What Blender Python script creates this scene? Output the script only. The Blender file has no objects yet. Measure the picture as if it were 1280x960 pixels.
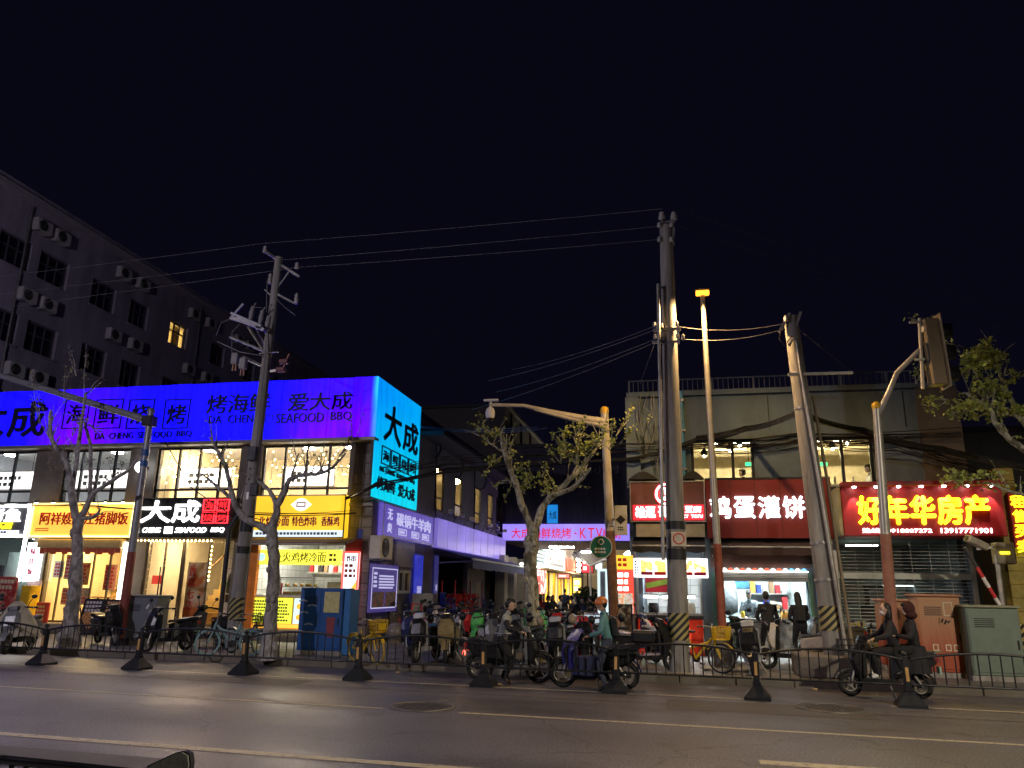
import bpy, bmesh, math, random
from mathutils import Vector, Matrix, noise as mnoise

random.seed(7)
SC = bpy.context.scene
COL = SC.collection
R = math.radians

IW, IH, FPX = 1280.0, 960.0, 960.0
PITCH, YAW, ROLL = R(15.0), R(11.9), R(-0.92)
CAM = Vector((0, 0, 1.6))
_f = Vector((-math.sin(YAW) * math.cos(PITCH), math.cos(YAW) * math.cos(PITCH), math.sin(PITCH)))
_r0 = Vector((math.cos(YAW), math.sin(YAW), 0))
_u0 = _r0.cross(_f)
_r = _r0 * math.cos(ROLL) - _u0 * math.sin(ROLL)
_u = _r0 * math.sin(ROLL) + _u0 * math.cos(ROLL)
cd = bpy.data.cameras.new('camera')
cam = bpy.data.objects.new('camera', cd)
COL.objects.link(cam)
cd.sensor_fit = 'HORIZONTAL'
cd.sensor_width = 36.0
cd.lens = 36.0 * FPX / IW
cd.clip_start = 0.05
cd.clip_end = 2000
m3 = Matrix((_r, _u, -_f)).transposed()
cam.matrix_world = Matrix.Translation(CAM) @ m3.to_4x4()
SC.camera = cam

W = bpy.data.worlds.new('World')
SC.world = W
W.use_nodes = True
nt = W.node_tree
bg = nt.nodes['Background']
sky = nt.nodes.new('ShaderNodeTexSky')
sky.sky_type = 'NISHITA'
sky.sun_disc = False
sky.sun_elevation = R(-4.0)
sky.sun_rotation = R(200)
mixw = nt.nodes.new('ShaderNodeMix')
mixw.data_type = 'RGBA'
mixw.inputs[0].default_value = 0.97
nt.links.new(sky.outputs[0], mixw.inputs[6])
mixw.inputs[7].default_value = (0.052, 0.050, 0.150, 1)       # city sky glow
nt.links.new(mixw.outputs[2], bg.inputs[0])
bg.inputs[1].default_value = 0.028
SC.view_settings.view_transform = 'Standard'
SC.view_settings.look = 'None'
SC.view_settings.exposure = 0.65
SC.view_settings.gamma = 1.0
SC.view_settings.use_curve_mapping = False
SC.render.engine = 'CYCLES'
SC.cycles.use_denoising = True
SC.cycles.max_bounces = 6
SC.cycles.diffuse_bounces = 3
SC.cycles.glossy_bounces = 3
SC.cycles.transmission_bounces = 5
SC.cycles.transparent_max_bounces = 12
SC.cycles.caustics_reflective = False
SC.cycles.caustics_refractive = False
SC.cycles.sample_clamp_indirect = 4.0

def ray(x, y):
    return _f + _r * ((x - IW / 2) / FPX) - _u * ((y - IH / 2) / FPX)
def onY(x, y, Y):
    d = ray(x, y); return CAM + d * ((Y - CAM.y) / d.y)
def onX(x, y, X):
    d = ray(x, y); return CAM + d * ((X - CAM.x) / d.x)
def onZ(x, y, Z=0.0):
    d = ray(x, y); return CAM + d * ((Z - CAM.z) / d.z)
def RY(x0, y0, x1, y1, Y):
    cx, cy = (x0 + x1) / 2, (y0 + y1) / 2
    return onY(x0, cy, Y).x, onY(x1, cy, Y).x, onY(cx, y1, Y).z, onY(cx, y0, Y).z
def RXp(x0, yt, yb, x1, X):
    ym = (yt + yb) / 2
    a = onX(x0, ym, X).y
    b = onX(x1, ym + (740 - ym) * (x1 - x0) / (846 - x0), X).y
    return a, b, onX(x0, yb, X).z, onX(x0, yt, X).z

MATS = {}
def _nodes(name):
    m = bpy.data.materials.new(name); m.use_nodes = True
    t = m.node_tree
    return m, t, t.nodes['Principled BSDF']
def mat(name, col=(.5, .5, .5), rough=.7, metal=0, var=.18, scale=5.0, bump=0.0, bscale=60, stretch=(1, 1, 1), spec=.4, alpha=1, trans=0):
    if name in MATS: return MATS[name]
    m, t, b = _nodes(name)
    N, L = t.nodes.new, t.links.new
    b.inputs['Roughness'].default_value = rough
    b.inputs['Metallic'].default_value = metal
    b.inputs['Specular IOR Level'].default_value = spec
    b.inputs['Alpha'].default_value = alpha
    b.inputs['Transmission Weight'].default_value = trans
    g = N('ShaderNodeNewGeometry'); mp = N('ShaderNodeMapping'); mp.inputs['Scale'].default_value = stretch
    L(g.outputs['Position'], mp.inputs['Vector'])
    nz = N('ShaderNodeTexNoise'); nz.inputs['Scale'].default_value = scale; nz.inputs['Detail'].default_value = 6
    nz.inputs['Roughness'].default_value = .65
    L(mp.outputs[0], nz.inputs['Vector'])
    mr = N('ShaderNodeMapRange'); mr.inputs[1].default_value = .3; mr.inputs[2].default_value = .7
    mr.inputs[3].default_value = 1 - var; mr.inputs[4].default_value = 1 + var
    L(nz.outputs[0], mr.inputs[0])
    vm = N('ShaderNodeVectorMath'); vm.operation = 'SCALE'; vm.inputs[0].default_value = col
    L(mr.outputs[0], vm.inputs['Scale']); L(vm.outputs[0], b.inputs['Base Color'])
    mr2 = N('ShaderNodeMapRange'); mr2.inputs[1].default_value = .3; mr2.inputs[2].default_value = .7
    mr2.inputs[3].default_value = max(.03, rough - .12); mr2.inputs[4].default_value = min(1, rough + .12)
    L(nz.outputs[0], mr2.inputs[0]); L(mr2.outputs[0], b.inputs['Roughness'])
    if bump:
        n2 = N('ShaderNodeTexNoise'); n2.inputs['Scale'].default_value = bscale; n2.inputs['Detail'].default_value = 4
        L(mp.outputs[0], n2.inputs['Vector'])
        bp = N('ShaderNodeBump'); bp.inputs['Strength'].default_value = bump; bp.inputs['Distance'].default_value = .02
        L(n2.outputs[0], bp.inputs['Height']); L(bp.outputs[0], b.inputs['Normal'])
    MATS[name] = m
    return m
def emit(name, col, strength, var=0.0, scale=3.0, base=(.04, .04, .04)):
    """lit surface: lamp, lightbox, neon"""
    if name in MATS: return MATS[name]
    m, t, b = _nodes(name)
    b.inputs['Base Color'].default_value = (*base, 1)
    b.inputs['Emission Color'].default_value = (*col, 1)
    b.inputs['Emission Strength'].default_value = strength
    if var:
        N, L = t.nodes.new, t.links.new
        g = N('ShaderNodeNewGeometry'); nz = N('ShaderNodeTexNoise'); nz.inputs['Scale'].default_value = scale
        L(g.outputs['Position'], nz.inputs['Vector'])
        mr = N('ShaderNodeMapRange'); mr.inputs[1].default_value = .3; mr.inputs[2].default_value = .7
        mr.inputs[3].default_value = strength * (1 - var); mr.inputs[4].default_value = strength * (1 + var)
        L(nz.outputs[0], mr.inputs[0]); L(mr.outputs[0], b.inputs['Emission Strength'])
    MATS[name] = m
    return m
def ramp_mat(name, stops, scale=8.0, rough=.6, kind='noise', em=0.0, stretch=(1, 1, 1), bump=0.0, detail=5):
    """colour patches chosen by a noise or voronoi field; em > 0 for backlit prints"""
    if name in MATS: return MATS[name]
    m, t, b = _nodes(name)
    N, L = t.nodes.new, t.links.new
    g = N('ShaderNodeNewGeometry'); mp = N('ShaderNodeMapping'); mp.inputs['Scale'].default_value = stretch
    L(g.outputs['Position'], mp.inputs['Vector'])
    if kind == 'noise':
        nz = N('ShaderNodeTexNoise'); nz.inputs['Scale'].default_value = scale; nz.inputs['Detail'].default_value = detail
        out = nz.outputs[0]
    else:
        nz = N('ShaderNodeTexVoronoi'); nz.inputs['Scale'].default_value = scale
        sp = N('ShaderNodeSeparateColor'); L(nz.outputs['Color'], sp.inputs[0]); out = sp.outputs[0]
    L(mp.outputs[0], nz.inputs['Vector'])
    cr = N('ShaderNodeValToRGB'); cr.color_ramp.interpolation = 'CONSTANT' if kind != 'noise' else 'LINEAR'
    e = cr.color_ramp.elements
    while len(e) < len(stops): e.new(.5)
    for k, (p, c) in enumerate(stops):
        e[k].position = p; e[k].color = (*c, 1)
    L(out, cr.inputs[0]); L(cr.outputs[0], b.inputs['Base Color'])
    b.inputs['Roughness'].default_value = rough
    if em:
        L(cr.outputs[0], b.inputs['Emission Color']); b.inputs['Emission Strength'].default_value = em
    if bump:
        bp = N('ShaderNodeBump'); bp.inputs['Strength'].default_value = bump; bp.inputs['Distance'].default_value = .02
        L(out, bp.inputs['Height']); L(bp.outputs[0], b.inputs['Normal'])
    MATS[name] = m
    return m
def grid_mat(name, col, line, sx, sz, rough=.5, lw=.02, offset=0.0, bump=.4, var=.12):
    """fine tiles or corrugation too small to build one by one; brick texture on world position"""
    if name in MATS: return MATS[name]
    m, t, b = _nodes(name)
    N, L = t.nodes.new, t.links.new
    g = N('ShaderNodeNewGeometry'); sp = N('ShaderNodeSeparateXYZ'); L(g.outputs['Position'], sp.inputs[0])
    ad = N('ShaderNodeMath'); ad.operation = 'ADD'; L(sp.outputs[0], ad.inputs[0]); L(sp.outputs[1], ad.inputs[1])
    cb = N('ShaderNodeCombineXYZ'); L(ad.outputs[0], cb.inputs[0]); L(sp.outputs[2], cb.inputs[1])
    br = N('ShaderNodeTexBrick'); L(cb.outputs[0], br.inputs['Vector'])
    br.offset = offset; br.inputs['Scale'].default_value = 1.0
    br.inputs['Brick Width'].default_value = sx; br.inputs['Row Height'].default_value = sz
    br.inputs['Mortar Size'].default_value = lw
    br.inputs['Color1'].default_value = (*[c * (1 - var) for c in col], 1)
    br.inputs['Color2'].default_value = (*[c * (1 + var) for c in col], 1)
    br.inputs['Mortar'].default_value = (*line, 1)
    L(br.outputs['Color'], b.inputs['Base Color'])
    b.inputs['Roughness'].default_value = rough
    bp = N('ShaderNodeBump'); bp.inputs['Strength'].default_value = bump; bp.inputs['Distance'].default_value = .02
    bp.invert = True
    L(br.outputs['Fac'], bp.inputs['Height']); L(bp.outputs[0], b.inputs['Normal'])
    MATS[name] = m
    return m
def glass(name, tint=(1, 1, 1), refl=.12):
    if name in MATS: return MATS[name]
    m = bpy.data.materials.new(name); m.use_nodes = True
    t = m.node_tree; N, L = t.nodes.new, t.links.new
    t.nodes.remove(t.nodes['Principled BSDF'])
    tr = N('ShaderNodeBsdfTransparent'); tr.inputs[0].default_value = (*tint, 1)
    gl = N('ShaderNodeBsdfGlossy'); gl.inputs['Roughness'].default_value = .03
    lw = N('ShaderNodeLayerWeight'); pw = N('ShaderNodeMath'); pw.operation = 'POWER'; L(lw.outputs['Facing'], pw.inputs[0]); pw.inputs[1].default_value = 4.0
    fr = N('ShaderNodeMath'); fr.operation = 'MULTIPLY_ADD'; L(pw.outputs[0], fr.inputs[0]); fr.inputs[1].default_value = .35; fr.inputs[2].default_value = .03
    mx = N('ShaderNodeMixShader')
    L(fr.outputs[0], mx.inputs[0]); L(tr.outputs[0], mx.inputs[1]); L(gl.outputs[0], mx.inputs[2])
    L(mx.outputs[0], t.nodes['Material Output'].inputs[0])
    MATS[name] = m
    return m

class MB:
    def __init__(s, M=None):
        s.v, s.f, s.sm, s.mi, s.M, s.cur = [], [], [], [], M, 0
    def _add(s, vs, fs, smooth=False):
        o = len(s.v)
        for p in vs:
            p = Vector(p)
            s.v.append(s.M @ p if s.M else p)
        for f in fs:
            s.f.append([o + i for i in f]); s.sm.append(smooth); s.mi.append(s.cur)
        return s
    def quad(s, a, b, c, d): return s._add([a, b, c, d], [(0, 1, 2, 3)])
    def poly(s, pts): return s._add(pts, [tuple(range(len(pts)))])
    def box(s, x0, x1, y0, y1, z0, z1, b=0.0):
        if x0 > x1: x0, x1 = x1, x0
        if y0 > y1: y0, y1 = y1, y0
        if z0 > z1: z0, z1 = z1, z0
        if not b:
            return s._add([(x0, y0, z0), (x1, y0, z0), (x1, y1, z0), (x0, y1, z0), (x0, y0, z1), (x1, y0, z1), (x1, y1, z1), (x0, y1, z1)],
                          [(0, 3, 2, 1), (4, 5, 6, 7), (0, 1, 5, 4), (1, 2, 6, 5), (2, 3, 7, 6), (3, 0, 4, 7)])
        b = min(b, (x1 - x0) * .45, (y1 - y0) * .45, (z1 - z0) * .45)
        vs, idx = [], {}
        X, Y, Z = (x0, x1), (y0, y1), (z0, z1)
        for i in (0, 1):
            for j in (0, 1):
                for k in (0, 1):
                    dx, dy, dz = b * (1 - 2 * i), b * (1 - 2 * j), b * (1 - 2 * k)
                    for a, p in (('x', (X[i], Y[j] + dy, Z[k] + dz)), ('y', (X[i] + dx, Y[j], Z[k] + dz)), ('z', (X[i] + dx, Y[j] + dy, Z[k]))):
                        idx[(i, j, k, a)] = len(vs); vs.append(p)
        fs = []
        for i in (0, 1):
            q = [idx[(i, j, k, 'x')] for j, k in ((0, 0), (1, 0), (1, 1), (0, 1))]; fs.append(q if i else q[::-1])
            q = [idx[(j, i, k, 'y')] for j, k in ((0, 0), (1, 0), (1, 1), (0, 1))]; fs.append(q[::-1] if i else q)
            q = [idx[(j, k, i, 'z')] for j, k in ((0, 0), (1, 0), (1, 1), (0, 1))]; fs.append(q if i else q[::-1])
        for i in (0, 1):
            for j in (0, 1):
                fs.append([idx[(i, j, 0, 'x')], idx[(i, j, 1, 'x')], idx[(i, j, 1, 'y')], idx[(i, j, 0, 'y')]])
                fs.append([idx[(i, 0, j, 'x')], idx[(i, 1, j, 'x')], idx[(i, 1, j, 'z')], idx[(i, 0, j, 'z')]])
                fs.append([idx[(0, i, j, 'y')], idx[(1, i, j, 'y')], idx[(1, i, j, 'z')], idx[(0, i, j, 'z')]])
        for i in (0, 1):
            for j in (0, 1):
                for k in (0, 1):
                    fs.append([idx[(i, j, k, a)] for a in 'xyz'])
        return s._add(vs, fs)
    def bar(s, p, q, w, h=None):
        p, q = Vector(p), Vector(q); h = h or w
        d = (q - p).normalized()
        up = Vector((0, 0, 1)) if abs(d.z) < .95 else Vector((0, 1, 0))
        a = d.cross(up).normalized() * w / 2; c = a.cross(d).normalized() * h / 2
        return s._add([p - a - c, p + a - c, p + a + c, p - a + c, q - a - c, q + a - c, q + a + c, q - a + c],
                      [(0, 1, 2, 3), (7, 6, 5, 4), (0, 4, 5, 1), (1, 5, 6, 2), (2, 6, 7, 3), (3, 7, 4, 0)])
    def tube(s, pts, r, n=8, cap=True, jit=0.0):
        pts = [Vector(p) for p in pts]
        rs = r if isinstance(r, (list, tuple)) else [r] * len(pts)
        rings, prev = [], None
        for i, p in enumerate(pts):
            d = (pts[min(i + 1, len(pts) - 1)] - pts[max(i - 1, 0)])
            d = d.normalized() if d.length > 1e-9 else Vector((0, 0, 1))
            if prev is None:
                a = d.orthogonal().normalized()
            else:
                a = (prev - d * prev.dot(d))
                a = a.normalized() if a.length > 1e-6 else d.orthogonal().normalized()
            prev = a; c = d.cross(a)
            rings.append([p + (a * math.cos(2 * math.pi * k / n) + c * math.sin(2 * math.pi * k / n)) * rs[i] * (1 + (random.uniform(-jit, jit) if jit else 0)) for k in range(n)])
        vs = [v for g in rings for v in g]
        fs = [(i * n + k, i * n + (k + 1) % n, (i + 1) * n + (k + 1) % n, (i + 1) * n + k) for i in range(len(pts) - 1) for k in range(n)]
        s._add(vs, fs, True)
        if cap:
            s._add(rings[0], [tuple(range(n))[::-1]]); s._add(rings[-1], [tuple(range(n))])
        return s
    def lathe(s, c, prof, n=12, axis='z', smooth=True):
        """prof: (radius, height) pairs along axis from c"""
        c = Vector(c); ax = {'x': (Vector((0, 1, 0)), Vector((0, 0, 1)), Vector((1, 0, 0))), 'y': (Vector((0, 0, 1)), Vector((1, 0, 0)), Vector((0, 1, 0))), 'z': (Vector((1, 0, 0)), Vector((0, 1, 0)), Vector((0, 0, 1)))}[axis]
        vs = [c + (ax[0] * math.cos(2 * math.pi * k / n) + ax[1] * math.sin(2 * math.pi * k / n)) * max(r, 1e-4) + ax[2] * h for r, h in prof for k in range(n)]
        fs = [(i * n + k, i * n + (k + 1) % n, (i + 1) * n + (k + 1) % n, (i + 1) * n + k) for i in range(len(prof) - 1) for k in range(n)]
        s._add(vs, fs, smooth)
        s._add(vs[:n], [tuple(range(n))[::-1]]); s._add(vs[-n:], [tuple(range(n))])
        return s
    def ell(s, c, rx, ry, rz, n=10, m=7, M=None):
        c = Vector(c); vs, fs = [], []
        for i in range(m + 1):
            th = math.pi * i / m
            for k in range(n):
                ph = 2 * math.pi * k / n
                p = Vector((rx * math.sin(th) * math.cos(ph), ry * math.sin(th) * math.sin(ph), rz * math.cos(th)))
                vs.append(c + (M @ p if M else p))
        for i in range(m):
            for k in range(n):
                fs.append((i * n + k, (i + 1) * n + k, (i + 1) * n + (k + 1) % n, i * n + (k + 1) % n))
        return s._add(vs, fs, True)
    def torus(s, c, R_, r, axis='y', n=20, m=7):
        c = Vector(c); vs, fs = [], []
        for i in range(n):
            a = 2 * math.pi * i / n
            for k in range(m):
                b = 2 * math.pi * k / m
                q = R_ + r * math.cos(b); h = r * math.sin(b)
                p = {'y': (q * math.cos(a), h, q * math.sin(a)), 'x': (h, q * math.cos(a), q * math.sin(a)), 'z': (q * math.cos(a), q * math.sin(a), h)}[axis]
                vs.append(c + Vector(p))
        for i in range(n):
            for k in range(m):
                fs.append((i * m + k, ((i + 1) % n) * m + k, ((i + 1) % n) * m + (k + 1) % m, i * m + (k + 1) % m))
        return s._add(vs, fs, True)
    def prism(s, pts, y0, y1, ins=0.0, b=0.0, axis='y'):
        """side profile (u, z) pushed from y0 to y1, edges eased by b with the end caps inset"""
        n = len(pts); cx = sum(p[0] for p in pts) / n; cz = sum(p[1] for p in pts) / n
        def ring(y, k):
            o = []
            for (x, z) in pts:
                q = (cx + (x - cx) * k, cz + (z - cz) * k)
                o.append((q[0], y, q[1]) if axis == 'y' else (y, q[0], q[1]) if axis == 'x' else (q[0], q[1], y))
            return o
        rs = [(y0, 1 - ins), (y0 + b, 1), (y1 - b, 1), (y1, 1 - ins)] if b else [(y0, 1), (y1, 1)]
        vs = [p for y, k in rs for p in ring(y, k)]
        fs = [(i * n + k, i * n + (k + 1) % n, (i + 1) * n + (k + 1) % n, (i + 1) * n + k) for i in range(len(rs) - 1) for k in range(n)]
        fs += [tuple(range(n))[::-1], tuple(range((len(rs) - 1) * n, len(rs) * n))]
        return s._add(vs, fs)
    def build(s, name, mats, parent=None, kind=None):
        me = bpy.data.meshes.new(name)
        off = wloc(parent) if parent else Vector((0, 0, 0))
        me.from_pydata([tuple(v - off) for v in s.v], [], s.f)
        me.polygons.foreach_set('use_smooth', s.sm)
        if not isinstance(mats, (list, tuple)): mats = [mats]
        for m in mats: me.materials.append(m)
        if len(mats) > 1: me.polygons.foreach_set('material_index', s.mi)
        bm = bmesh.new(); bm.from_mesh(me); bmesh.ops.recalc_face_normals(bm, faces=bm.faces); bm.to_mesh(me); bm.free()
        o = bpy.data.objects.new(name, me); COL.objects.link(o)
        if parent: o.parent = parent
        if kind: o['kind'] = kind
        return o
WL = {}
def wloc(o):
    while o is not None:
        if o.name in WL: return WL[o.name]
        o = o.parent
    return Vector((0, 0, 0))
def tag(o, label, cat, group=None):
    o['label'] = label; o['category'] = cat
    if group: o['group'] = group
    return o
def thing(name, label, cat, loc=(0, 0, 0), group=None):
    o = bpy.data.objects.new(name, None); COL.objects.link(o)
    o.empty_display_size = .2
    o.location = loc; WL[o.name] = Vector(loc)
    return tag(o, label, cat, group)
def struct(o):
    o['kind'] = 'structure'; return o
def place(o, loc, rz=0.0, tilt=0.0):
    """move a thing built round the world origin"""
    o.location = loc; o.rotation_euler = (tilt, 0, rz); WL[o.name] = Vector((0, 0, 0)); return o
def copy_tree(o, parent=None):
    c = o.copy(); COL.objects.link(c); c.parent = parent
    for ch in o.children: copy_tree(ch, c)
    return c

_TX = {}
def text_geo(body, bold=.02, italic=False, spacing=1.0):
    k = (body, italic, spacing)
    if k in _TX: return _TX[k]
    cu = bpy.data.curves.new('t', 'FONT'); cu.body = body
    cu.offset = 0.0; cu.resolution_u = 2; cu.fill_mode = 'FRONT'; cu.space_character = spacing
    cu.align_x = 'LEFT'; cu.space_line = .9
    if italic: cu.shear = .25
    ob = bpy.data.objects.new('t', cu); COL.objects.link(ob)
    bpy.context.view_layer.update()
    dg = bpy.context.evaluated_depsgraph_get()
    me = bpy.data.meshes.new_from_object(ob.evaluated_get(dg))
    vs = [(v.co.x, v.co.y) for v in me.vertices]; fs = [tuple(p.vertices) for p in me.polygons]
    bpy.data.objects.remove(ob); bpy.data.curves.remove(cu); bpy.data.meshes.remove(me)
    xs = [v[0] for v in vs] or [0, 1]; ys = [v[1] for v in vs] or [0, 1]
    a, b_, c, d = min(xs), max(xs), min(ys), max(ys)
    vs = [((x - a) / max(b_ - a, 1e-6), (y - c) / max(d - c, 1e-6)) for x, y in vs]
    _TX[k] = (vs, fs)
    return _TX[k]
def text(parent, body, u0, u1, z0, z1, plane, m, depth=.03, bold=.02, face='-Y', name='lettering', italic=False, mb=None):
    """letters standing proud of a plane; fitted to a rectangle"""
    if len(body) > 1 and all(c > '\u2e80' for c in body):      # one object for each character
        w = (u1 - u0) / len(body)
        for i, c in enumerate(body): text(parent, c, u0 + w * (i + .04), u0 + w * (i + .96), z0, z1, plane, m, depth, bold, face, name, italic)
        return
    if ' ' in body:                                     # one object for each word
        w = (u1 - u0) / len(body); k = 0
        for wd in body.split(' '): text(parent, wd, u0 + w * k, u0 + w * (k + len(wd)), z0, z1, plane, m, depth, bold, face, name, italic); k += len(wd) + 1
        return
    vs, fs = text_geo(body, bold, italic)
    mb_ = mb or MB()
    ed = {}
    for f in fs:
        for i in range(len(f)):
            e = (f[i], f[(i + 1) % len(f)])
            if (e[1], e[0]) in ed: del ed[(e[1], e[0])]
            else: ed[e] = 1
    h = bold * .34 * (z1 - z0) / (body.count('\n') + 1)      # heavier strokes: the outline laid down again a little to each side
    for k, (sx, sy) in enumerate(((0, 0), (1, 0), (-1, 0), (0, 1), (0, -1)) if bold else ((0, 0),)):
        def P(x, y, d):
            u, z = u0 + (u1 - u0) * x + sx * h, z0 + (z1 - z0) * y + sy * h
            return (u, plane - d, z) if face == '-Y' else (plane + d, u, z)
        d = depth + k * .0007
        mb_._add([P(x, y, d) for x, y in vs], fs)
        sv, sf = [], []
        for (a, b_) in ed:
            o = len(sv); sv += [P(*vs[a], d), P(*vs[b_], d), P(*vs[b_], 0.002), P(*vs[a], 0.002)]; sf.append((o, o + 1, o + 2, o + 3))
        mb_._add(sv, sf)
    if mb is None: return mb_.build(name, m, parent)
def scribble(parent, u0, u1, z0, z1, rows, plane, m, face='-Y', fill=.8, name='small_print', depth=.006, seed=1):
    """rows of print too small to read: short dashes"""
    rn = random.Random(seed); mb = MB(); h = (z1 - z0) / rows
    for r_ in range(rows):
        za, zb = z1 - h * (r_ + .8), z1 - h * (r_ + .2); u = u0; end = u0 + (u1 - u0) * rn.uniform(fill, 1)
        s_ = 1 if u1 > u0 else -1
        while (end - u) * s_ > h * .4:
            w = min(h * rn.uniform(.5, .8), (end - u) * s_) * s_
            if face == '-Y': mb.box(u, u + w, plane - depth, plane - .001, za, zb)
            else: mb.box(plane + .001, plane + depth, u, u + w, za, zb)
            u += w + h * .25 * s_
    return mb.build(name, m, parent, 'stuff')
def frame_rect(mb, u0, u1, z0, z1, w, p0, p1, face='-Y'):
    for (a, b_, c, d) in ((u0, u1, z1 - w, z1), (u0, u1, z0, z0 + w), (u0, u0 + w, z0 + w, z1 - w), (u1 - w, u1, z0 + w, z1 - w)):
        if face == '-Y': mb.box(a, b_, p0, p1, c, d)
        else: mb.box(p0, p1, a, b_, c, d)
    return mb
def wall_open(mb, u0, u1, z0, z1, p0, p1, opens, face='-Y'):
    """wall slab with rectangular openings (u0,u1,z0,z1)"""
    us = sorted({u0, u1, *[min(max(o[i], u0), u1) for o in opens for i in (0, 1)]}); zs = sorted({z0, z1, *[min(max(o[i], z0), z1) for o in opens for i in (2, 3)]})
    for a, b_ in zip(us, us[1:]):
        run = None
        for c, d in zip(zs, zs[1:]):
            um, zm = (a + b_) / 2, (c + d) / 2
            if any(o[0] < um < o[1] and o[2] < zm < o[3] for o in opens):
                if run: _wb(mb, a, b_, run[0], run[1], p0, p1, face); run = None
            else: run = (run[0], d) if run else (c, d)
        if run: _wb(mb, a, b_, run[0], run[1], p0, p1, face)
    return mb
def _wb(mb, a, b_, c, d, p0, p1, face):
    if face == '-Y': mb.box(a, b_, p0, p1, c, d)
    else: mb.box(p0, p1, a, b_, c, d)
M_ASPH = None
def asphalt():
    m, t, b = _nodes('asphalt'); N, L = t.nodes.new, t.links.new
    g = N('ShaderNodeNewGeometry')
    mp = N('ShaderNodeMapping'); mp.inputs['Scale'].default_value = (.09, 1.0, 1); L(g.outputs['Position'], mp.inputs['Vector'])
    tr = N('ShaderNodeTexNoise'); tr.inputs['Scale'].default_value = .75; tr.inputs['Detail'].default_value = 5; L(mp.outputs[0], tr.inputs['Vector'])
    fi = N('ShaderNodeTexNoise'); fi.inputs['Scale'].default_value = 38; fi.inputs['Detail'].default_value = 3; L(g.outputs['Position'], fi.inputs['Vector'])
    pa = N('ShaderNodeTexNoise'); pa.inputs['Scale'].default_value = .6; pa.inputs['Detail'].default_value = 8; L(g.outputs['Position'], pa.inputs['Vector'])
    vo = N('ShaderNodeTexVoronoi'); vo.inputs['Scale'].default_value = 55; L(g.outputs['Position'], vo.inputs['Vector'])
    def mr(src, a, b_, c, d):
        k = N('ShaderNodeMapRange'); k.inputs[1].default_value = a; k.inputs[2].default_value = b_; k.inputs[3].default_value = c; k.inputs[4].default_value = d
        L(src, k.inputs[0]); return k.outputs[0]
    def mul(x, y):
        k = N('ShaderNodeMath'); k.operation = 'MULTIPLY'; L(x, k.inputs[0]); L(y, k.inputs[1]); return k.outputs[0]
    f = mul(mul(mr(tr.outputs[0], .3, .7, .72, 1.32), mr(fi.outputs[0], .3, .7, .45, 1.6)), mul(mr(pa.outputs[0], .3, .7, .8, 1.2), mr(vo.outputs[0], 0, .6, 1.25, .8)))
    wv = N('ShaderNodeVectorMath'); wv.operation = 'ADD'; L(g.outputs['Position'], wv.inputs[0])
    wn = N('ShaderNodeTexNoise'); wn.inputs['Scale'].default_value = 1.2; wn.inputs['Detail'].default_value = 5; L(g.outputs['Position'], wn.inputs['Vector']); L(wn.outputs['Color'], wv.inputs[1])
    ck = N('ShaderNodeTexVoronoi'); ck.feature = 'DISTANCE_TO_EDGE'; ck.inputs['Scale'].default_value = .33; L(wv.outputs[0], ck.inputs['Vector'])
    pc = N('ShaderNodeTexVoronoi'); pc.inputs['Scale'].default_value = .16; L(mp.outputs[0], pc.inputs['Vector']); ps = N('ShaderNodeSeparateColor'); L(pc.outputs['Color'], ps.inputs[0])
    sn = N('ShaderNodeTexNoise'); sn.inputs['Scale'].default_value = 1.7; sn.inputs['Detail'].default_value = 3; L(g.outputs['Position'], sn.inputs['Vector'])
    f = mul(mul(f, mr(ck.outputs['Distance'], .0, .009, .5, 1)), mul(mr(ps.outputs[0], 0, 1, .86, 1.12), mr(sn.outputs[0], .62, .72, 1, .62)))
    vm = N('ShaderNodeVectorMath'); vm.operation = 'SCALE'; vm.inputs[0].default_value = (.108, .104, .124); L(f, vm.inputs['Scale'])
    L(vm.outputs[0], b.inputs['Base Color'])
    L(mr(tr.outputs[0], .3, .7, .42, .62), b.inputs['Roughness'])
    b.inputs['Specular IOR Level'].default_value = .45
    bp = N('ShaderNodeBump'); bp.inputs['Strength'].default_value = .35; bp.inputs['Distance'].default_value = .01
    L(fi.outputs[0], bp.inputs['Height']); L(bp.outputs[0], b.inputs['Normal'])
    return m
M_ASPH = asphalt()
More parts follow.
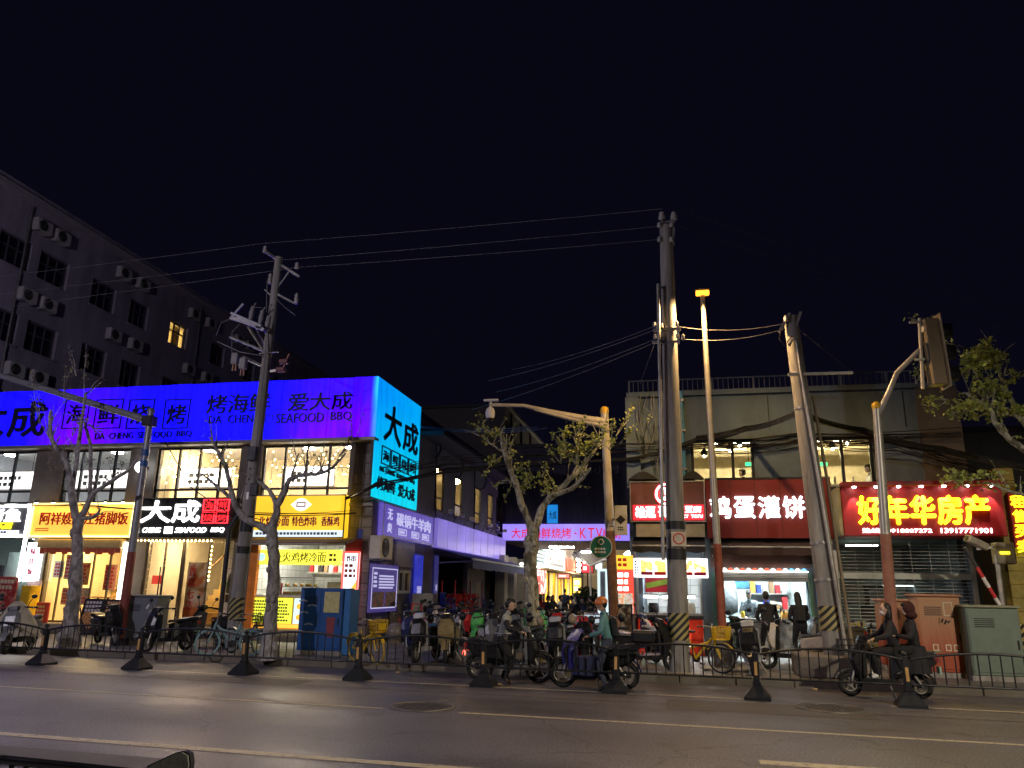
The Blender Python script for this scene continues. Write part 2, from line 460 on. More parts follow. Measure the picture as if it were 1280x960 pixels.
def pavement_mat():
    m, t, b = _nodes('paving'); N, L = t.nodes.new, t.links.new
    g = N('ShaderNodeNewGeometry')
    br = N('ShaderNodeTexBrick'); L(g.outputs['Position'], br.inputs['Vector']); br.inputs['Scale'].default_value = 1
    br.inputs['Brick Width'].default_value = .4; br.inputs['Row Height'].default_value = .2; br.inputs['Mortar Size'].default_value = .008
    br.inputs['Color1'].default_value = (.15, .14, .135, 1); br.inputs['Color2'].default_value = (.23, .215, .2, 1); br.inputs['Mortar'].default_value = (.05, .05, .05, 1)
    nz = N('ShaderNodeTexNoise'); nz.inputs['Scale'].default_value = 1.3; nz.inputs['Detail'].default_value = 7; L(g.outputs['Position'], nz.inputs['Vector'])
    k = N('ShaderNodeMapRange'); k.inputs[1].default_value = .3; k.inputs[2].default_value = .7; k.inputs[3].default_value = .6; k.inputs[4].default_value = 1.2; L(nz.outputs[0], k.inputs[0])
    vm = N('ShaderNodeVectorMath'); vm.operation = 'SCALE'; L(br.outputs['Color'], vm.inputs[0]); L(k.outputs[0], vm.inputs['Scale']); L(vm.outputs[0], b.inputs['Base Color'])
    k2 = N('ShaderNodeMapRange'); k2.inputs[1].default_value = .3; k2.inputs[2].default_value = .7; k2.inputs[3].default_value = .42; k2.inputs[4].default_value = .75; L(nz.outputs[0], k2.inputs[0]); L(k2.outputs[0], b.inputs['Roughness'])
    bp = N('ShaderNodeBump'); bp.invert = True; bp.inputs['Strength'].default_value = .4; bp.inputs['Distance'].default_value = .01; L(br.outputs['Fac'], bp.inputs['Height']); L(bp.outputs[0], b.inputs['Normal'])
    return m
M_PAVE = pavement_mat()
M_KERB = mat('kerb_granite', (.16, .145, .12), .8, bump=.4, bscale=40)
M_LINE = ramp_mat('worn_road_paint', [(.0, (.10, .09, .08)), (.34, (.14, .125, .10)), (.42, (.42, .37, .26)), (1, (.58, .52, .38))], 14, .6, detail=8)
M_LINE2 = ramp_mat('faint_road_paint', [(.0, (.06, .056, .055)), (.45, (.075, .07, .068)), (.62, (.12, .115, .105)), (1, (.2, .19, .17))], 10, .6, detail=8)
M_IRON = mat('cast_iron', (.09, .085, .08), .55, .6, bump=.6, bscale=50)
M_BLACK = mat('black_paint', (.012, .014, .018), .45, var=.25)
M_FENCE = mat('fence_enamel', (.016, .018, .022), .38, var=.25, bump=.08)
M_DARK = mat('dark_metal', (.03, .03, .033), .5, .3)
M_GREY = mat('grey_metal', (.22, .225, .23), .45, .5, var=.2)
M_GALV = mat('galvanised_steel', (.42, .41, .38), .42, .6, var=.25, scale=4)
M_WHITE = mat('white_paint', (.72, .72, .70), .5, var=.1)
M_CREAM = mat('cream_paint', (.62, .56, .42), .7, var=.12)
M_CONC = mat('pole_concrete', (.28, .27, .25), .85, var=.42, scale=4, bump=.4, bscale=30, stretch=(2, 2, .25))
M_FACADE = mat('left_facade_stone', (.15, .135, .115), .7, var=.25, scale=2.2, bump=.2)
M_TILE = grid_mat('grey_wall_tile', (.20, .185, .165), (.09, .085, .08), .6, .3, .55, .008, .5)
M_RCONC = mat('weathered_concrete', (.11, .15, .18), .85, var=.3, scale=1.4, bump=.25, bscale=18, stretch=(1, 1, .3))
M_LCONC = mat('alley_plaster', (.24, .23, .25), .85, var=.2, scale=1.6, bump=.15, stretch=(1, 1, .4))
M_TALL = mat('old_grey_render', (.33, .30, .40), .9, var=.32, scale=1.1, bump=.1, stretch=(1, 1, .25))
M_ROOF = mat('dark_roof_sheet', (.05, .05, .055), .7)
M_GLASS = glass('window_glass')
M_DGLASS = mat('dark_night_glass', (.012, .014, .022), .12, 0, var=.3, spec=.7)
M_RED = mat('red_plastic', (.55, .025, .03), .4)
M_BLUEP = mat('blue_plastic', (.02, .05, .42), .42)
M_SKIN = mat('skin', (.55, .36, .26), .55, var=.08)
M_RUBBER = mat('tyre_rubber', (.018, .018, .018), .8, bump=.2)
M_CHROME = mat('chrome', (.65, .65, .66), .15, 1.0, var=.05)
M_WIRE = mat('cable_sheath', (.012, .012, .013), .6)
M_WIRE2 = mat('bare_line_wire', (.22, .21, .23), .5, .4)
M_INSUL = mat('porcelain', (.42, .40, .40), .3)
M_WIN_WARM = mat('cream_interior', (.66, .58, .42), .8, var=.08)
M_WIN_COOL = mat('grey_interior', (.42, .43, .44), .8, var=.1)
M_WTILE = grid_mat('white_wall_tile', (.66, .68, .66), (.30, .33, .33), .3, .3, .3, .008)
M_PALE = mat('pale_green_wall', (.55, .66, .66), .6, var=.06)
M_WOOD = mat('wood', (.28, .16, .08), .6, var=.2, stretch=(1, 1, .1), scale=20)
M_FLOOR = mat('shop_floor', (.36, .33, .28), .4, var=.15)
M_SHUT = mat('rolled_shutter', (.30, .29, .26), .5, .5)

E_WHITE = emit('white_tube', (1, .98, .95), 9)
E_WARM = emit('warm_bulb', (1, .68, .28), 10)
E_WARMW = emit('warm_white_lamp', (1, .80, .50), 14)
E_COOL = emit('cool_white_lamp', (.86, .98, 1), 16)
E_LETW = emit('white_lit_letter', (1, 1, .97), 3.2)
E_LETR = emit('red_neon', (1, .02, .03), 3.0)
E_LETY = emit('yellow_lit_letter', (1, .86, .01), 2.6)
E_ICE = emit('ice_white_letter', (.80, .97, 1), 2.6)

def yk(x): return 15.35 - .045 * x             # kerb face
def yl(x, y0): return y0 - .048 * x            # lines painted along the road
GX0, GX1 = -90.0, 90.0
struct(MB().quad((-300, -300, -.05), (300, -300, -.05), (300, 400, -.05), (-300, 400, -.05)).build('ground', mat('bare_ground', (.09, .085, .08), .9)))
struct(MB()._add([(GX0, -60, 0), (GX1, -60, 0), (GX1, yk(GX1), 0), (GX0, yk(GX0), 0)], [(0, 1, 2, 3)]).build('road', M_ASPH))
pv = MB()
pv._add([(GX0, yk(GX0) + .15, .15), (GX1, yk(GX1) + .15, .15), (GX1, 120, .15), (GX0, 120, .15)], [(0, 1, 2, 3)])
PAVEMENT = struct(pv.build('pavement', M_PAVE))
struct(MB().box(-40, 40, -9, 2.2, -.02, .012).build('pavement_near', M_PAVE))
kerb = struct(MB().box(GX0, GX1, 0, .01, -.049, -.03).build('kerb', M_KERB))
kerb.location = (0, 15.35, 0)
kb = MB().box(0, .985, 0, .149, -.03, .152, .012)
k0 = None
for i in range(38):
    x = -20 + i
    o = kb.build('kerb_stone', M_KERB, kerb) if k0 is None else bpy.data.objects.new('kerb_stone', k0.data)
    if k0 is None: k0 = o
    else: COL.objects.link(o); o.parent = kerb
    o.location = (x, -.045 * x + random.uniform(-.006, .006), random.uniform(-.004, .004)); o.rotation_euler.z = math.atan(-.045) + random.uniform(-.003, .003)
for (x0, x1) in ((GX0, -20.0), (18.0, GX1)):
    mb = MB(); mb._add([(x0, -.045 * x0, -.03), (x1, -.045 * x1, -.03), (x1, -.045 * x1, .15), (x0, -.045 * x0, .15), (x0, -.045 * x0 + .15, .15), (x1, -.045 * x1 + .15, .15)], [(0, 1, 2, 3), (3, 2, 5, 4)]); mb.build('kerb_run', M_KERB, kerb)
def stripe(x0, x1, y0, w, m=M_LINE):
    n = max(2, int(abs(x1 - x0) / 2)); mb = MB()
    for i in range(n):
        a, b_ = x0 + (x1 - x0) * i / n, x0 + (x1 - x0) * (i + 1) / n
        mb.quad((a, yl(a, y0) - w / 2, .004), (b_, yl(b_, y0) - w / 2, .004), (b_, yl(b_, y0) + w / 2, .004), (a, yl(a, y0) + w / 2, .004))
    return struct(mb.build('road_marking', m))
stripe(-40, 1.35, 13.42, .10)
stripe(3.1, 30, 13.42, .10)
stripe(-40, -4.0, 10.55, .09); stripe(-2.9, 30, 10.55, .09)
stripe(-40, 30, 12.45, .07, M_LINE2)
stripe(-40, -1.4, 7.40, .15); stripe(.74, 2.4, 8.62, .2); stripe(7, 9, 8.62, .2)
for (a, b_, c, d) in ((-.2, 2.6, 11.9, 13.0), (-9.4, -6.3, 12.3, 13.1), (-20, -4.7, 6.2, 6.9)):
    struct(MB().quad((a, yl(a, c), .003), (b_, yl(b_, c), .003), (b_, yl(b_, d), .003), (a, yl(a, d), .003)).build('road_patch', mat('patched_asphalt', (.085, .078, .077), .62, var=.3, scale=8, bump=.3, bscale=90)))
def manhole(px, py, r, label):
    p = onZ(px, py); t = thing('manhole_cover', label, 'manhole cover', (p.x, p.y, 0))
    MB().lathe((p.x, p.y, .001), [(r, 0), (r, .009), (r * .9, .012), (r * .88, .008)], 28).build('cover_plate', M_IRON, t)
    mb = MB().torus((p.x, p.y, .005), r * 1.05, .02, 'z', 28, 6); mb.build('rim', mat('worn_rim', (.16, .15, .14), .5, .5), t)
    kn = MB()
    for i in range(-4, 5):
        for j in range(-4, 5):
            if math.hypot(i, j) < 4.6: kn.box(p.x + i * r * .17 - .02, p.x + i * r * .17 + .02, p.y + j * r * .17 - .02, p.y + j * r * .17 + .02, .008, .016)
    kn.build('tread_pattern', M_IRON, t, 'stuff')
manhole(528, 884, .42, 'round iron manhole cover in the lane line left of centre')
manhole(1038, 886, .45, 'worn round manhole cover near the right fence posts')
lm = mat('dry_leaf', (.33, .27, .16), .8, var=.4)
for (px, py, lab) in ((1018, 863, 'crumpled pale scrap lying by the kerb'), (497, 842, 'small pale wrapper on the bike lane'), (625, 857, 'white scrap beside the fence foot')):
    p = onZ(px, py); mb = MB()
    for k in range(5):
        a = random.uniform(0, 6.3); r = .06
        mb._add([(p.x + r * math.cos(a), p.y + r * math.sin(a), .006), (p.x + r * math.cos(a + 1.6), p.y + r * math.sin(a + 1.6), .03), (p.x - r * math.cos(a), p.y, .045), (p.x, p.y - r, .012)], [(0, 1, 2, 3)])
    tag(mb.build('litter', lm), lab, 'litter')
LF, LX = 21.0, -8.45
LEFTX = -24.6
lb = thing('restaurant_building', 'two storey corner restaurant block under a glowing blue and purple fascia', 'building', (-16, LF, .15))
def room(parent, x0, x1, y0, y1, z0, z1, mw, mf, mc, mback=None, name='shop_interior', op='-Y'):
    mb = MB(); t = .06
    mb.cur = 0; mb.box(x0 - t, x0, y0, y1, z0, z1)
    if op == '-Y': mb.box(x1, x1 + t, y0, y1, z0, z1)
    else: mb.box(x0, x1, y0 - t, y0, z0, z1)
    mb.cur = 1; mb.box(x0, x1, y0, y1, z0 - t, z0)
    mb.cur = 2; mb.box(x0, x1, y0, y1, z1, z1 + t)
    mb.cur = 3; mb.box(x0, x1, y1, y1 + t, z0, z1)
    return mb.build(name, [mw, mf, mc, mback or mw], parent)
def opening(px0, py0, px1, py1, Y, z0=None):
    a, b_, c, d = RY(px0, py0, px1, py1, Y)
    return (a, b_, z0 if z0 is not None else c, d)
UP = [opening(-70, 561, 42, 622, LF), opening(78, 561, 160, 622, LF), opening(194, 561, 299, 622, LF), opening(326, 561, 437, 622, LF)]
uz0, uz1 = 4.02, 5.72
UP = [(max(a, LEFTX + .3), b_, uz0, uz1) for a, b_, c, d in UP]
GR = [opening(-70, 674, 33, 790, LF, .15), opening(50, 674, 152, 790, LF, .15), opening(176, 674, 287, 790, LF, .15), opening(313, 680, 440, 790, LF, .15)]
GR = [(max(a, LEFTX + .3), b_, .15, 2.92) for a, b_, c, d in GR]
mb = MB(); wall_open(mb, LEFTX, LX, .15, 7.55, LF, LF + .3, UP + GR); mb.build('front_wall', M_FACADE, lb)
MB().box(LEFTX, LX, LF + .3, 37.5, 7.35, 7.55).build('roof', M_ROOF, lb)
MB().box(LEFTX, LX - .3, 36.9, 37.2, .15, 7.35).build('rear_wall', M_FACADE, lb)
MB().box(LEFTX - .25, LEFTX, LF, 37.2, .15, 7.55).build('end_wall', M_FACADE, lb)
mb = MB(); mb.box(LEFTX, LX + .05, LF - .34, LF - .005, 5.74, 5.84, .01); mb.build('ledge', mat('ledge_metal', (.25, .23, .21), .5, .3), lb)
mb = MB(); mb.box(LEFTX, LX + .02, LF - .12, LF - .004, 3.86, 3.96, .01); mb.build('ledge', MATS['ledge_metal'], lb)
mb = MB()
px0, px1, _, _ = RY(437, 560, 467, 800, LF)
for r_ in range(18):
    for c in range(2):
        w = (LX - px0) / 2
        z = .15 + r_ * .31
        if z + .31 > 5.72: continue
        MB().box(px0 + c * w + .006, px0 + (c + 1) * w - .006, LF - .03, LF - .002, z + .006, z + .304, .004).build('tile', M_TILE if (r_ + c) % 3 else mat('grey_wall_tile_b', (.16, .15, .135), .5), lb)
for k, (a, b_, z0, z1) in enumerate(UP):
    warm = k > 1
    if k in (0, 2): room(lb, a - .1, UP[k + 1][1] + .1, LF + .3, LF + 4.2, 3.75, 6.0, M_WIN_WARM if warm else M_WIN_COOL, M_FLOOR, M_WHITE)
    wf = MB(); n = 4
    frame_rect(wf, a, b_, z0, z1, .06, LF + .08, LF + .16)
    for i in range(1, n): wf.box(a + (b_ - a) * i / n - .03, a + (b_ - a) * i / n + .03, LF + .08, LF + .16, z0 + .06, z1 - .06)
    for i in range(n):
        pa, pb = a + (b_ - a) * i / n + (.06 if i == 0 else .03), a + (b_ - a) * (i + 1) / n - (.06 if i == n - 1 else .03)
        wf.box(pa, pb, LF + .085, LF + .155, z0 + .36, z0 + .42)
    w_ = wf.build('window', M_BLACK, lb)
    for i in range(n):
        pa, pb = a + (b_ - a) * i / n + .01, a + (b_ - a) * (i + 1) / n - .01
        MB().box(pa, pb, LF + .115, LF + .121, z0 + .03, z1 - .03).build('pane', M_GLASS, w_)
names = ['far left grey upstairs window', 'upstairs window above the yellow rice shop sign', 'upstairs window above the white lit brand sign', 'upstairs window beside the tiled corner pier']
for k, (a, b_, z0, z1) in enumerate(UP):
    warm = k > 1
    t = thing('lightbox', 'white glowing lightbox inside the ' + names[k], 'lightbox', ((a + b_) / 2, LF + 1.0, 4.4), 'lightboxes behind the upstairs windows')
    xa, xb = [(-22.9, -21.0), (-19.4, -17.2), (-15.5, -13.7), (-11.9, -10.2)][k]
    MB().box(xa, xb, LF + 1.0, LF + 1.1, 4.62, 5.2).build('lit_panel', emit('menu_lightbox' if warm else 'menu_lightbox_dim', (1, .97, .90), 4.5 if warm else 1.6, .15), t)
    frame_rect(MB(), xa - .04, xb + .04, 4.58, 5.24, .04, LF + .98, LF + 1.12).build('frame', M_WHITE, t)
    scribble(t, xa + .3, xa + (xb - xa) * .75, 4.68, 5.1, 2, LF + .998, M_GREY, fill=.6, seed=k)
    for s_ in (.25, .75):
        x = a + (b_ - a) * s_
        MB().tube([(xa + .2 + (xb - xa - .4) * (s_ > .5), LF + 1.05, 5.24), (xa + .2 + (xb - xa - .4) * (s_ > .5), LF + 1.05, 5.99)], .01, 5).build('hanger', M_DARK, t)
        l = thing('ceiling_lamp', '%s round ceiling lamp in the %s' % ('left' if s_ < .5 else 'right', names[k]), 'lamp', (x, LF + 1.6, 5.85), 'upstairs ceiling lamps')
        MB().lathe((x, LF + 1.6, 5.9), [(.2, .1), (.22, .02), (.1, 0)], 14).build('housing', M_WHITE, l)
        MB().lathe((x, LF + 1.6, 5.86), [(.05, 0), (.17, .02), (.19, .045)], 14).build('diffuser', emit('upstairs_warm_lamp' if warm else 'upstairs_cool_lamp', (1, .74, .40) if warm else (.9, .95, 1), 260 if warm else 70), l)
    if warm:
        st = thing('string_light', 'swag of small warm bulbs strung inside the ' + names[k], 'string lights', (a, LF + .4, 5.3), 'bulb strings upstairs')
        pts = []
        for i in range(5):
            xa, xb = a + .1 + (b_ - a - .2) * i / 5, a + .1 + (b_ - a - .2) * (i + 1) / 5
            for j in range(7):
                u = j / 7; pts.append((xa + (xb - xa) * u, LF + .45, 5.62 - .85 * (1 - abs(2 * u - 1)) * (.5 if i % 2 else 1.0)))
        pts = [(a + .08, LF + .45, 4.2), (a + .1, LF + .45, 4.7), (a + .1, LF + .45, 5.2)] + pts + [(b_ - .1, LF + .45, 5.5), (b_ - .1, LF + .45, 5.0), (b_ - .1, LF + .45, 4.5)]
        MB().tube(pts, .006, 5).build('cord', M_WIRE, st)
        mb = MB()
        for p in pts: mb.ell((p[0], p[1], p[2] - .02), .026, .026, .03, 6, 4)
        mb.build('bulbs', emit('string_bulb', (1, .72, .25), 12), st, 'stuff')
def wash(name, front=True):  # LED wash light on the sign put into the panels' emission colour
    m, t, b = _nodes(name); N, L = t.nodes.new, t.links.new
    b.inputs['Base Color'].default_value = (.01, .01, .04, 1); b.inputs['Specular IOR Level'].default_value = .1
    g = N('ShaderNodeNewGeometry'); s_ = N('ShaderNodeSeparateXYZ'); L(g.outputs['Position'], s_.inputs[0])
    def mr(src, a, b_, c, d, it='SMOOTHSTEP'):
        k = N('ShaderNodeMapRange'); k.interpolation_type = it
        k.inputs[1].default_value = a; k.inputs[2].default_value = b_; k.inputs[3].default_value = c; k.inputs[4].default_value = d
        L(src, k.inputs[0]); return k.outputs[0]
    def mth(op, x, y):
        k = N('ShaderNodeMath'); k.operation = op
        for i, q in enumerate((x, y)):
            if isinstance(q, (int, float)): k.inputs[i].default_value = q
            else: L(q, k.inputs[i])
        return k.outputs[0]
    mx = N('ShaderNodeMix'); mx.data_type = 'RGBA'
    if front:
        zz = mr(s_.outputs[2], 5.8, 7.4, 1, 0)
        w1 = mth('MULTIPLY', mr(s_.outputs[0], -20.6, -18.4, 0, 1), mr(s_.outputs[0], -18.4, -16.0, 1, 0))
        w2 = mth('MULTIPLY', mr(s_.outputs[0], -11.9, -9.6, 0, 1), mr(s_.outputs[0], -8.75, -8.45, 1, .55))
        w = mth('MAXIMUM', w1, w2)
        fac = mth('MULTIPLY', w, mth('ADD', mth('MULTIPLY', zz, .9), .25))
        mx.inputs[6].default_value = (.004, .002, 1.0, 1); mx.inputs[7].default_value = (.09, .0, .60, 1)
        c2 = N('ShaderNodeMix'); c2.data_type = 'RGBA'; L(mx.outputs[2], c2.inputs[6]); c2.inputs[7].default_value = (.01, .30, .95, 1)
        L(mth('MULTIPLY', mr(s_.outputs[0], -8.62, -8.40, 0, 1), mr(s_.outputs[2], 5.9, 7.6, .5, .9)), c2.inputs[0]); out = c2.outputs[2]
        st = 1.45
    else:
        fac = mr(s_.outputs[2], 3.9, 7.2, 0, 1, 'LINEAR')
        yy = mr(s_.outputs[1], 20.7, 24.5, .0, .35, 'LINEAR')
        mx.inputs[6].default_value = (.0, .62, .80, 1); mx.inputs[7].default_value = (.0, .26, .90, 1); out = mx.outputs[2]
        fac = mth('SUBTRACT', fac, mth('MULTIPLY', yy, .8)); st = .8
    L(fac, mx.inputs[0])
    L(out, b.inputs['Emission Color']); b.inputs['Emission Strength'].default_value = st
    nz = N('ShaderNodeTexNoise'); nz.inputs['Scale'].default_value = 2.0
    mp = N('ShaderNodeMapping'); mp.inputs['Scale'].default_value = (3, 3, .4); L(g.outputs['Position'], mp.inputs[0]); L(mp.outputs[0], nz.inputs['Vector'])
    L(mr(nz.outputs[0], .3, .7, st * (.6 if front else .75), st * (1.2 if front else .95), 'LINEAR'), b.inputs['Emission Strength'])
    return m
FY = LF - .32
FX1 = onY(471, 510, FY).x
fz0, fz1 = 5.845, onY(475, 470, FY).z
fas = thing('fascia_sign', 'long blue and purple glowing fascia with dark restaurant lettering across the storefronts', 'sign', (-16, FY, fz0))
MB().box(LEFTX, FX1 - .06, FY + .05, LF - .005, fz0, fz1 - .02).build('backing_box', M_DARK, fas)
wm = wash('fascia_front_wash'); n = 21; x0 = LEFTX
for i in range(n):
    a, b_ = x0 + (FX1 - x0) * i / n, x0 + (FX1 - x0) * (i + 1) / n
    MB().box(a + .009, b_ - .009, FY + (.006 if i % 3 else 0), FY + .045, fz0 + .003, fz1 - .01 * (i % 2), .008).build('panel', wm, fas)
M_LET = mat('dark_blue_letter', (.008, .008, .03), .5)
def ftxt(body, px0, py0, px1, py1, bold=.03, it=False, d=.05):
    a, b_, c, e = RY(px0, py0, px1, py1, FY); text(fas, body, a, b_, c, e, FY - .002, M_LET, d, bold, italic=it)
ftxt('大', -42, 502, 8, 545, .05); ftxt('成', 13, 503, 58, 546, .05)
for ch, pa, pb in (('海', 80, 111), ('鲜', 119, 153), ('烧', 160, 192), ('烤', 205, 237)):
    ftxt(ch, pa + 5, 506, pb - 4, 530, .02)
    a, b_, c, e = RY(pa, 499, pb, 536, FY); frame_rect(MB(), a, b_, c, e, .035, FY - .03, FY - .002).build('letter_frame', M_LET, fas)
ftxt('烤海鲜', 259, 493, 339, 516, .02); ftxt('爱大成', 360, 491, 442, 513, .02)
ftxt('DA CHENG', 262, 519, 326, 529, .0); ftxt('SEAFOOD BBQ', 346, 516, 440, 528, .0)
a, b_, c, e = RY(332, 519, 341, 528, FY); frame_rect(MB(), a, b_, c, e, .02, FY - .02, FY - .002).build('letter_frame', M_LET, fas)
ftxt('DA CHENG SEAFOOD BBQ', 120, 540, 240, 548, .0)
SX = FX1
sy1 = onX(527, 503, SX).y; sz0 = onX(467, 621, SX).z; sz1 = fz1
sid = thing('side_sign', 'tall cyan glowing sign wrapping the corner above the alley mouth', 'sign', (SX, FY + 1, sz0))
MB().box(SX - .12, SX - .05, FY + .055, sy1, sz0 + .02, sz1 - .03).build('backing_box', M_DARK, sid)
wm2 = wash('fascia_side_wash', False); n = 8
for i in range(n):
    a, b_ = FY + .05 + (sy1 - FY - .05) * i / n, FY + .05 + (sy1 - FY - .05) * (i + 1) / n
    MB().box(SX - .045, SX, a + .006, b_ - .006, sz0, sz1 - .003, .006).build('panel', wm2, sid)
def stxt(body, ua, ub, za, zb, bold=.03, d=.04):
    y0, y1 = FY + (sy1 - FY) * ua, FY + (sy1 - FY) * ub; z0, z1 = sz0 + (sz1 - sz0) * za, sz0 + (sz1 - sz0) * zb
    text(sid, body, y0, y1, z0, z1, SX + .002, M_LET, d, bold, face='+X')
stxt('大', .16, .52, .50, .82, .05); stxt('成', .58, .93, .50, .78, .05)
for i, ch in enumerate('海鲜烧烤'):
    u = .14 + i * .2; stxt(ch, u + .03, u + .15, .325, .41, .0)
    frame_rect(MB(), FY + (sy1 - FY) * u, FY + (sy1 - FY) * (u + .18), sz0 + (sz1 - sz0) * .29, sz0 + (sz1 - sz0) * .445, .035, SX + .002, SX + .03, '+X').build('letter_frame', M_LET, sid)
stxt('DA CHENG SEAFOOD BBQ', .12, .9, .225, .265, .0)
stxt('烤海鲜', .08, .46, .07, .18, .015); stxt('爱大成', .52, .92, .07, .18, .015)

SY = LF - .36
def board(name, label, px0, py0, px1, py1, m, Y=SY, depth=.3, frame=None, fw=.05):
    a, b_, c, d = RY(px0, py0, px1, py1, Y)
    t = thing(name, label, 'sign', ((a + b_) / 2, Y, c))
    MB().box(a, b_, Y, Y + depth, c, d, .01).build('board', m, t)
    if frame: frame_rect(MB(), a - .01, b_ + .01, c - .01, d + .01, fw, Y - .03, Y - .002).build('light_frame', frame, t)
    return t, (a, b_, c, d)
def sub(r_, u0, u1, v0, v1):
    a, b_, c, d = r_; return a + (b_ - a) * u0, a + (b_ - a) * u1, c + (d - c) * v0, c + (d - c) * v1
def stext(t, r_, body, u0, u1, v0, v1, m, Y=SY, depth=.03, bold=.02, **k):
    a, b_, c, d = sub(r_, u0, u1, v0, v1); return text(t, body, a, b_, c, d, Y - .002, m, depth, bold, **k)
t, r_ = board('shop_sign', 'grey grilled fish sign with a white lit frame at the left edge', -58, 631, 36, 671, mat('slate_board', (.12, .13, .15), .5), frame=E_WHITE, fw=.08)
stext(t, r_, '烤鱼', .44, .90, .48, .88, E_LETW, bold=.05); stext(t, r_, '店', .62, .8, .24, .46, E_LETY, bold=.05)
a, b_, c, d = sub(r_, .1, .9, .08, .2); MB().box(a, b_, SY - .02, SY - .002, c, d).build('print_strip', emit('white_strip', (.9, .92, 1), 1.0), t)
scribble(t, a + .1, b_ - .1, c, d, 1, SY - .021, mat('violet_print', (.1, .08, .3), .6), seed=3)
t, r_ = board('shop_sign', 'golden rice shop sign with red brush characters', 39, 629, 166, 671, emit('gold_board', (1, .50, .07), .75, .12, 1.2, (.8, .6, .1)), frame=emit('gold_frame', (1, .70, .25), 2.4), fw=.05)
stext(t, r_, '阿祥嫂隆江猪脚饭', .09, .96, .36, .72, mat('red_letter', (.6, .02, .01), .5), bold=.035); scribble(t, *sub(r_, .06, .2, .16, .27), 2, SY - .003, MATS['red_letter'], seed=5)
for i in range(6):
    x = r_[0] + (r_[1] - r_[0]) * (.08 + .17 * i)
    s_ = thing('spot_lamp', 'small spotlight %s along the golden rice sign' % ['at the left end', 'second', 'third, left of the trunk,', 'fourth', 'fifth', 'at the right end'][i], 'lamp', (x, SY - .22, r_[3] + .06), 'spotlights over the golden sign')
    MB().tube([(x, SY + .02, r_[3] + .02), (x, SY - .12, r_[3] + .08), (x, SY - .22, r_[3] + .06)], .012, 6).build('arm', M_DARK, s_)
    MB().lathe((x, SY - .22, r_[3] - .01), [(.05, 0), (.06, .02), (.035, .08)], 10).build('lamp_head', M_DARK, s_)
    MB().lathe((x, SY - .22, r_[3] - .02), [(.03, 0), (.045, .012)], 10).build('lens', emit('spot_lens', (1, .82, .45), 60), s_)
t, r_ = board('shop_sign', 'black restaurant sign with big white lit characters and red seal boxes', 170, 622, 291, 672, mat('black_board', (.018, .018, .02), .5))
stext(t, r_, '大', .05, .36, .38, .92, E_LETW, bold=.07); stext(t, r_, '成', .38, .66, .38, .92, E_LETW, bold=.07)
for i, ch in enumerate('海鲜烧烤'):
    u, v = .69 + .14 * (i % 2), .66 - .31 * (i // 2)
    stext(t, r_, ch, u + .02, u + .105, v + .05, v + .24, emit('red_seal', (1, .02, .03), 1.1), bold=.0)
    q = sub(r_, u, u + .125, v, v + .29); frame_rect(MB(), *q, .025, SY - .04, SY - .002).build('neon_frame', E_LETR, t)
stext(t, r_, 'DA CHENG', -.02, .28, .12, .25, E_LETW, bold=.0, italic=True); stext(t, r_, 'SEAFOOD BBQ', .43, .93, .12, .25, E_LETW, bold=.0, italic=True)
q = sub(r_, .32, .40, .1, .27); MB().box(q[0], q[1], SY - .03, SY - .002, q[2], q[3]).build('seal', E_LETW, t)
st = thing('string_light', 'row of warm bulbs under the black restaurant sign', 'string lights', (r_[0], SY, r_[2] - .1))
MB().tube([(r_[0], SY + .1, r_[2] - .05), (r_[0] + 2.6, SY + .1, r_[2] - .05)], .012, 6).build('cord', M_WIRE, st)
mb = MB()
for i in range(20): mb.ell((r_[0] + .08 + i * .13, SY + .1, r_[2] - .08), .028, .028, .03, 6, 4)
for i in range(9): mb.ell((r_[0] + .03, SY + .12, r_[2] - .3 - i * .2), .026, .026, .03, 6, 4); mb.ell((r_[0] + 2.58, SY + .12, r_[2] - .25 - i * .12), .026, .026, .03, 6, 4)
mb.build('bulbs', E_WARM, st, 'stuff')
t, r_ = board('shop_sign', 'bright yellow skewer shop sign with red characters and a pale diamond emblem', 318, 619, 431, 672, emit('yellow_board', (1, .56, .02), .72, .1, 1.0, (.8, .55, .05)), frame=M_GREY, fw=.03)
M_MAG = mat('magenta_letter', (.45, .02, .10), .5)
stext(t, r_, '东北烤冷面', -.04, .40, .27, .49, M_MAG, bold=.03); stext(t, r_, '特色炸串', .43, .70, .27, .49, M_MAG, bold=.03); stext(t, r_, '香酥鸡', .75, .95, .27, .49, M_MAG, bold=.03)
a, b_, c, d = sub(r_, 0, 1, .02, .17); MB().box(a, b_, SY - .012, SY - .002, c, d).build('print_strip', emit('pale_strip', (.75, .90, 1), .75), t)
scribble(t, a + .1, b_ - .1, c + .03, d - .03, 1, SY - .013, mat('grey_print', (.2, .2, .28), .6), seed=8, fill=.95)
q = sub(r_, .40, .63, .62, .93); cx, cz = (q[0] + q[1]) / 2, (q[2] + q[3]) / 2
MB().prism([(q[0], cz), (cx - .12, q[3] - .03), (cx, q[3]), (cx + .12, q[3] - .03), (q[1], cz), (cx + .12, q[2] + .03), (cx, q[2]), (cx - .12, q[2] + .03)], SY - .02, SY - .002).build('emblem', emit('emblem_white', (1, .93, .85), 1.0), t)
frame_rect(MB(), cx - .14, cx + .14, cz - .07, cz + .07, .03, SY - .03, SY - .021).build('emblem_mark', M_MAG, t)
Y4 = LF - .02
t, r_ = board('shop_sign', 'lemon yellow lit strip over the noodle counter with dark brush characters', 317, 687, 426, 706, emit('lemon_board', (.92, .86, .06), 1.15, .08), Y4, .1)
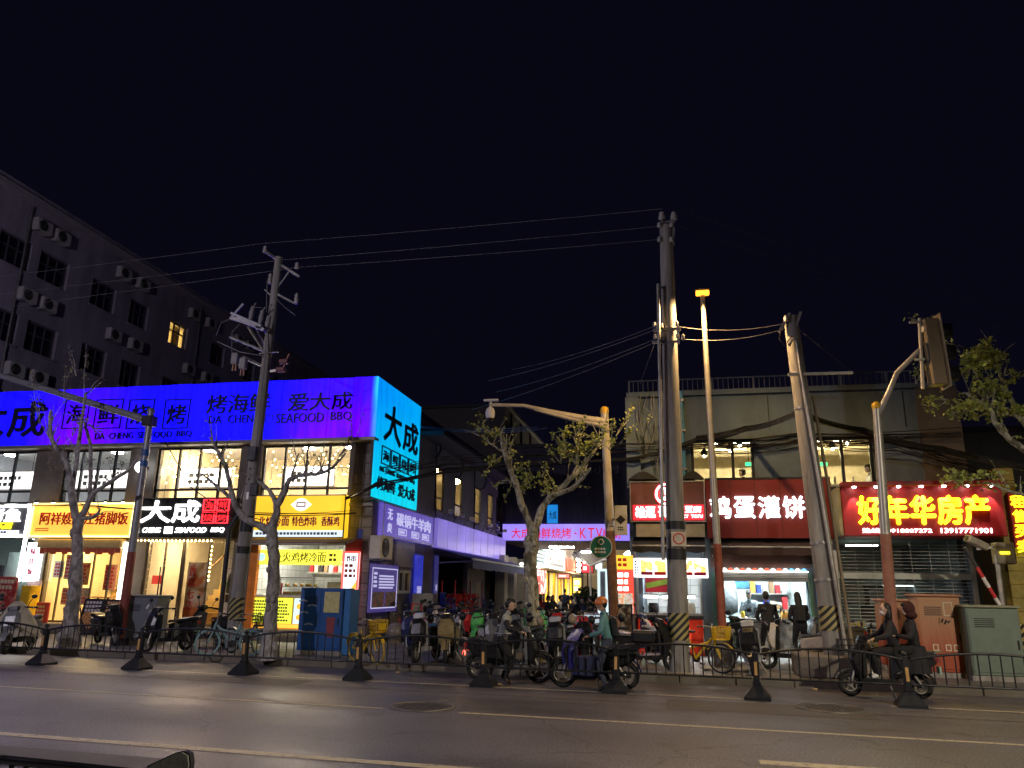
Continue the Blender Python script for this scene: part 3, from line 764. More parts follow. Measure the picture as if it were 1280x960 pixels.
stext(t, r_, '土火鸡烤冷面', .24, .84, .18, .82, mat('brown_letter', (.12, .07, .02), .6), Y4, bold=.0); scribble(t, *sub(r_, .87, .97, .2, .8), 2, Y4 - .003, MATS['brown_letter'], seed=2)
q = sub(r_, .05, .14, .12, .9); MB().lathe(((q[0] + q[1]) / 2, Y4 - .012, (q[2] + q[3]) / 2), [(.11, 0), (.11, .01)], 18, 'y').build('emblem', emit('emblem_blue', (.35, .65, 1), 1.1), t)
t, r_ = board('price_board', 'pale lit price board with red rim showing fried skewers', 427, 690, 447, 778, emit('price_pale', (.72, .92, 1), 1.3), LF - .1, .08, frame=emit('red_rim', (1, .08, .06), 1.6), fw=.05)
stext(t, r_, '炸串', .2, .8, .86, .95, MATS['red_letter'], LF - .1, bold=.04); scribble(t, *sub(r_, .12, .88, .62, .84), 3, LF - .103, MATS['red_letter'], seed=11)
q = sub(r_, .12, .88, .3, .6); mb = MB()
for i in range(5): mb.bar((q[0] + .03 + i * .07, LF - .11, q[2] + .05 + .03 * i), (q[0] + .2 + i * .045, LF - .11, q[2] + .3 + .06 * i), .05, .012)
mb.build('food_picture', emit('fried_gold', (1, .50, .05), .9, .5, 40), t)
t, r_ = board('lightbox_sign', 'slim white lightbox with pink characters beside the rice shop', 33, 679, 47, 726, emit('white_lightbox', (.92, .97, 1), 1.9), LF - .2, .18, frame=E_WHITE, fw=.03)
for i, ch in enumerate('味佳饭'): stext(t, r_, ch, .28, .72, .70 - .27 * i, .86 - .27 * i, mat('pink_letter', (.7, .08, .2), .5), LF - .2, bold=.02)
for px0, y0, px1, y1, lab in ((29, 672, 24, 727, 'white light tube standing right of the fish shop front'), (156, 678, 148, 752, 'white light tube standing at the right side of the rice shop')):
    p, q = onY(px0, y0, LF - .1), onY(px1, y1, LF - .1); x = (p.x + q.x) / 2
    o = thing('tube_lamp', lab, 'lamp', (x, LF - .1, q.z), 'upright shopfront tubes')
    MB().tube([(x, LF - .08, q.z), (x, LF - .08, p.z)], .05, 8).build('tube', E_WHITE, o)
    mb = MB(); mb.box(x - .07, x + .07, LF - .1, LF - .004, p.z, p.z + .06); mb.box(x - .07, x + .07, LF - .1, LF - .004, q.z - .06, q.z); mb.build('cap', M_GREY, o)

def lamps(xs, y, z, m, w, lab, kind='tube', grp='shop lamps'):
    for i, x in enumerate(xs):
        o = thing('ceiling_lamp', lab if len(xs) == 1 else '%s, %s' % (lab, ['left one', 'middle one', 'right one', 'last one'][i]), 'lamp', (x, y, z), grp)
        MB().box(x - w / 2, x + w / 2, y - .06, y + .06, z, z + .05).build('housing', M_WHITE, o)
        MB().box(x - w / 2 + .02, x + w / 2 - .02, y - .045, y + .045, z - .03, z - .001, .01).build('tube', m, o)
def step(x0, x1, lab):
    o = thing('door_step', lab, 'step', ((x0 + x1) / 2, LF - .5, .15))
    MB().box(x0, x1, LF - .7, LF - .02, .15, .29, .012).build('lower_step', M_KERB, o); MB().box(x0, x1, LF - .36, LF - .01, .29, .43, .012).build('upper_step', mat('step_stone', (.42, .36, .26), .6), o)
rs = []
for k, (a, b_, z0, z1) in enumerate(GR):
    mw = [M_PALE, M_WIN_WARM, M_WIN_WARM, M_WTILE][k]
    room(lb, a - .05, b_ + .05, LF + .3, LF + 4.3, .44, 3.1, mw, M_FLOOR, M_WHITE)
    MB().box(a, b_, LF + .002, LF + .298, .15, .44).build('threshold', mat('step_stone', (.42, .36, .26), .6), lb)
step(GR[1][0] + .1, GR[1][1] - .1, 'stone step before the rice shop'); step(GR[2][0] + .1, GR[2][1] - .1, 'stone step before the restaurant entrance'); step(GR[3][0] + .1, GR[3][1] - .6, 'stone step under the noodle counter')
E_SH2 = emit('rice_shop_lamp', (1, .68, .24), 300); E_SH3 = emit('entrance_lamp', (1, .76, .42), 250); E_SH4 = emit('noodle_shop_lamp', (1, .95, .82), 140)
a, b_, _, _ = GR[1]; lamps([a + .6, (a + b_) / 2, b_ - .6], LF + 1.5, 3.0, E_SH2, .7, 'warm ceiling lamp inside the rice shop')
a, b_, _, _ = GR[2]; lamps([a + .7, b_ - .7], LF + 1.4, 3.0, E_SH3, .6, 'cream ceiling lamp in the restaurant entrance')
a, b_, _, _ = GR[3]; lamps([a + .8, b_ - .9], LF + 1.2, 3.0, E_SH4, .9, 'bright ceiling lamp over the noodle counter')
a, b_, _, _ = GR[0]; lamps([b_ - .8], LF + 1.2, 3.0, E_COOL, .8, 'cool ceiling lamp in the fish shop')
def shopfront(a, b_, z0, z1, n, m, y=LF + .1, rails=(), label=None):
    f = MB(); frame_rect(f, a, b_, z0, z1, .05, y - .03, y + .03)
    for i in range(1, n): f.box(a + (b_ - a) * i / n - .018, a + (b_ - a) * i / n + .018, y - .03, y + .03, z0 + .05, z1 - .05)
    o = f.build('shopfront', m, lb)
    for i in range(n): MB().box(a + (b_ - a) * i / n + .02, a + (b_ - a) * (i + 1) / n - .02, y - .004, y + .004, z0 + .03, z1 - .03).build('pane', M_GLASS, o)
    return o
a, b_, _, z1 = GR[1]; shopfront(a, b_, .44, z1, 5, mat('bronze_frame', (.10, .08, .05), .4, .5))
o = thing('shutter_box', 'cream rolled shutter hood above the rice shop window', 'shutter', ((a + b_) / 2, LF - .2, 2.8))
MB().box(a - .1, b_, LF - .3, LF - .005, 2.62, 2.9, .03).build('hood', mat('hood_cream', (.6, .47, .22), .5, .2), o)
mb = MB()
for i in range(14): mb.box(a + i * (b_ - a) / 14 + .005, a + (i + 1) * (b_ - a) / 14 - .005, LF - .27, LF - .255, 2.44 + .05 * (i % 2), 2.62)
mb.build('valance', mat('valance_red', (.55, .12, .06), .7), o)
mb = MB().box(a, b_, LF + 3.2, LF + 3.5, .44, 1.4); mb.box(a, b_, LF + 3.1, LF + 3.55, 1.4, 1.46)
tag(mb.build('counter', mat('oak', (.5, .33, .15), .5)), 'oak service counter at the back of the rice shop', 'counter')
ORANGE = mat('orange_print', (.75, .36, .06), .6, var=.3, scale=12)
for i, (u, v, w, h, m, lab) in enumerate(((.10, 1.75, .35, .5, M_WHITE, 'white notice on the rice shop glass, leftmost'), (.24, 1.7, .28, .75, M_CREAM, 'tall cream notice on the rice shop glass'), (.36, 1.55, .55, .65, ORANGE, 'orange menu sheet hung in the rice shop window'), (.74, 1.4, .42, .75, mat('red_menu', (.7, .25, .1), .6, var=.5, scale=15), 'red and gold menu sheet by the right pane of the rice shop'), (.25, .95, .95, .5, mat('tan_print', (.7, .48, .22), .6, var=.5, scale=9), 'tan picture frieze along the lower rice shop window'))):
    x = a + (b_ - a) * u; o = MB().box(x, x + w, LF + .125, LF + .14, v, v + h).build('poster', m)
    tag(o, lab, 'poster', 'posters in the rice shop'); scribble(o, x + .04, x + w - .04, v + .05, v + h - .05, max(3, int(h / .11)), LF + .125, mat('red_letter', (.6, .02, .01), .5), seed=i)
for i, u in enumerate((.35, .62)):
    x = a + (b_ - a) * u; o = thing('dining_table', ['left', 'right'][i] + ' wooden dining table inside the rice shop', 'table', (x, LF + 1.6, .44), 'rice shop tables')
    MB().box(x - .45, x + .45, LF + 1.3, LF + 1.9, 1.14, 1.18, .01).build('tabletop', M_WOOD, o)
    for sx in (-.4, .4):
        for sy in (1.35, 1.85): MB().box(x + sx - .02, x + sx + .02, LF + sy - .02, LF + sy + .02, .44, 1.14).build('leg', M_DARK, o)
o = thing('locker_column', 'narrow yellow column cabinet at the left of the rice shop door', 'cabinet', (a + .05, LF - .3, .15))
MB().box(a - .18, a + .14, LF - .5, LF - .08, .15, 1.5, .02).build('body', mat('yellow_enamel', (.75, .48, .02), .4), o); MB().box(a - .12, a + .08, LF - .512, LF - .501, .5, 1.3).build('door', mat('yellow_enamel_b', (.68, .42, .02), .4), o)
o = MB().box(a + .32, a + .78, LF - .38, LF - .30, .43, 1.02, .02).build('sandwich_board', mat('scarlet_print', (.75, .08, .03), .5)); tag(o, 'small scarlet board standing on the rice shop step', 'board'); scribble(o, a + .38, a + .72, .5, .95, 4, LF - .38, mat('gold_print', (.8, .6, .2), .5), seed=4)
for i, (p0, p1, lab) in enumerate(((73, 88, 'dark menu board with small white print half hidden by the tree trunk'), (94, 120, 'dark menu board with a heart shaped platter picture'), (121, 143, 'dark menu board with brown dishes, beside the red post'))):
    x0, x1 = onY(p0, 770, LF - 1.0).x, onY(p1, 770, LF - 1.0).x; o = thing('menu_board', lab, 'board', (x0, LF - 1.0, .15), 'menu boards before the rice shop')
    M = Matrix.Translation((x0, LF - .85, .17)) @ Matrix.Rotation(R(-10), 4, 'X'); w = x1 - x0
    MB(M).box(0, w, -.02, .02, 0, 1.0, .008).build('panel', mat('board_black', (.035, .03, .035), .5), o)
    frame_rect(MB(M), 0, w, 0, 1.0, .02, -.03, -.021).build('frame', M_DARK, o)
    mb = MB(M)
    if i == 1:
        pts = [(w * .5 + .42 * w * (math.sin(s) ** 3), .42 + .30 * (.8125 * math.cos(s) - .3125 * math.cos(2 * s) - .125 * math.cos(3 * s) - .0625 * math.cos(4 * s))) for s in [2 * math.pi * k / 26 for k in range(26)]]
        mb.prism(pts, -.028, -.021)
    else: mb.box(w * .1, w * .9, -.028, -.021, .12, .48)
    mb.build('food_picture', ramp_mat('platter_print', [(.3, (.12, .05, .02)), (.5, (.55, .25, .08)), (.62, (.65, .42, .2)), (.75, (.35, .3, .1))], 22, .5), o)
    mb = MB(M)
    for r2 in range(3):
        for c2 in range(5): mb.box(w * (.12 + .155 * c2), w * (.12 + .155 * c2) + w * .11, -.026, -.021, .86 - r2 * .11, .93 - r2 * .11)
    mb.build('print', mat('board_print', (.62, .60, .66), .6) if i < 2 else mat('board_print_orange', (.75, .42, .22), .6), o)
    MB().bar((x0 + .05, LF - .7, .16), (x0 + .05, LF - .9, .9), .025).build('prop', M_DARK, o)
a, b_, _, z1 = GR[0]
mb = MB()
for i in range(22): mb.tube([(b_ - .95 + i * .045, LF + .14, .44), (b_ - .95 + i * .045, LF + .14, 2.5)], .02, 5, False)
mb.build('corrugated_panel', mat('aqua_sheet', (.30, .42, .40), .5, .3), lb)
MB().box(b_ - 2.5, b_ - 1.0, LF - .02, LF + .1, 1.5, 2.1, .02).build('window_frame', M_BLACK, lb)
o = thing('poster', 'dark red food poster leaning at the left edge below the fish shop', 'poster', (b_ - 1, LF - .3, .5))
x0, x1 = onY(-30, 745, LF - .3).x, onY(19, 745, LF - .3).x
MB().box(x0, x1, LF - .3, LF - .26, .75, 1.75, .01).build('sheet', ramp_mat('red_food_print', [(.25, (.18, .02, .02)), (.5, (.40, .03, .03)), (.62, (.55, .3, .2)), (.75, (.3, .05, .03))], 9, .5), o)
mb = MB()
for i in range(4): mb.box(x1 - .62 + i * .13, x1 - .52 + i * .13, LF - .31, LF - .301, 1.55, 1.66); mb.box(x1 - .66 + i * .13, x1 - .57 + i * .13, LF - .31, LF - .301, 1.38, 1.49)
mb.build('print', M_CREAM, o)
for x in (x0 + .1, x1 - .1): MB().bar((x, LF - .12, .15), (x, LF - .27, 1.6), .03).build('leg', M_DARK, o)
o = MB().box(x1 + .12, x1 + .62, LF - .06, LF - .012, .5, 1.65).build('notice', mat('dusty_pink_print', (.33, .24, .25), .7, var=.4, scale=14)); tag(o, 'faded pinkish notice panel on the pier beside the fish shop', 'panel')
a, b_, _, z1 = GR[2]
xm = a + (b_ - a) * .42
o = shopfront(a, xm, .44, z1, 2, mat('brushed_frame', (.30, .26, .20), .35, .7), LF + .12)
for s_ in (-1, 1):
    x = (a + xm) / 2 + s_ * .06; MB().tube([(x, LF + .06, 1.0), (x, LF + .05, 2.1)], .018, 8).build('door_handle', M_BLACK, o)
shopfront(xm + .02, b_, .44, z1, 2, MATS['brushed_frame'], LF + .12)
stair = MB(); sx0, sx1 = xm - .5, xm + 1.2
stp = thing('staircase', 'warm lit staircase climbing behind the restaurant glass', 'stairs', (xm, LF + 2, .44))
for i in range(9): MB().box(xm - .25, xm + .9, LF + .9 + i * .28, LF + 1.19 + i * .28, .44 + i * .17, .61 + i * .17).build('step', mat('stair_tread', (.62, .42, .16), .5), stp)
MB().tube([(xm - .3, LF + .9, 1.4), (xm - .3, LF + 3.3, 2.9)], .03, 8).build('handrail', M_WOOD, stp)
x0, x1 = onY(231, 740, LF + .2).x, onY(257, 740, LF + .2).x
o = thing('banner', 'tall cream and orange opening banner inside the restaurant entrance', 'banner', (x0, LF + .25, .44)); MB().box(x0, x1, LF + .22, LF + .25, .5, 2.25).build('sheet', ramp_mat('banner_print', [(.35, (.75, .66, .5)), (.52, (.7, .45, .25)), (.6, (.6, .18, .05))], 3.2, .6), o)
for i, ch in enumerate('首届七店'): text(o, ch, x0 + .06, x0 + .3, 1.85 - i * .32, 2.1 - i * .32, LF + .219, MATS['red_letter'], .01, .03)
MB().box(x0, x1, LF + .21, LF + .219, .5, .95).build('orange_field', mat('deep_orange_print', (.6, .16, .03), .6), o)
MB().box(x1 + .05, b_ + .03, LF + 1.0, LF + 1.05, .45, 3.05).build('partition', M_WTILE, lb)
o = thing('coat', 'dark green coat hanging on the tiled wall inside the entrance', 'coat', (x1 + .35, LF + .9, 1.6))
MB().lathe((x1 + .38, LF + .9, 1.35), [(.02, 0), (.13, .05), (.15, .3), (.12, .5), (.05, .62), (.02, .66)], 8).build('cloth', mat('coat_green', (.05, .07, .05), .8), o); MB().tube([(x1 + .38, LF + .9, 2.0), (x1 + .38, LF + .98, 2.08)], .01, 5).build('hook', M_GALV, o)
MB().box(x1 + .2, x1 + .5, LF + .94, LF + .99, 1.1, 1.32).build('trouser_leg', M_BLACK, o)
o = MB().box(a + .25, a + .6, LF + .135, LF + .142, 1.6, 1.85).build('door_sticker', emit('red_sticker', (1, .06, .03), .5)); tag(o, 'red shop sticker on the restaurant glass door', 'sticker')
a, b_, _, z1 = GR[3]; xe = onY(428, 740, LF).x
ct = thing('food_counter', 'yellow and pale blue lit noodle counter with printed menu panels', 'counter', ((a + xe) / 2, LF, .43))
MB().box(a + .02, xe, LF - .06, LF + .5, .43, 1.30).build('counter_body', mat('counter_orange', (.75, .40, .05), .5), ct)
MB().box(a, xe + .02, LF - .1, LF + .55, 1.30, 1.345, .008).build('worktop', M_WHITE, ct)
for i in range(4):
    x0, x1 = a + .08 + (xe - a - .1) * i / 4, a + .02 + (xe - a - .1) * (i + 1) / 4
    p = MB().box(x0, x1, LF - .085, LF - .062, .58, 1.27).build('menu_panel', emit('menu_lime', (.75, .80, .05), 1.0, .08) if i < 2 else emit('menu_sky', (.55, .82, .95), 1.0, .06), ct)
    if i < 2: scribble(p, x0 + .06, x1 - .06, .62, 1.22, 7, LF - .086, MATS['brown_letter'], seed=20 + i, fill=.6)
    else:
        mb = MB()
        for zz in (1.05, .76): mb.ell((x0 + .2, LF - .09, zz), .13, .012, .085, 12, 5)
        mb.build('food_picture', emit('noodle_print', (1, .45, .03), .9, .5, 30), p); scribble(p, x0 + .38, x1 - .03, .66, 1.15, 4, LF - .086, MATS['red_letter'], seed=31 + i)
MB().box(a + .01, xe + .01, LF - .1, LF - .063, .46, .56).build('gold_strip', emit('gold_strip', (1, .5, .05), 1.0), ct)
cab = thing('display_case', 'glass food display case on the noodle counter', 'display case', (a + 1.4, LF + .2, 1.345))
frame_rect(MB(), a + .9, a + 1.95, 1.345, 1.85, .025, LF + .02, LF + .05).build('frame', M_GALV, cab); MB().box(a + .93, a + 1.92, LF + .03, LF + .036, 1.37, 1.83).build('pane', M_GLASS, cab)
MB().box(a + .9, a + 1.95, LF + .05, LF + .45, 1.58, 1.6).build('shelf', M_GALV, cab)
fd = MB(); rn = random.Random(5)
for i in range(26): fd.ell((a + .98 + rn.random() * .88, LF + .1 + rn.random() * .3, 1.41 + (.23 if i % 2 else 0)), .06, .05, .045, 6, 4)
fd.build('food', ramp_mat('food_mix', [(.3, (.35, .12, .04)), (.5, (.6, .35, .08)), (.6, (.2, .3, .05)), (.7, (.6, .1, .04))], 6, .5), cab, 'stuff')
for i, (u, h, m, lab) in enumerate(((.18, .5, M_WHITE, 'white cups stack beside the orange post of the noodle shop'), (.28, .34, M_RED, 'red sauce tub on the noodle counter'))):
    x = a + (xe - a) * u; o = MB().lathe((x, LF + .22, 1.345), [(.07, 0), (.085, h * .8), (.09, h)], 10).build('cup_stack' if i == 0 else 'sauce_tub', m); tag(o, lab, 'cup' if i == 0 else 'tub')
o = thing('wall_shelf', 'shelf crowded with bottles and boxes at the back of the noodle shop', 'shelf', (a + 1.2, LF + 2, 2))
MB().box(a + .8, a + 2.0, LF + 1.9, LF + 2.2, 2.0, 2.04).build('board', M_GALV, o)
for i in range(7): MB().box(a + .85 + i * .16, a + .96 + i * .16, LF + 1.95, LF + 2.12, 2.04, 2.2 + rn.random() * .2).build('pack', [M_RED, M_CREAM, M_DARK, M_WOOD, M_WHITE][i % 5], o)
for x in (a + .85, a + 1.95): MB().box(x, x + .03, LF + 2.15, LF + 4.2, 1.9, 2.0).build('bracket', M_GALV, o)
o = MB().box(a + 1.3, a + 2.15, LF + 2.3, LF + 2.8, .44, 1.75, .03).build('fridge', M_GREY); tag(o, 'grey steel fridge at the back of the noodle shop', 'fridge')
MB().box(a - .02, a + .22, LF - .16, LF - .005, .43, 2.75, .01).build('orange_post', mat('orange_enamel', (.8, .26, .04), .4), lb)
o = thing('noodle_awning', 'dusty grey folded awning above the noodle counter', 'awning', ((a + b_) / 2, LF - .4, 2.9))
MB().prism([(LF - .02, 2.99), (LF - .75, 2.80), (LF - .78, 2.72), (LF - .02, 2.90)], a - .15, b_ + .05, axis='x').build('canopy', mat('dusty_canvas', (.22, .19, .16), .9, bump=.2), o)
MB().tube([(a - .15, LF - .78, 2.74), (b_ + .05, LF - .78, 2.74)], .03, 8).build('front_bar', M_GALV, o)
MB().box(xe + .02, b_ + .25, LF - .06, LF - .035, .5, 2.92).build('red_panel', mat('brick_red_panel', (.30, .045, .03), .7), lb)
for i, (u, z, w, h, m, lab) in enumerate(((-.52, 2.25, .22, .62, M_WHITE, 'white strip notice on the corner pier'), (-.52, 1.45, .24, .6, mat('patterned_notice', (.30, .32, .40), .7, var=.8, scale=18), 'dark patterned poster on the corner pier'), (-.48, .75, .2, .6, M_CREAM, 'lower cream notice on the corner pier'), (-.42, 2.95, .16, .26, M_BLUEP, 'small blue house number plate on the corner pier'))):
    o = MB().box(LX + u, LX + u + w, LF - .05, LF - .035, z, z + h).build('notice', m); tag(o, lab, 'notice')
TX = -25.0
tb = thing('apartment_block', 'tall dark grey block with rows of unlit windows behind the restaurant', 'building', (TX - 3, 40, .15))
TZ = onX(135, 300, TX).z
cols = [(1.5, 41), (51, 87), (115, 145), (162, 185), (211, 233), (262, 279), (303, 316), (340, 351), (374, 383), (400, 408)]
ez = onX(0, 215, TX).z
wins = []
zt = onX(1.5, 284, TX).z; zb = onX(1.5, 325, TX).z
for k, (p0, p1) in enumerate(cols):
    y0, y1, _, _ = RXp(p0, 216 + .63 * p0 + 50, 216 + .63 * p0 + 90, p1, TX)
    for r_ in range(3): wins.append((y0, y1, zb - 3.05 * r_, zt - 3.05 * r_, r_, k))
wins += [(wins[0][0] - 7.5 + 0, wins[0][0] - 6.0, zb - 3.05 * r_, zt - 3.05 * r_, r_, -1) for r_ in range(3)]
mb = MB(); wall_open(mb, 12, 78, .15, ez - .5, TX - .3, TX, wins, '+X'); mb.build('wall', M_TALL, tb)
MB().box(TX - 14, TX - .3, 12, 12.3, .15, ez - .5).build('end_wall', M_TALL, tb)
MB().box(TX - 14, TX - .3, 77.7, 78, .15, ez - .5).build('end_wall', M_TALL, tb)
MB().box(TX - 14, TX + .35, 11.7, 78.3, ez - .5, ez - .28).build('cornice', mat('cornice_render', (.40, .36, .42), .9), tb)
MB().box(TX - 14, TX + .1, 11.9, 78.1, ez - .28, ez + .05).build('parapet', M_TALL, tb)
mfr = mat('window_frame_dark', (.10, .09, .12), .5)
for (y0, y1, z0, z1, r_, k) in wins:
    f = MB(); frame_rect(f, y0, y1, z0, z1, .06, TX - .22, TX - .14, '+X')
    ym = [y0 + (y1 - y0) * u for u in (.36, .66)]
    for y in ym: f.box(TX - .22, TX - .14, y - .025, y + .025, z0 + .06, z1 - .06)
    for a, b_ in zip([y0 + .06] + [y + .025 for y in ym], [y - .025 for y in ym] + [y1 - .06]): f.box(TX - .215, TX - .145, a, b_, z1 - .5, z1 - .45)
    w_ = f.build('window', mfr, tb)
    lit = r_ == 0 and k == 4
    MB().box(TX - .185, TX - .178, y0 + .03, y1 - .03, z0 + .03, z1 - .03).build('pane', M_GLASS if lit else M_DGLASS, w_)
    MB().box(TX - .1, TX + .06, y0 - .05, y1 + .05, z0 - .08, z0 - .005).build('sill', M_TALL, w_)
    if lit:
        room(tb, TX - 3.2, TX - .32, y0 - 1, y1 + 1, z0 - .9, z1 + .3, M_WIN_WARM, M_FLOOR, M_WHITE, name='lit_room', op='+X')
        for u, v in ((0.02, .3), (.55, .95)): MB().box(TX - .5, TX - .45, y0 + (y1 - y0) * u, y0 + (y1 - y0) * v, z0, z1).build('curtain', mat('yellow_curtain', (.7, .55, .2), .9, var=.3, stretch=(1, 8, .1)), w_)
        o = thing('ceiling_lamp', 'warm lamp glowing in the single lit window of the tall block', 'lamp', (TX - 1.5, (y0 + y1) / 2, z1 + .2)); MB().lathe((TX - 1.5, (y0 + y1) / 2, z1 + .08), [(.1, 0), (.25, .06), (.25, .2)], 12).build('diffuser', emit('lit_window_lamp', (1, .72, .25), 60), o)
def ac_unit(base, face, label, group=None, big=1.0, dark=False):
    """outdoor unit: body, fan, grille, two wall brackets"""
    o = thing('air_conditioner', label, 'air conditioner', base, group); x, y, z = base
    w, d, h = .82 * big, .3 * big, .56 * big
    mbd = mat('ac_white', (.5, .48, .5), .6) if dark else mat('ac_clean', (.62, .62, .60), .55)
    if face == '+X':
        MB().box(x + .05, x + .05 + d, y, y + w, z, z + h, .02).build('body', mbd, o)
        c = (x + .05 + d + .002, y + w * .38, z + h * .5)
        MB().lathe(c, [(h * .42, 0), (h * .42, .012), (h * .38, .02)], 18, 'x').build('fan_ring', M_DARK, o)
        g = MB()
        for i in range(5): g.torus((c[0] + .022, c[1], c[2]), h * .08 * (i + .6), .004, 'x', 16, 4)
        g.build('grille', M_GREY, o)
        for q in (y + .1, y + w - .1): MB().box(x - .02, x + d + .08, q, q + .03, z - .04, z - .003).build('bracket', M_GREY, o)
    else:
        MB().box(x, x + w, y - .05 - d, y - .05, z, z + h, .02).build('body', mbd, o)
        c = (x + w * .38, y - .05 - d - .014, z + h * .5); MB().lathe(c, [(h * .42, 0), (h * .42, .012)], 18, 'y').build('fan_ring', M_DARK, o)
    return o
k = 0
words = ['first', 'second', 'third', 'fourth', 'fifth', 'sixth', 'seventh', 'eighth', 'ninth', 'tenth', 'eleventh', 'twelfth']
for r_, row in ((0, [(38, 284), (62, 299), (143, 343), (167, 358), (233, 396), (254, 408), (290, 430), (303, 437)]), (1, [(18, 370), (44, 384), (130, 418), (157, 434), (226, 464), (249, 476)]), (2, [(3, 457), (33, 470)])):
    rz = None
    for i, (px, py) in enumerate(row):
        p = onX(px, py, TX)
        ac_unit((TX, p.y, zt + .55 - 3.05 * r_), '+X', 'weathered air conditioner on the tall block, %s row, %s from the left' % (['top', 'middle', 'lower'][r_], words[i]), 'air conditioners on the tall block', .95, True)
for q, px in enumerate((26, 258)):
    p = onX(px, 330, TX); o = MB().tube([(TX + .06, p.y, 3), (TX + .06, p.y, ez - .6)], .05, 6).build('drain_pipe', M_GREY); tag(o, ['near', 'far'][q] + ' drain pipe running down the tall dark block', 'pipe')

side = []
for (p0, yt, yb, p1) in ((543.5, 600, 636, 554), (568, 609, 643, 577), (593, 618, 655, 600), (609, 627, 661, 615), (620, 631, 667, 624.5)):
    a, b_, c, d = RXp(p0, yt, yb, p1, LX); side.append((a, b_, 4.35, 5.95))
dA = RXp(548, 690, 760, 581, LX); dB = RXp(606, 705, 760, 622, LX)
gops = [(dA[0], dA[1], .15, 2.75), (dB[0], dB[1], .15, 2.6)]
mb = MB(); wall_open(mb, LF + .3, 37.2, .15, 7.34, LX - .08, LX, side + gops, '+X'); mb.build('alley_wall', M_LCONC, lb)
MB().box(LX - .31, LX + .85, sy1 + .1, 37.6, 6.7, 6.84).build('eave', M_ROOF, lb)
room(lb, LX - 3.5, LX - .09, 26.5, 37, 3.9, 6.6, M_WIN_WARM, M_FLOOR, M_WHITE, op='+X')
for y in (28, 31.5, 35):
    o = thing('ceiling_lamp', 'warm lamp behind the alley side windows, %s' % {28: 'nearest', 31.5: 'middle', 35: 'farthest'}[y], 'lamp', (LX - 1.6, y, 6.5), 'alley room lamps'); MB().lathe((LX - 1.6, y, 6.4), [(.1, 0), (.22, .05), (.22, .15)], 12).build('diffuser', emit('alley_room_lamp', (1, .70, .28), 120), o)
for i, (a, b_, c, d) in enumerate(side):
    f = MB(); frame_rect(f, a, b_, c, d, .06, LX - .05, LX + .02, '+X'); f.box(LX - .045, LX + .015, a + .06, b_ - .06, c + .45, c + .5); w_ = f.build('window', M_BLACK, lb)
    MB().box(LX - .02, LX - .013, a + .03, b_ - .03, c + .03, d - .03).build('pane', M_GLASS, w_)
    MB().box(LX + .002, LX + .1, a - .08, b_ + .08, c - .1, c - .01).build('sill', M_LCONC, w_)
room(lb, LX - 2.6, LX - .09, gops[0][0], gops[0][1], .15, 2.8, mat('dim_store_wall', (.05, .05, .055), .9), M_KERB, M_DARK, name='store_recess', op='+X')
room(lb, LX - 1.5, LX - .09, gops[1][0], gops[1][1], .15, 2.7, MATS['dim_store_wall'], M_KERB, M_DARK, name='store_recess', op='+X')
PX = LX + .22
M_LETX = emit('sign_print', (1, .95, .85), 2.0)
def boardX(name, label, p0, yt, yb, p1, m, X=PX, depth=.16, frame=None, fw=.05):
    a, b_, c, d = RXp(p0, yt, yb, p1, X); t = thing(name, label, 'sign', (X, (a + b_) / 2, c))
    MB().box(X - depth, X, a, b_, c, d, .012).build('board', m, t)
    if frame: frame_rect(MB(), a, b_, c, d, fw, X + .001, X + .02, '+X').build('frame', frame, t)
    return t, (a, b_, c, d)
E_PUR = emit('violet_board', (.10, .07, .42), .55, .15, .8, (.2, .15, .5)); M_LIL = emit('lilac_letter', (.62, .60, .95), .55)
t, r_ = boardX('shop_sign', 'violet stew shop sign with white characters on the alley wall', 479, 627, 670, 542, E_PUR, frame=M_GREY, fw=.03)
def xt(t, r_, body, u0, u1, v0, v1, m, bold=.02): a, b_, c, d = sub(r_, u0, u1, v0, v1); text(t, body, a, b_, c, d, PX + .002, m, .02, bold, '+X')
xt(t, r_, '无', .07, .15, .52, .84, M_LIL); xt(t, r_, '炎', .07, .15, .14, .42, M_LIL); xt(t, r_, '碳锅牛羊肉', .22, .92, .40, .80, M_LIL, .04)
for u in (.27, .52, .74): frame_rect(MB(), r_[0] + (r_[1] - r_[0]) * u, r_[0] + (r_[1] - r_[0]) * (u + .15), r_[2] + .12, r_[2] + .32, .03, PX + .002, PX + .015, '+X').build('label_box', M_LIL, t); scribble(t, r_[0] + (r_[1] - r_[0]) * (u + .02), r_[0] + (r_[1] - r_[0]) * (u + .13), r_[2] + .15, r_[2] + .29, 1, PX + .002, M_LIL, '+X', 1, seed=3)
t, r2 = boardX('blank_sign', 'long blank pale panel washed purple above the blue awning', 547, 647, 684, 632, emit('blank_panel', (.20, .15, .62), .62, .3, .5, (.3, .28, .32)), PX, .2)  # purple light on the pale panel put into its own emission
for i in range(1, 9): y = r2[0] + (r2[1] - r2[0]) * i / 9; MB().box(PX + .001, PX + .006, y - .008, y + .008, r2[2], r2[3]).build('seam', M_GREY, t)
for i in range(7):
    y = r2[0] + .7 + i * 1.55; o = thing('spot_lamp', 'dead floodlight on the ledge over the blank purple panel, %s from the street' % words[i], 'lamp', (PX, y, r2[3]), 'unlit floodlights')
    MB().tube([(PX - .1, y, r2[3]), (PX + .02, y, r2[3] + .22), (PX + .2, y, r2[3] + .26)], .015, 6).build('arm', M_DARK, o); MB().box(PX + .18, PX + .36, y - .1, y + .1, r2[3] + .22, r2[3] + .36, .02).build('lamp_head', M_GALV, o)
KY = 38.3
def RYk(a, b_, c, d): return RY(a, b_, c, d, KY)
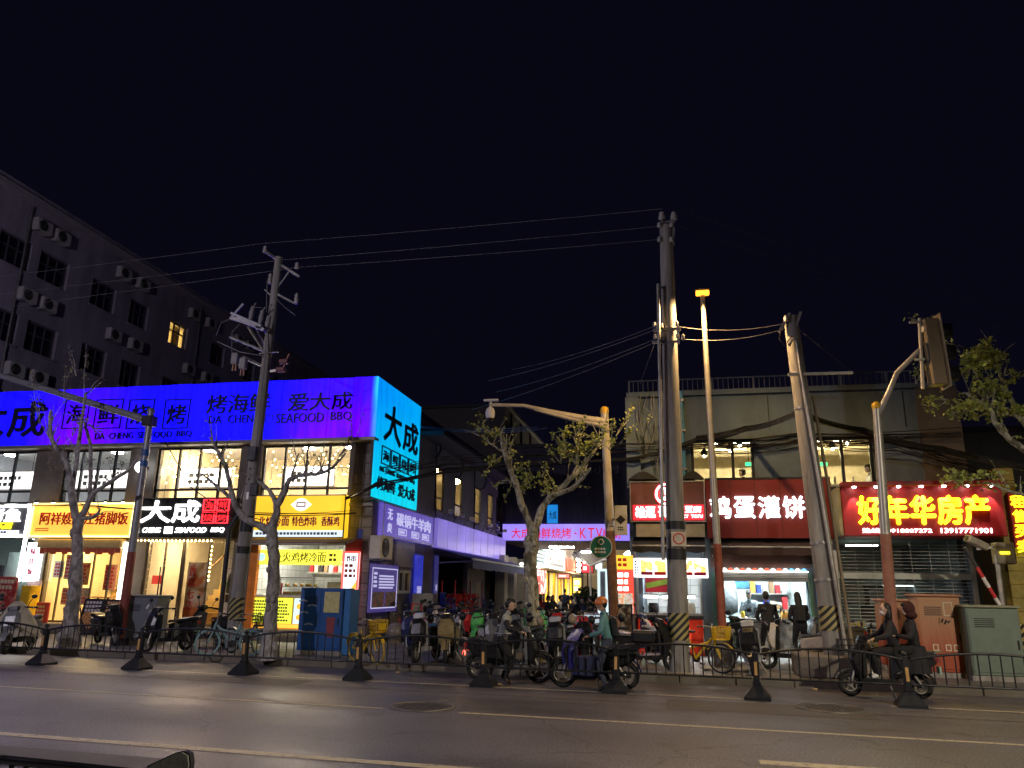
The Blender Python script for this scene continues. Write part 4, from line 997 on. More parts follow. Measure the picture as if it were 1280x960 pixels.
a, b_, c, d = RYk(628, 655, 790, 675.5); kt = thing('banner_sign', 'lilac lit sign spanning the alley with red slanted characters', 'sign', ((a + b_) / 2, KY, c))
for i in range(9): MB().box(a + (b_ - a) * i / 9 + .008, a + (b_ - a) * (i + 1) / 9 - .008, KY, KY + .15, c, d, .01).build('panel', emit('lilac_board', (.30, .22, .95), .85, .15, .7), kt)
M_CRIM = emit('crimson_letter', (.62, .005, .03), .8)
for body, p0, p1 in (('大成海鲜烧烤', 639, 714.5), ('·', 718, 721), ('K', 725, 732.5), ('T', 735, 743), ('V', 745, 753), ('自助', 754, 776)):
    q = RYk(p0, 660, p1, 673) if body != '·' else RYk(p0, 666, p1, 668); text(kt, body, q[0], q[1], q[2], q[3], KY - .002, M_CRIM, .04, .03)
for i, (px, py, Y, L_) in enumerate(((702, 684, 37.4, 1.2), (657, 705, 36.5, .5), (738, 690, 33.5, .8))):
    g = onY(px, py, Y); o = thing('tube_lamp', ['white tube lamp under the lilac alley sign', 'small bright lamp at the outer end of the blue awning', 'white tube lamp under the grey canopy'][i], 'lamp', g, 'alley tube lamps'); MB().tube([g - Vector((L_ / 2, 0, 0)), g + Vector((L_ / 2, 0, 0))], .03, 8).build('tube', emit('alley_tube', (1, .93, .8), 75), o); MB().box(g.x - L_ / 2, g.x + L_ / 2, Y - .05, Y + .05, g.z + .035, g.z + .09).build('housing', M_WHITE, o); MB().tube([g + Vector((0, 0, .09)), g + Vector((0, 0, .5))], .01, 5).build('rod', M_DARK, o)
gb = thing('bridge_building', 'dark ribbed metal building spanning above the lilac alley sign', 'building', (-5, KY + .3, 0))
a, b_ = LX - .1, -1.2; z0, z1 = d + .05, onY(690, 560, KY + .4).z
MB().box(a, b_, KY + .3, KY + 8, c - .05, z1).build('body', mat('night_cladding', (.045, .042, .065), .6, .3, var=.25), gb)
for i in range(26): x = a + .2 + i * (b_ - a - .4) / 25; MB().box(x, x + .06, KY + .25, KY + .299, d + .1, z1 - .1).build('rib', MATS['night_cladding'], gb)
MB().box(a, b_ + .1, KY + .1, KY + 8.2, z1, z1 + .18).build('roof_edge', M_ROOF, gb)
text(gb, '24小时', *RY(724, 582, 775, 592, KY + .1), KY + .09, mat('dim_letter', (.16, .15, .16), .7), .02, .02)
q = RY(684, 631, 697, 654, KY + .2); o = thing('window_sign', 'small cyan lit panel on the dark building over the alley', 'sign', (q[0], KY + .2, q[2]))
MB().box(q[0], q[1], KY + .17, KY + .245, q[2], q[3]).build('lit_panel', emit('cyan_panel', (.01, .25, .75), .6), o); text(o, '大成', q[0] + .08, q[1] - .05, q[2] + .2, q[2] + .6, KY + .168, M_LET, .01, .03)
sy = onX(632, 508, LX - .4).y; sz = onX(632, 508, LX - .4).z
sb = thing('shed_building', 'large dark plain shed rising behind the alley houses', 'building', (-14, sy, 0))
MB().box(LX - 8.5, LX - .4, sy, sy + 22, 6, sz).build('body', mat('shed_wall', (.11, .10, .10), .85, var=.2, scale=.7, stretch=(1, 1, .3)), sb); MB().box(LX - 8.7, LX - .2, sy - .2, sy + 22.2, sz, sz + .15).build('roof_edge', M_ROOF, sb)
for i in range(5): y = sy + 1.5 + i * 3; MB().box(LX - .4, LX - .33, y, y + .1, 6.2, sz - .1).build('seam', M_DARK, sb)
AY0, AY1 = 46.5, 74.0
ab = thing('alley_shops', 'row of small lit shops along the far left of the alley', 'building', (LX, 55, .15))
ops = [(48.5, 52.5, .15, 2.8), (53.2, 58.5, .15, 2.8), (59.2, 65, .15, 2.8)]
mb = MB(); wall_open(mb, AY0, AY1, .15, 5.6, LX - .2, LX, ops, '+X'); mb.build('wall', M_LCONC, ab)
for i, (a, b_, c, d) in enumerate(ops):
    room(ab, LX - 3, LX - .2, a, b_, .15, 3.0, M_WIN_WARM, M_FLOOR, M_WHITE, op='+X'); MB().box(LX - 3.0, LX - 2.95, a, b_, .15, 3.0).build('back_panel', ramp_mat('shop_goods', [(.3, (.6, .35, .06)), (.5, (.75, .6, .3)), (.6, (.55, .1, .05)), (.72, (.3, .45, .3))], 1.3, .6), ab)
    o = thing('ceiling_lamp', 'bright lamp inside the far alley shop, %s one' % words[i], 'lamp', (LX - 1, (a + b_) / 2, 2.9), 'far alley lamps'); MB().box(LX - 1.4, LX - .6, (a + b_) / 2 - 1, (a + b_) / 2 + 1, 2.9, 2.96).build('diffuser', emit('far_shop_lamp', (1, .80, .45), 42), o)
    for j in range(3): y = a + (b_ - a) * j / 2; MB().box(LX - .1, LX + .05, y - .12, y + .12, .15, 2.8).build('post', mat('yellow_enamel', (.75, .48, .02), .4), ab)
MB().box(LX - .02, LX + .7, 48, 66, 2.88, 2.98).build('canopy_ledge', mat('ledge_lit', (.55, .45, .3), .5), ab)
for nm, lab, p0, yt, yb, p1, m, fr in (('shop_sign', 'pale cyan lit sign just right of the central tree trunk', 668, 677, 709, 684.5, emit('aqua_board', (.62, .95, 1), 1.1), E_WHITE), ('shop_sign', 'white lit sign with dark window print in the alley', 686, 683, 711, 705.5, emit('white_board', (.9, .95, 1), .9), E_WHITE)):
    t, r_ = boardX(nm, lab, p0, yt, yb, p1, m, LX + .25, .2, fr, .12)
    if 'dark' in lab:
        for j in range(3): frame_rect(MB(), r_[0] + .8 + j * 1.6, r_[0] + 2.2 + j * 1.6, r_[2] + .6, r_[3] - .2, .16, LX + .252, LX + .27, '+X').build('print', M_DARK, t)
        MB().box(LX + .252, LX + .27, r_[0] + .2, r_[0] + .65, r_[2] + .5, r_[3] - .2).build('print', MATS['red_letter'], t); scribble(t, r_[0] + .5, r_[1] - .4, r_[2] + .2, r_[2] + .5, 1, LX + .252, M_DARK, '+X', seed=2)
    else: scribble(t, r_[0] + .8, r_[1] - .6, r_[2] + .3, r_[3] - .3, 4, LX + .252, mat('teal_print', (.02, .2, .3), .6), '+X', seed=6)
t, r_ = boardX('neon_sign', 'red glowing block sign with hanging strokes in the alley', 708.5, 698, 712, 719, emit('red_block', (1, .03, .01), 2.2), LX + .3, .2)
mb = MB()
for j in range(4): mb.ell((LX + .5, r_[1] + .6 + .3 * (j % 2), r_[2] + .1 + j * .45), .2, .2, .2, 8, 5)
o = mb.build('lamp_cluster', E_WARMW); tag(o, 'cluster of warm round lamps beside the red block sign', 'lamp')
t, r_ = boardX('lightbox_sign', 'upright red and white lit menu box right of the tree trunk', 675, 712, 742, 683, ramp_mat('red_menu_lit', [(.3, (.9, .05, .06)), (.5, (1, .15, .12)), (.56, (1, .9, .85)), (.7, (.9, .06, .1))], 2.2, .5, em=1.4), LX + .9, .2)
MB().box(LX + .78, LX + .86, r_[0] + .3, r_[0] + .5, .15, r_[2] + .02).build('leg', M_DARK, t); MB().box(LX + .78, LX + .86, r_[1] - .5, r_[1] - .3, .15, r_[2] + .02).build('leg', M_DARK, t)
eb = thing('end_building', 'pale wall closing the far end of the alley', 'building', (-4, AY1, .15))
MB().box(LX, 6, AY1, AY1 + 3, .15, 7).build('wall', mat('end_wall', (.5, .42, .3), .8), eb)
MB().box(LX, 6, AY1 - .04, AY1 - .005, 3.0, 3.2).build('trim', M_WIN_WARM, eb)
for x in (-6.4, -5.0): MB().lathe((x, AY1 - .02, 2.3), [(.35, 0), (.35, .02)], 14, 'y').build('round_plaque', mat('navy_disc', (.05, .05, .2), .5), eb)
for i, (x, y) in enumerate(((-6.2, 60), (-3.6, 62))):
    o = thing('hanging_lamp', ['left', 'right'][i] + ' lamp hanging over the far end of the alley', 'lamp', (x, y, 4.6), 'far alley hanging lamps'); MB().lathe((x, y, 4.3), [(.1, 0), (.3, .1), (.05, .35)], 12).build('shade', emit('alley_pendant', (1, .85, .6), 420), o); MB().tube([(x, y, 4.6), (x, y, 6.9)], .015, 5).build('cord', M_WIRE, o)
    MB().box(LX, -1.2, y - .04, y + .04, 6.88, 6.96).build('cable_bar', M_DARK, o)
cp = thing('canopy', 'grey sloping fabric canopy on white braces under the lilac sign', 'canopy', (-3, 37, 2.5))
pa, pb, pc, pd = onY(716, 690, 40), onY(768, 677, 36), onY(768, 692, 34), onY(738, 704, 36.5)
mb = MB(); mb._add([pa, pb, pc, pd], [(0, 1, 2, 3)]); mb._add([p + Vector((0, 0, -.05)) for p in (pa, pb, pc, pd)], [(3, 2, 1, 0)])
for u, v in ((pa, pb), (pb, pc), (pc, pd), (pd, pa)): mb.quad(u, v, v + Vector((0, 0, -.05)), u + Vector((0, 0, -.05)))
mb.build('fabric', mat('canopy_grey', (.34, .33, .30), .8), cp)
mb = MB(); dz = Vector((0, 0, -.1)); mb.bar(pa + dz, pd + dz, .1); mb.bar(pd + dz, pc + dz, .1); mb.bar((pa + pb) / 2 + dz, pd + dz, .08); mb.build('brace', M_WHITE, cp)
for p in (pd, pc): MB().tube([(p.x, p.y, .15), p + dz], .05, 8).build('post', M_WHITE, cp)
q0, q1 = onY(747, 740, 30).x, onY(760, 740, 30).x; o = thing('glass_booth', 'tall white framed glass stand in the alley beside the mast', 'booth', (q0, 30, .15))
frame_rect(MB(), q0, q1, .15, onY(752, 711, 30).z, .09, 30, 30.1).build('frame', emit('booth_edge', (.75, .95, 1), .7), o); MB().box(q0 + .1, q1 - .1, 30.03, 30.06, .25, onY(752, 713, 30).z).build('pane', mat('frosted', (.45, .5, .5), .3), o)
for i, (x0, y0, x1, y1, Y, m, lab) in enumerate(((727, 697, 741, 716, 50, emit('alley_red', (1, .04, .06), 1.1), 'red lit sign hung right of the far alley shops'), (744, 700, 753, 712, 54, emit('alley_white', (.85, .95, 1), 1.3), 'small white lit sign deep in the alley'), (716, 722, 727, 742, 46, emit('alley_gold', (1, .6, .12), 1.2), 'upright golden lit sign deep in the alley'), (697, 717, 712, 723, 47.5, MATS['alley_red'] if 0 else emit('alley_rose', (1, .2, .15), 1.2), 'low rosy lit strip over the alley tables'))):
    a, b_, c, d = RY(x0, y0, x1, y1, Y); o = thing('shop_sign', lab, 'sign', (a, Y, c)); MB().box(a, b_, Y, Y + .12, c, d, .02).build('lit_panel', m, o); frame_rect(MB(), a - .03, b_ + .03, c - .03, d + .03, .05, Y - .02, Y + .1).build('frame', M_DARK, o); scribble(o, a + .1, b_ - .1, c + .1, d - .1, 2 if i < 3 else 1, Y - .001, M_LETX, seed=i); MB().box((a + b_) / 2 - .04, (a + b_) / 2 + .04, Y + .13, Y + .2, .15, d).build('post', M_DARK, o)
def leafmass(name, c, rx, ry, rz, n, m, size, label, seed=1, planter=None):
    o = thing(name, label, 'plant', (c[0], c[1], .15)); rn = random.Random(seed); mb = MB()
    for i in range(n):
        d = Vector((rn.gauss(0, 1), rn.gauss(0, 1), rn.gauss(0, 1))).normalized() * rn.random() ** .4
        p = Vector((c[0] + d.x * rx, c[1] + d.y * ry, c[2] + d.z * rz)); a = Vector((rn.uniform(-1, 1), rn.uniform(-1, 1), rn.uniform(-.5, 1))).normalized() * size; b_ = a.orthogonal().normalized() * size * .5
        mb._add([p - a, p + b_, p + a, p - b_], [(0, 1, 2, 3)])
    mb.build('foliage', m, o, 'stuff'); MB().tube([(c[0], c[1], .15), (c[0], c[1], c[2])], .04, 6).build('stem', M_WOOD, o)
    if planter: MB().box(c[0] - planter, c[0] + planter, c[1] - .3, c[1] + .3, .15, .65, .03).build('planter', M_WOOD, o)
M_LEAFD = mat('shrub_leaf', (.06, .11, .03), .6, var=.4)
leafmass('bamboo_plant', (onY(733, 745, 44).x, 44, 1.3), .7, .6, .55, 260, M_LEAFD, .14, 'leafy green potted bamboo at the alley end, left of the mast', 2, .9)
leafmass('bamboo_plant', (onY(746, 745, 43).x, 43, 1.2), .6, .5, .5, 200, M_LEAFD, .13, 'smaller green potted shrub beside the bamboo in the alley', 4, .7)
AXW = LX
ac = RXp(478, 673, 700, 493, LX + .5)
ac_unit((LX + .02, ac[0] + .1, onX(485, 700, LX + .3).z), '+X', 'white air conditioner unit under the violet stew sign', None, 1.15)
o = thing('standee_board', 'tall violet poster board with white print and two meat pictures', 'board', (LX + .6, 21.5, .15))
a, b_, c, d = RXp(463, 704, 766, 497, LX + .35); X = LX + .35
MB().box(X - .06, X, a, b_, c, d, .01).build('panel', emit('violet_poster', (.09, .06, .33), .32), o); frame_rect(MB(), a + .08, b_ - .08, c + .1, d - .1, .03, X + .001, X + .01, '+X').build('frame', M_LIL, o)
scribble(o, a + (b_ - a) * .28, b_ - .3, c + (d - c) * .48, d - .28, 5, X + .001, M_LIL, '+X', .9, seed=9); scribble(o, a + .2, a + .45, c + (d - c) * .5, d - .2, 4, X + .001, M_LIL, '+X', 1, seed=10)
for u in (.08, .54): MB().box(X + .001, X + .008, a + (b_ - a) * u, a + (b_ - a) * (u + .4), c + .12, c + (d - c) * .42).build('food_picture', ramp_mat('meat_print', [(.3, (.06, .05, .05)), (.5, (.25, .2, .18)), (.6, (.4, .12, .06)), (.75, (.2, .08, .05))], 7, .5), o)
MB().box(X - .5, X - .06, a + .2, a + .3, .15, .25).build('foot', M_DARK, o); MB().box(X - .5, X - .06, b_ - .3, b_ - .2, .15, .25).build('foot', M_DARK, o); MB().box(X - .12, X - .07, a + .3, a + .4, .25, c + .4).build('leg', M_DARK, o); MB().box(X - .12, X - .07, b_ - .4, b_ - .3, .25, c + .4).build('leg', M_DARK, o)
a, b_, c, d = RXp(498, 712, 742, 513, LX + .1); f = MB(); frame_rect(f, a, b_, c, d, .09, LX + .002, LX + .1, '+X'); f.box(LX + .002, LX + .1, (a + b_) / 2 - .04, (a + b_) / 2 + .04, c + .09, d - .09); w_ = f.build('window', M_WHITE, lb); MB().box(LX + .01, LX + .03, a + .09, b_ - .09, c + .09, d - .09).build('pane', M_DGLASS, w_)
o = MB().box(LX + .005, LX + .06, a - .2, b_ + .4, d + .1, d + .9).build('wall_panel', mat('lilac_panel', (.42, .41, .50), .6)); tag(o, 'pale blank panel above the sliding window on the alley wall', 'panel')
o = MB().box(LX + .45, LX + .5, a + .3, b_ + 1.2, .3, 1.45, .01).build('panel_board', mat('pale_sheet', (.48, .50, .56), .5)); tag(o, 'large pale sheet leaning below the sliding window', 'panel')
for i, (p0, p1, yt, yb, lab) in enumerate(((519, 529, 693, 748, 'bright blue vertical banner with white lettering on the alley wall'), (544, 548.5, 694, 742, 'narrow dark blue hanging banner beside the stool store'))):
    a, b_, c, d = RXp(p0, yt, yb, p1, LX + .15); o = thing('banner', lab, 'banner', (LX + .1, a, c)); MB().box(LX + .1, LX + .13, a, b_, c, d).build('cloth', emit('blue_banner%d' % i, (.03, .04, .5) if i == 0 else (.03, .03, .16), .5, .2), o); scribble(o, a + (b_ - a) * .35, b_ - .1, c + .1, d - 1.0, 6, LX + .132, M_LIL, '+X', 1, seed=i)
aw = thing('blue_awning', 'navy blue retractable awning with a white edge bar over the alley wall', 'awning', (LX, 32, 2.8))
y0, y1 = r2[0] + .1, r2[1] + .4
mb = MB(); n = 14
for i in range(n):
    a, b_ = y0 + (y1 - y0) * i / n, y0 + (y1 - y0) * (i + 1) / n; mb._add([(LX + .05, a, 3.02), (LX + .05, b_, 3.02), (LX + 1.5, b_, 2.62), (LX + 1.5, a, 2.62), (LX + .05, a, 2.97), (LX + .05, b_, 2.97), (LX + 1.5, b_, 2.58), (LX + 1.5, a, 2.58)], [(0, 1, 2, 3), (7, 6, 5, 4)])
    mb._add([(LX + 1.52, a, 2.6), (LX + 1.52, b_, 2.6), (LX + 1.53, b_, 2.33), (LX + 1.53, (a + b_) / 2, 2.27), (LX + 1.53, a, 2.33)], [(0, 1, 2, 3, 4)])
mb.build('canopy', mat('navy_canvas', (.012, .028, .21), .75, var=.2), aw); MB().tube([(LX + 1.51, y0, 2.62), (LX + 1.51, y1, 2.62)], .04, 8).build('edge_bar', M_WHITE, aw)
mb = MB()
for y in (y0 + .6, (y0 + y1) / 2, y1 - .6): mb.bar((LX + .02, y, 2.5), (LX + 1.45, y, 2.58), .05)
mb.build('arm', M_GALV, aw)
def stool(x, y, z, label, rz=0.0, upside=False, m=None):
    o = thing('plastic_stool', label, 'stool', (0, 0, 0), 'red plastic stools by the alley wall'); m = m or M_RED
    MB().box(-.17, .17, -.17, .17, .43, .46, .012).build('seat', m, o)
    for sx in (-1, 1):
        for sy_ in (-1, 1): MB().bar((sx * .19, sy_ * .19, 0), (sx * .14, sy_ * .14, .43), .035).build('leg', m, o)
    mb = MB()
    for s_ in (-1, 1): mb.bar((-.175, s_ * .175, .14), (.175, s_ * .175, .14), .02); mb.bar((s_ * .175, -.175, .14), (s_ * .175, .175, .14), .02)
    mb.build('rail', m, o)
    o.location = (x, y, z); o.scale = (.865,) * 3; o.rotation_euler = (math.pi if upside else 0, 0, rz); return o
def table(x, y, label, m=M_RED, w=.45, h=.72):
    o = thing('folding_table', label, 'table', (0, 0, 0)); MB().box(-w, w, -w, w, h - .04, h, .012).build('tabletop', m, o)
    for sx in (-1, 1):
        for sy_ in (-1, 1): MB().bar((sx * (w - .04), sy_ * (w - .04), 0), (sx * (w - .06), sy_ * (w - .06), h - .04), .04).build('leg', m, o)
    o.location = (x, y, .15); o.scale = (.865,) * 3; return o
table(LX + 1.25, 21.6, 'red plastic table below the violet poster board')
stool(LX + 1.9, 22.3, .15, 'red stool standing right of the red table', .2); stool(LX + 1.25, 21.6, .78, 'red stool turned on top of the red table', .4, False)
stool(LX + 2.0, 21.4, .15, 'red stool nearest the street beside the red table', .5)
for i in range(9):
    stool(LX + .35, gops[0][0] + .45 + .42 * i, 1.02 + .4, 'upturned red stool on the store rack, %s from the street' % words[i], .1 * i, True)
o = thing('storage_rack', 'red metal rack holding upturned stools in the alley store', 'rack', (LX + .3, 30, .15)); ya, yb = gops[0][0] + .1, gops[0][0] + 4.3
MB().box(LX + .05, LX + .65, ya, yb, .98, 1.02).build('shelf', M_RED, o)
for y in (ya + .05, yb - .05):
    for x in (LX + .1, LX + .6): MB().box(x - .02, x + .02, y - .02, y + .02, .15, 1.9).build('upright', M_RED, o)
def chair(x, y, z, label, rz, m):
    o = thing('plastic_chair', label, 'chair', (0, 0, 0)); MB().box(-.2, .2, -.2, .2, .42, .45, .01).build('seat', m, o)
    mb = MB()
    for i in range(5): mb.bar((-.19, -.16 + i * .08, .45), (-.26, -.16 + i * .08, .86), .045, .02)
    mb.bar((-.26, -.2, .86), (-.26, .2, .86), .05); mb.build('backrest', m, o)
    for sx in (-1, 1):
        for sy_ in (-1, 1): MB().bar((sx * .21, sy_ * .19, 0), (sx * .18, sy_ * .17, .42), .03).build('leg', m, o)
    for s_ in (-1, 1): MB().tube([(-.24, s_ * .21, .66), (.12, s_ * .22, .66), (.19, s_ * .19, .42)], .018, 6).build('armrest', m, o)
    o.location = (x, y, z); o.scale = (.865,) * 3; o.rotation_euler.z = rz; return o
for i in range(5): chair(LX + 1.0, 25.6, .15 + .14 * i, 'blue plastic chair in the stack by the blue banner, %s from the bottom' % words[i].replace('nearest', 'first'), -.3, M_BLUEP)
for i in range(5): chair(LX + 1.25, 27.5, .15 + .16 * i, 'red plastic chair in the leaning stack by the store, %s from the bottom' % words[i].replace('nearest', 'first'), .4, M_RED)
for i in range(4): chair(LX + 1.2, 30.6, .15 + .16 * i, 'dark blue plastic chair in the stack past the stool rack, %s from the bottom' % words[i].replace('nearest', 'first'), .1, mat('navy_plastic', (.03, .08, .3), .45))
def cone(x, y, label):
    o = thing('traffic_cone', label, 'cone', (x, y, .15), 'cones by the alley wall'); MB().box(x - .17, x + .17, y - .17, y + .17, .15, .18, .008).build('base', M_DARK, o)
    pr = [(.13, .18), (.105, .32), (.075, .48), (.05, .64), (.03, .82)]
    for i in range(4): MB().lathe((x, y, 0), [(pr[i][0], pr[i][1]), (pr[i + 1][0], pr[i + 1][1] - .001)], 14).build('band', M_RED if i % 2 == 0 else M_WHITE, o)
cone(LX + 1.75, 23.7, 'red and white cone, the left of the pair'); cone(LX + 1.95, 24.6, 'red and white cone, the right of the pair')
for px, py, r, lab in ((493, 803, .27, 'polished grey stone ball bollard behind the yellow bicycle'), (527, 801, .27, 'grey stone ball bollard half hidden behind parked scooters')):
    p = onZ(px, py, .15); o = thing('ball_bollard', lab, 'bollard', (p.x, p.y, .15)); MB().ell((p.x, p.y, .15 + r * .95), r, r, r, 18, 12).build('ball', mat('polished_granite', (.17, .165, .16), .35, var=.3, scale=14), o); MB().lathe((p.x, p.y, .15), [(.2, 0), (.2, .06)], 16).build('foot', M_KERB, o)
o = thing('metal_door', 'grey steel door panel with pasted notices under the blue awning', 'door', (LX + .1, 33, .15)); a, b_, c, d = RXp(584, 713, 760, 604, LX + .08)
MB().box(LX + .01, LX + .08, a, b_, .15, 2.45, .01).build('leaf', mat('door_grey', (.26, .28, .32), .5, .2), o); MB().box(LX + .081, LX + .09, a + (b_ - a) * .5, a + (b_ - a) * .8, 1.3, 1.9).build('notice', M_CREAM, o); MB().box(LX + .081, LX + .12, b_ - .2, b_ - .1, 1.15, 1.35).build('handle', M_GALV, o)
for i, px in enumerate((628, 640, 651)):
    p = onX(px, 720, LX + .3); o = thing('pilaster', 'cream pillar at the back of the alley wall, %s' % words[i], 'pillar', (LX + .3, p.y, .15)); MB().box(LX + .02, LX + .5, p.y - .4, p.y + .4, .3, 3.2, .02).build('shaft', M_CREAM, o); MB().box(LX + .01, LX + .56, p.y - .46, p.y + .46, .15, .3).build('base', M_CREAM, o)
RF = 20.0
RXA, RXB = -1.1, onY(1200, 540, RF).x
rz1 = onY(900, 494, RF).z
rb = thing('concrete_building', 'two storey weathered concrete building with railed roof above red shop signs', 'building', (3, RF, .15))
W1 = opening(864, 549, 943, 601, RF); W2 = opening(1016, 549, 1093, 601, RF)
W1 = (W1[0], W1[1], 4.1, W1[3]); W2 = (W2[0], W2[1], 4.1, W1[3])
G1 = opening(796, 722, 879, 800, RF, .15); G2 = opening(897, 716, 1012, 820, RF, .15); G3 = opening(1050, 674, 1246, 820, RF, .15)
G1 = (G1[0], G1[1], .15, 2.45); g2t = onY(950, 726, RF).z; G2 = (G2[0], G2[1], .15, g2t); G3 = (G3[0], min(G3[1], RXB - .2), .15, 2.9)
mb = MB(); wall_open(mb, RXA, RXB, .15, rz1, RF, RF + .3, [W1, W2, G1, G2, G3]); mb.build('front_wall', M_RCONC, rb)
MB().box(RXA - .02, RXA + .28, RF + .3, 37.5, .15, rz1).build('alley_wall', M_RCONC, rb)
MB().box(RXB - .3, RXB, RF + .3, 36, .15, rz1).build('end_wall', M_RCONC, rb)
MB().box(RXA, RXB, RF - .12, 37, rz1, rz1 + .12).build('roof_slab', M_RCONC, rb)
q = RY(777, 490, 800, 600, RF); MB().box(RXA - .03, q[1], RF - .14, RF - .003, 4.15, rz1 - .01).build('pier', mat('pier_concrete', (.13, .175, .21), .85, var=.3, scale=1.6, bump=.2, stretch=(1, 1, .3)), rb)
q = RY(1150, 500, 1198, 600, RF); MB().box(q[0], RXB + .02, RF - .1, RF - .003, 4.15, rz1 - .01).build('pier', mat('pier_brown', (.11, .095, .075), .85, var=.25, scale=2, bump=.2), rb)
q = RY(945, 545, 1014, 600, RF); MB().box(q[0], q[1], RF - .05, RF - .003, 4.15, q[3]).build('panel', mat('slate_panel', (.10, .14, .175), .7, var=.15), rb)
for px in (960, 1130): x = onY(px, 515, RF).x; MB().box(x, x + .02, RF - .012, RF - .002, 5.6, rz1 - .05).build('joint', M_DARK, rb)
rl = thing('roof_railing', 'thin grey metal railing along the flat concrete roof', 'railing', (2, RF + .2, rz1 + .12))
ra, rbx, zt = onY(785, 478, RF + .2).x, onY(1166, 468, RF + .2).x, onY(900, 472, RF + .2).z
MB().box(ra, rbx, RF + .18, RF + .21, zt - .03, zt).build('top_rail', mat('rail_grey', (.12, .14, .16), .6), rl); MB().box(ra, rbx, RF + .18, RF + .22, rz1 + .18, rz1 + .21).build('bottom_rail', mat('rail_grey', (.12, .14, .16), .6), rl)
bar0 = MB().box(0, .015, 0, .015, 0, zt - .04 - rz1 - .21); b0 = None; nb = 58
for i in range(nb + 1):
    if b0 is None: o = b0 = bar0.build('baluster', mat('rail_grey', (.12, .14, .16), .6)); 
    else: o = bpy.data.objects.new('baluster', b0.data); COL.objects.link(o)
    o.parent = rl; p = Vector((ra + (rbx - ra - .022) * i / nb, RF + .189, rz1 + .21)); o.location = p - wloc(rl)
for i in range(8): x = ra + (rbx - ra - .05) * i / 7; MB().box(x, x + .05, RF + .175, RF + .225, rz1 + .121, zt + .001).build('post', mat('rail_grey', (.12, .14, .16), .6), rl)
room(rb, RXA + .3, RXB - .4, RF + .3, RF + 6.5, 3.6, 6.5, mat('dim_tan_wall', (.40, .35, .24), .8, var=.2), M_FLOOR, mat('dark_ceiling', (.22, .2, .15), .8))
up = MB()
for i in range(7): up.bar((W1[0] - .5 + i * .9, RF + .5, 6.35), (W1[0] + .8 + i * .9, RF + 6, 6.25), .08, .1)
up.build('ceiling_beam', mat('beam_tan', (.45, .38, .24), .6), rb)
dk = MB()
for i in range(5): dk.tube([(RXA + .5, RF + 1 + i * 1.0, 6.0 + .1 * (i % 2)), (RXB - .5, RF + 1 + i * 1.0, 6.0 + .1 * (i % 2))], .07, 8)
dk.build('duct_pipe', mat('duct_tan', (.5, .44, .30), .4, .4), rb)
for k, x in enumerate((W1[0] + .4, W1[0] + 1.1, W1[1] - .2, W2[0] + .3, W2[0] + .8, W2[1] - .25)):
    o = thing('pendant_lamp', 'hanging bulb upstairs, %s from the left behind the concrete openings' % words[k].replace('nearest', 'first'), 'lamp', (x, RF + 1.6, 5.2), 'upstairs pendant bulbs'); z = 5.25 + .14 * (k % 3)
    MB().tube([(x, RF + 1.6, z + .2), (x, RF + 1.6, 6.45)], .012, 5).build('cord', M_BLACK, o); MB().lathe((x, RF + 1.6, z), [(.03, 0), (.09, .03), (.10, .1), (.03, .2)], 10).build('shade', M_DARK, o); MB().ell((x, RF + 1.6, z - .01), .035, .035, .035, 8, 6).build('bulb', emit('upstairs_bulb', (1, .82, .40), 240), o)
lamps([2.0, 4.6], RF + 4.2, 6.1, emit('upstairs_tube', (1, .86, .5), 330), 1.6, 'warm tube lamp on the ceiling behind the concrete openings', grp='upstairs tubes')
for (a, b_, c, d), n in ((W1, 3), (W2, 2)):
    f = MB(); frame_rect(f, a, b_, c, d, .07, RF + .1, RF + .18)
    for i in range(1, n): f.box(a + (b_ - a) * i / n - .035, a + (b_ - a) * i / n + .035, RF + .1, RF + .18, c + .07, d - .07)
    f.build('window_frame', M_BLACK, rb)
for px, lab in ((936, 'small green lit exit sign upstairs in the left opening'), (1030, 'green lit exit sign upstairs in the right opening')):
    p = onY(px, 580, RF + 2.4); o = thing('exit_sign', lab, 'sign', p); MB().box(p.x - .09, p.x + .09, RF + 2.4, RF + 2.45, p.z - .045, p.z + .045).build('lit_panel', emit('exit_green', (.02, .9, .25), 1.6), o); MB().tube([(p.x, RF + 2.42, p.z + .08), (p.x, RF + 2.42, 6.5)], .01, 5).build('rod', M_DARK, o)
for i, x in enumerate((W1[0] + .9, W2[0] + .7)):
    o = thing('dining_table', ['left', 'right'][i] + ' table with dishes upstairs behind the concrete opening', 'table', (x, RF + 1.2, 3.6)); MB().box(x - .6, x + .6, RF + .9, RF + 1.6, 4.3, 4.34).build('tabletop', M_WHITE, o); MB().tube([(x, RF + 1.2, 3.6), (x, RF + 1.2, 4.3)], .05, 8).build('leg', M_DARK, o)
    for j in range(5): MB().lathe((x - .45 + j * .22, RF + 1.1, 4.34), [(.03, 0), (.035, .15), (.015, .22)], 8).build('bottle', [M_LEAFD, M_WHITE, M_CREAM][j % 3], o)
TY = RF - .32
t, r_ = board('shop_sign', 'brown and red tofu shop sign with white glowing characters and round emblem', 788, 602, 881, 652, mat('brown_board', (.16, .06, .05), .55, var=.15), TY, .3, frame=M_GALV, fw=.025)
a, b_, c, d = sub(r_, .03, .985, .03, .42); MB().box(a, b_, TY - .03, TY - .002, c, d, .02).build('red_field', emit('red_field', (1, .01, .03), .75), t)
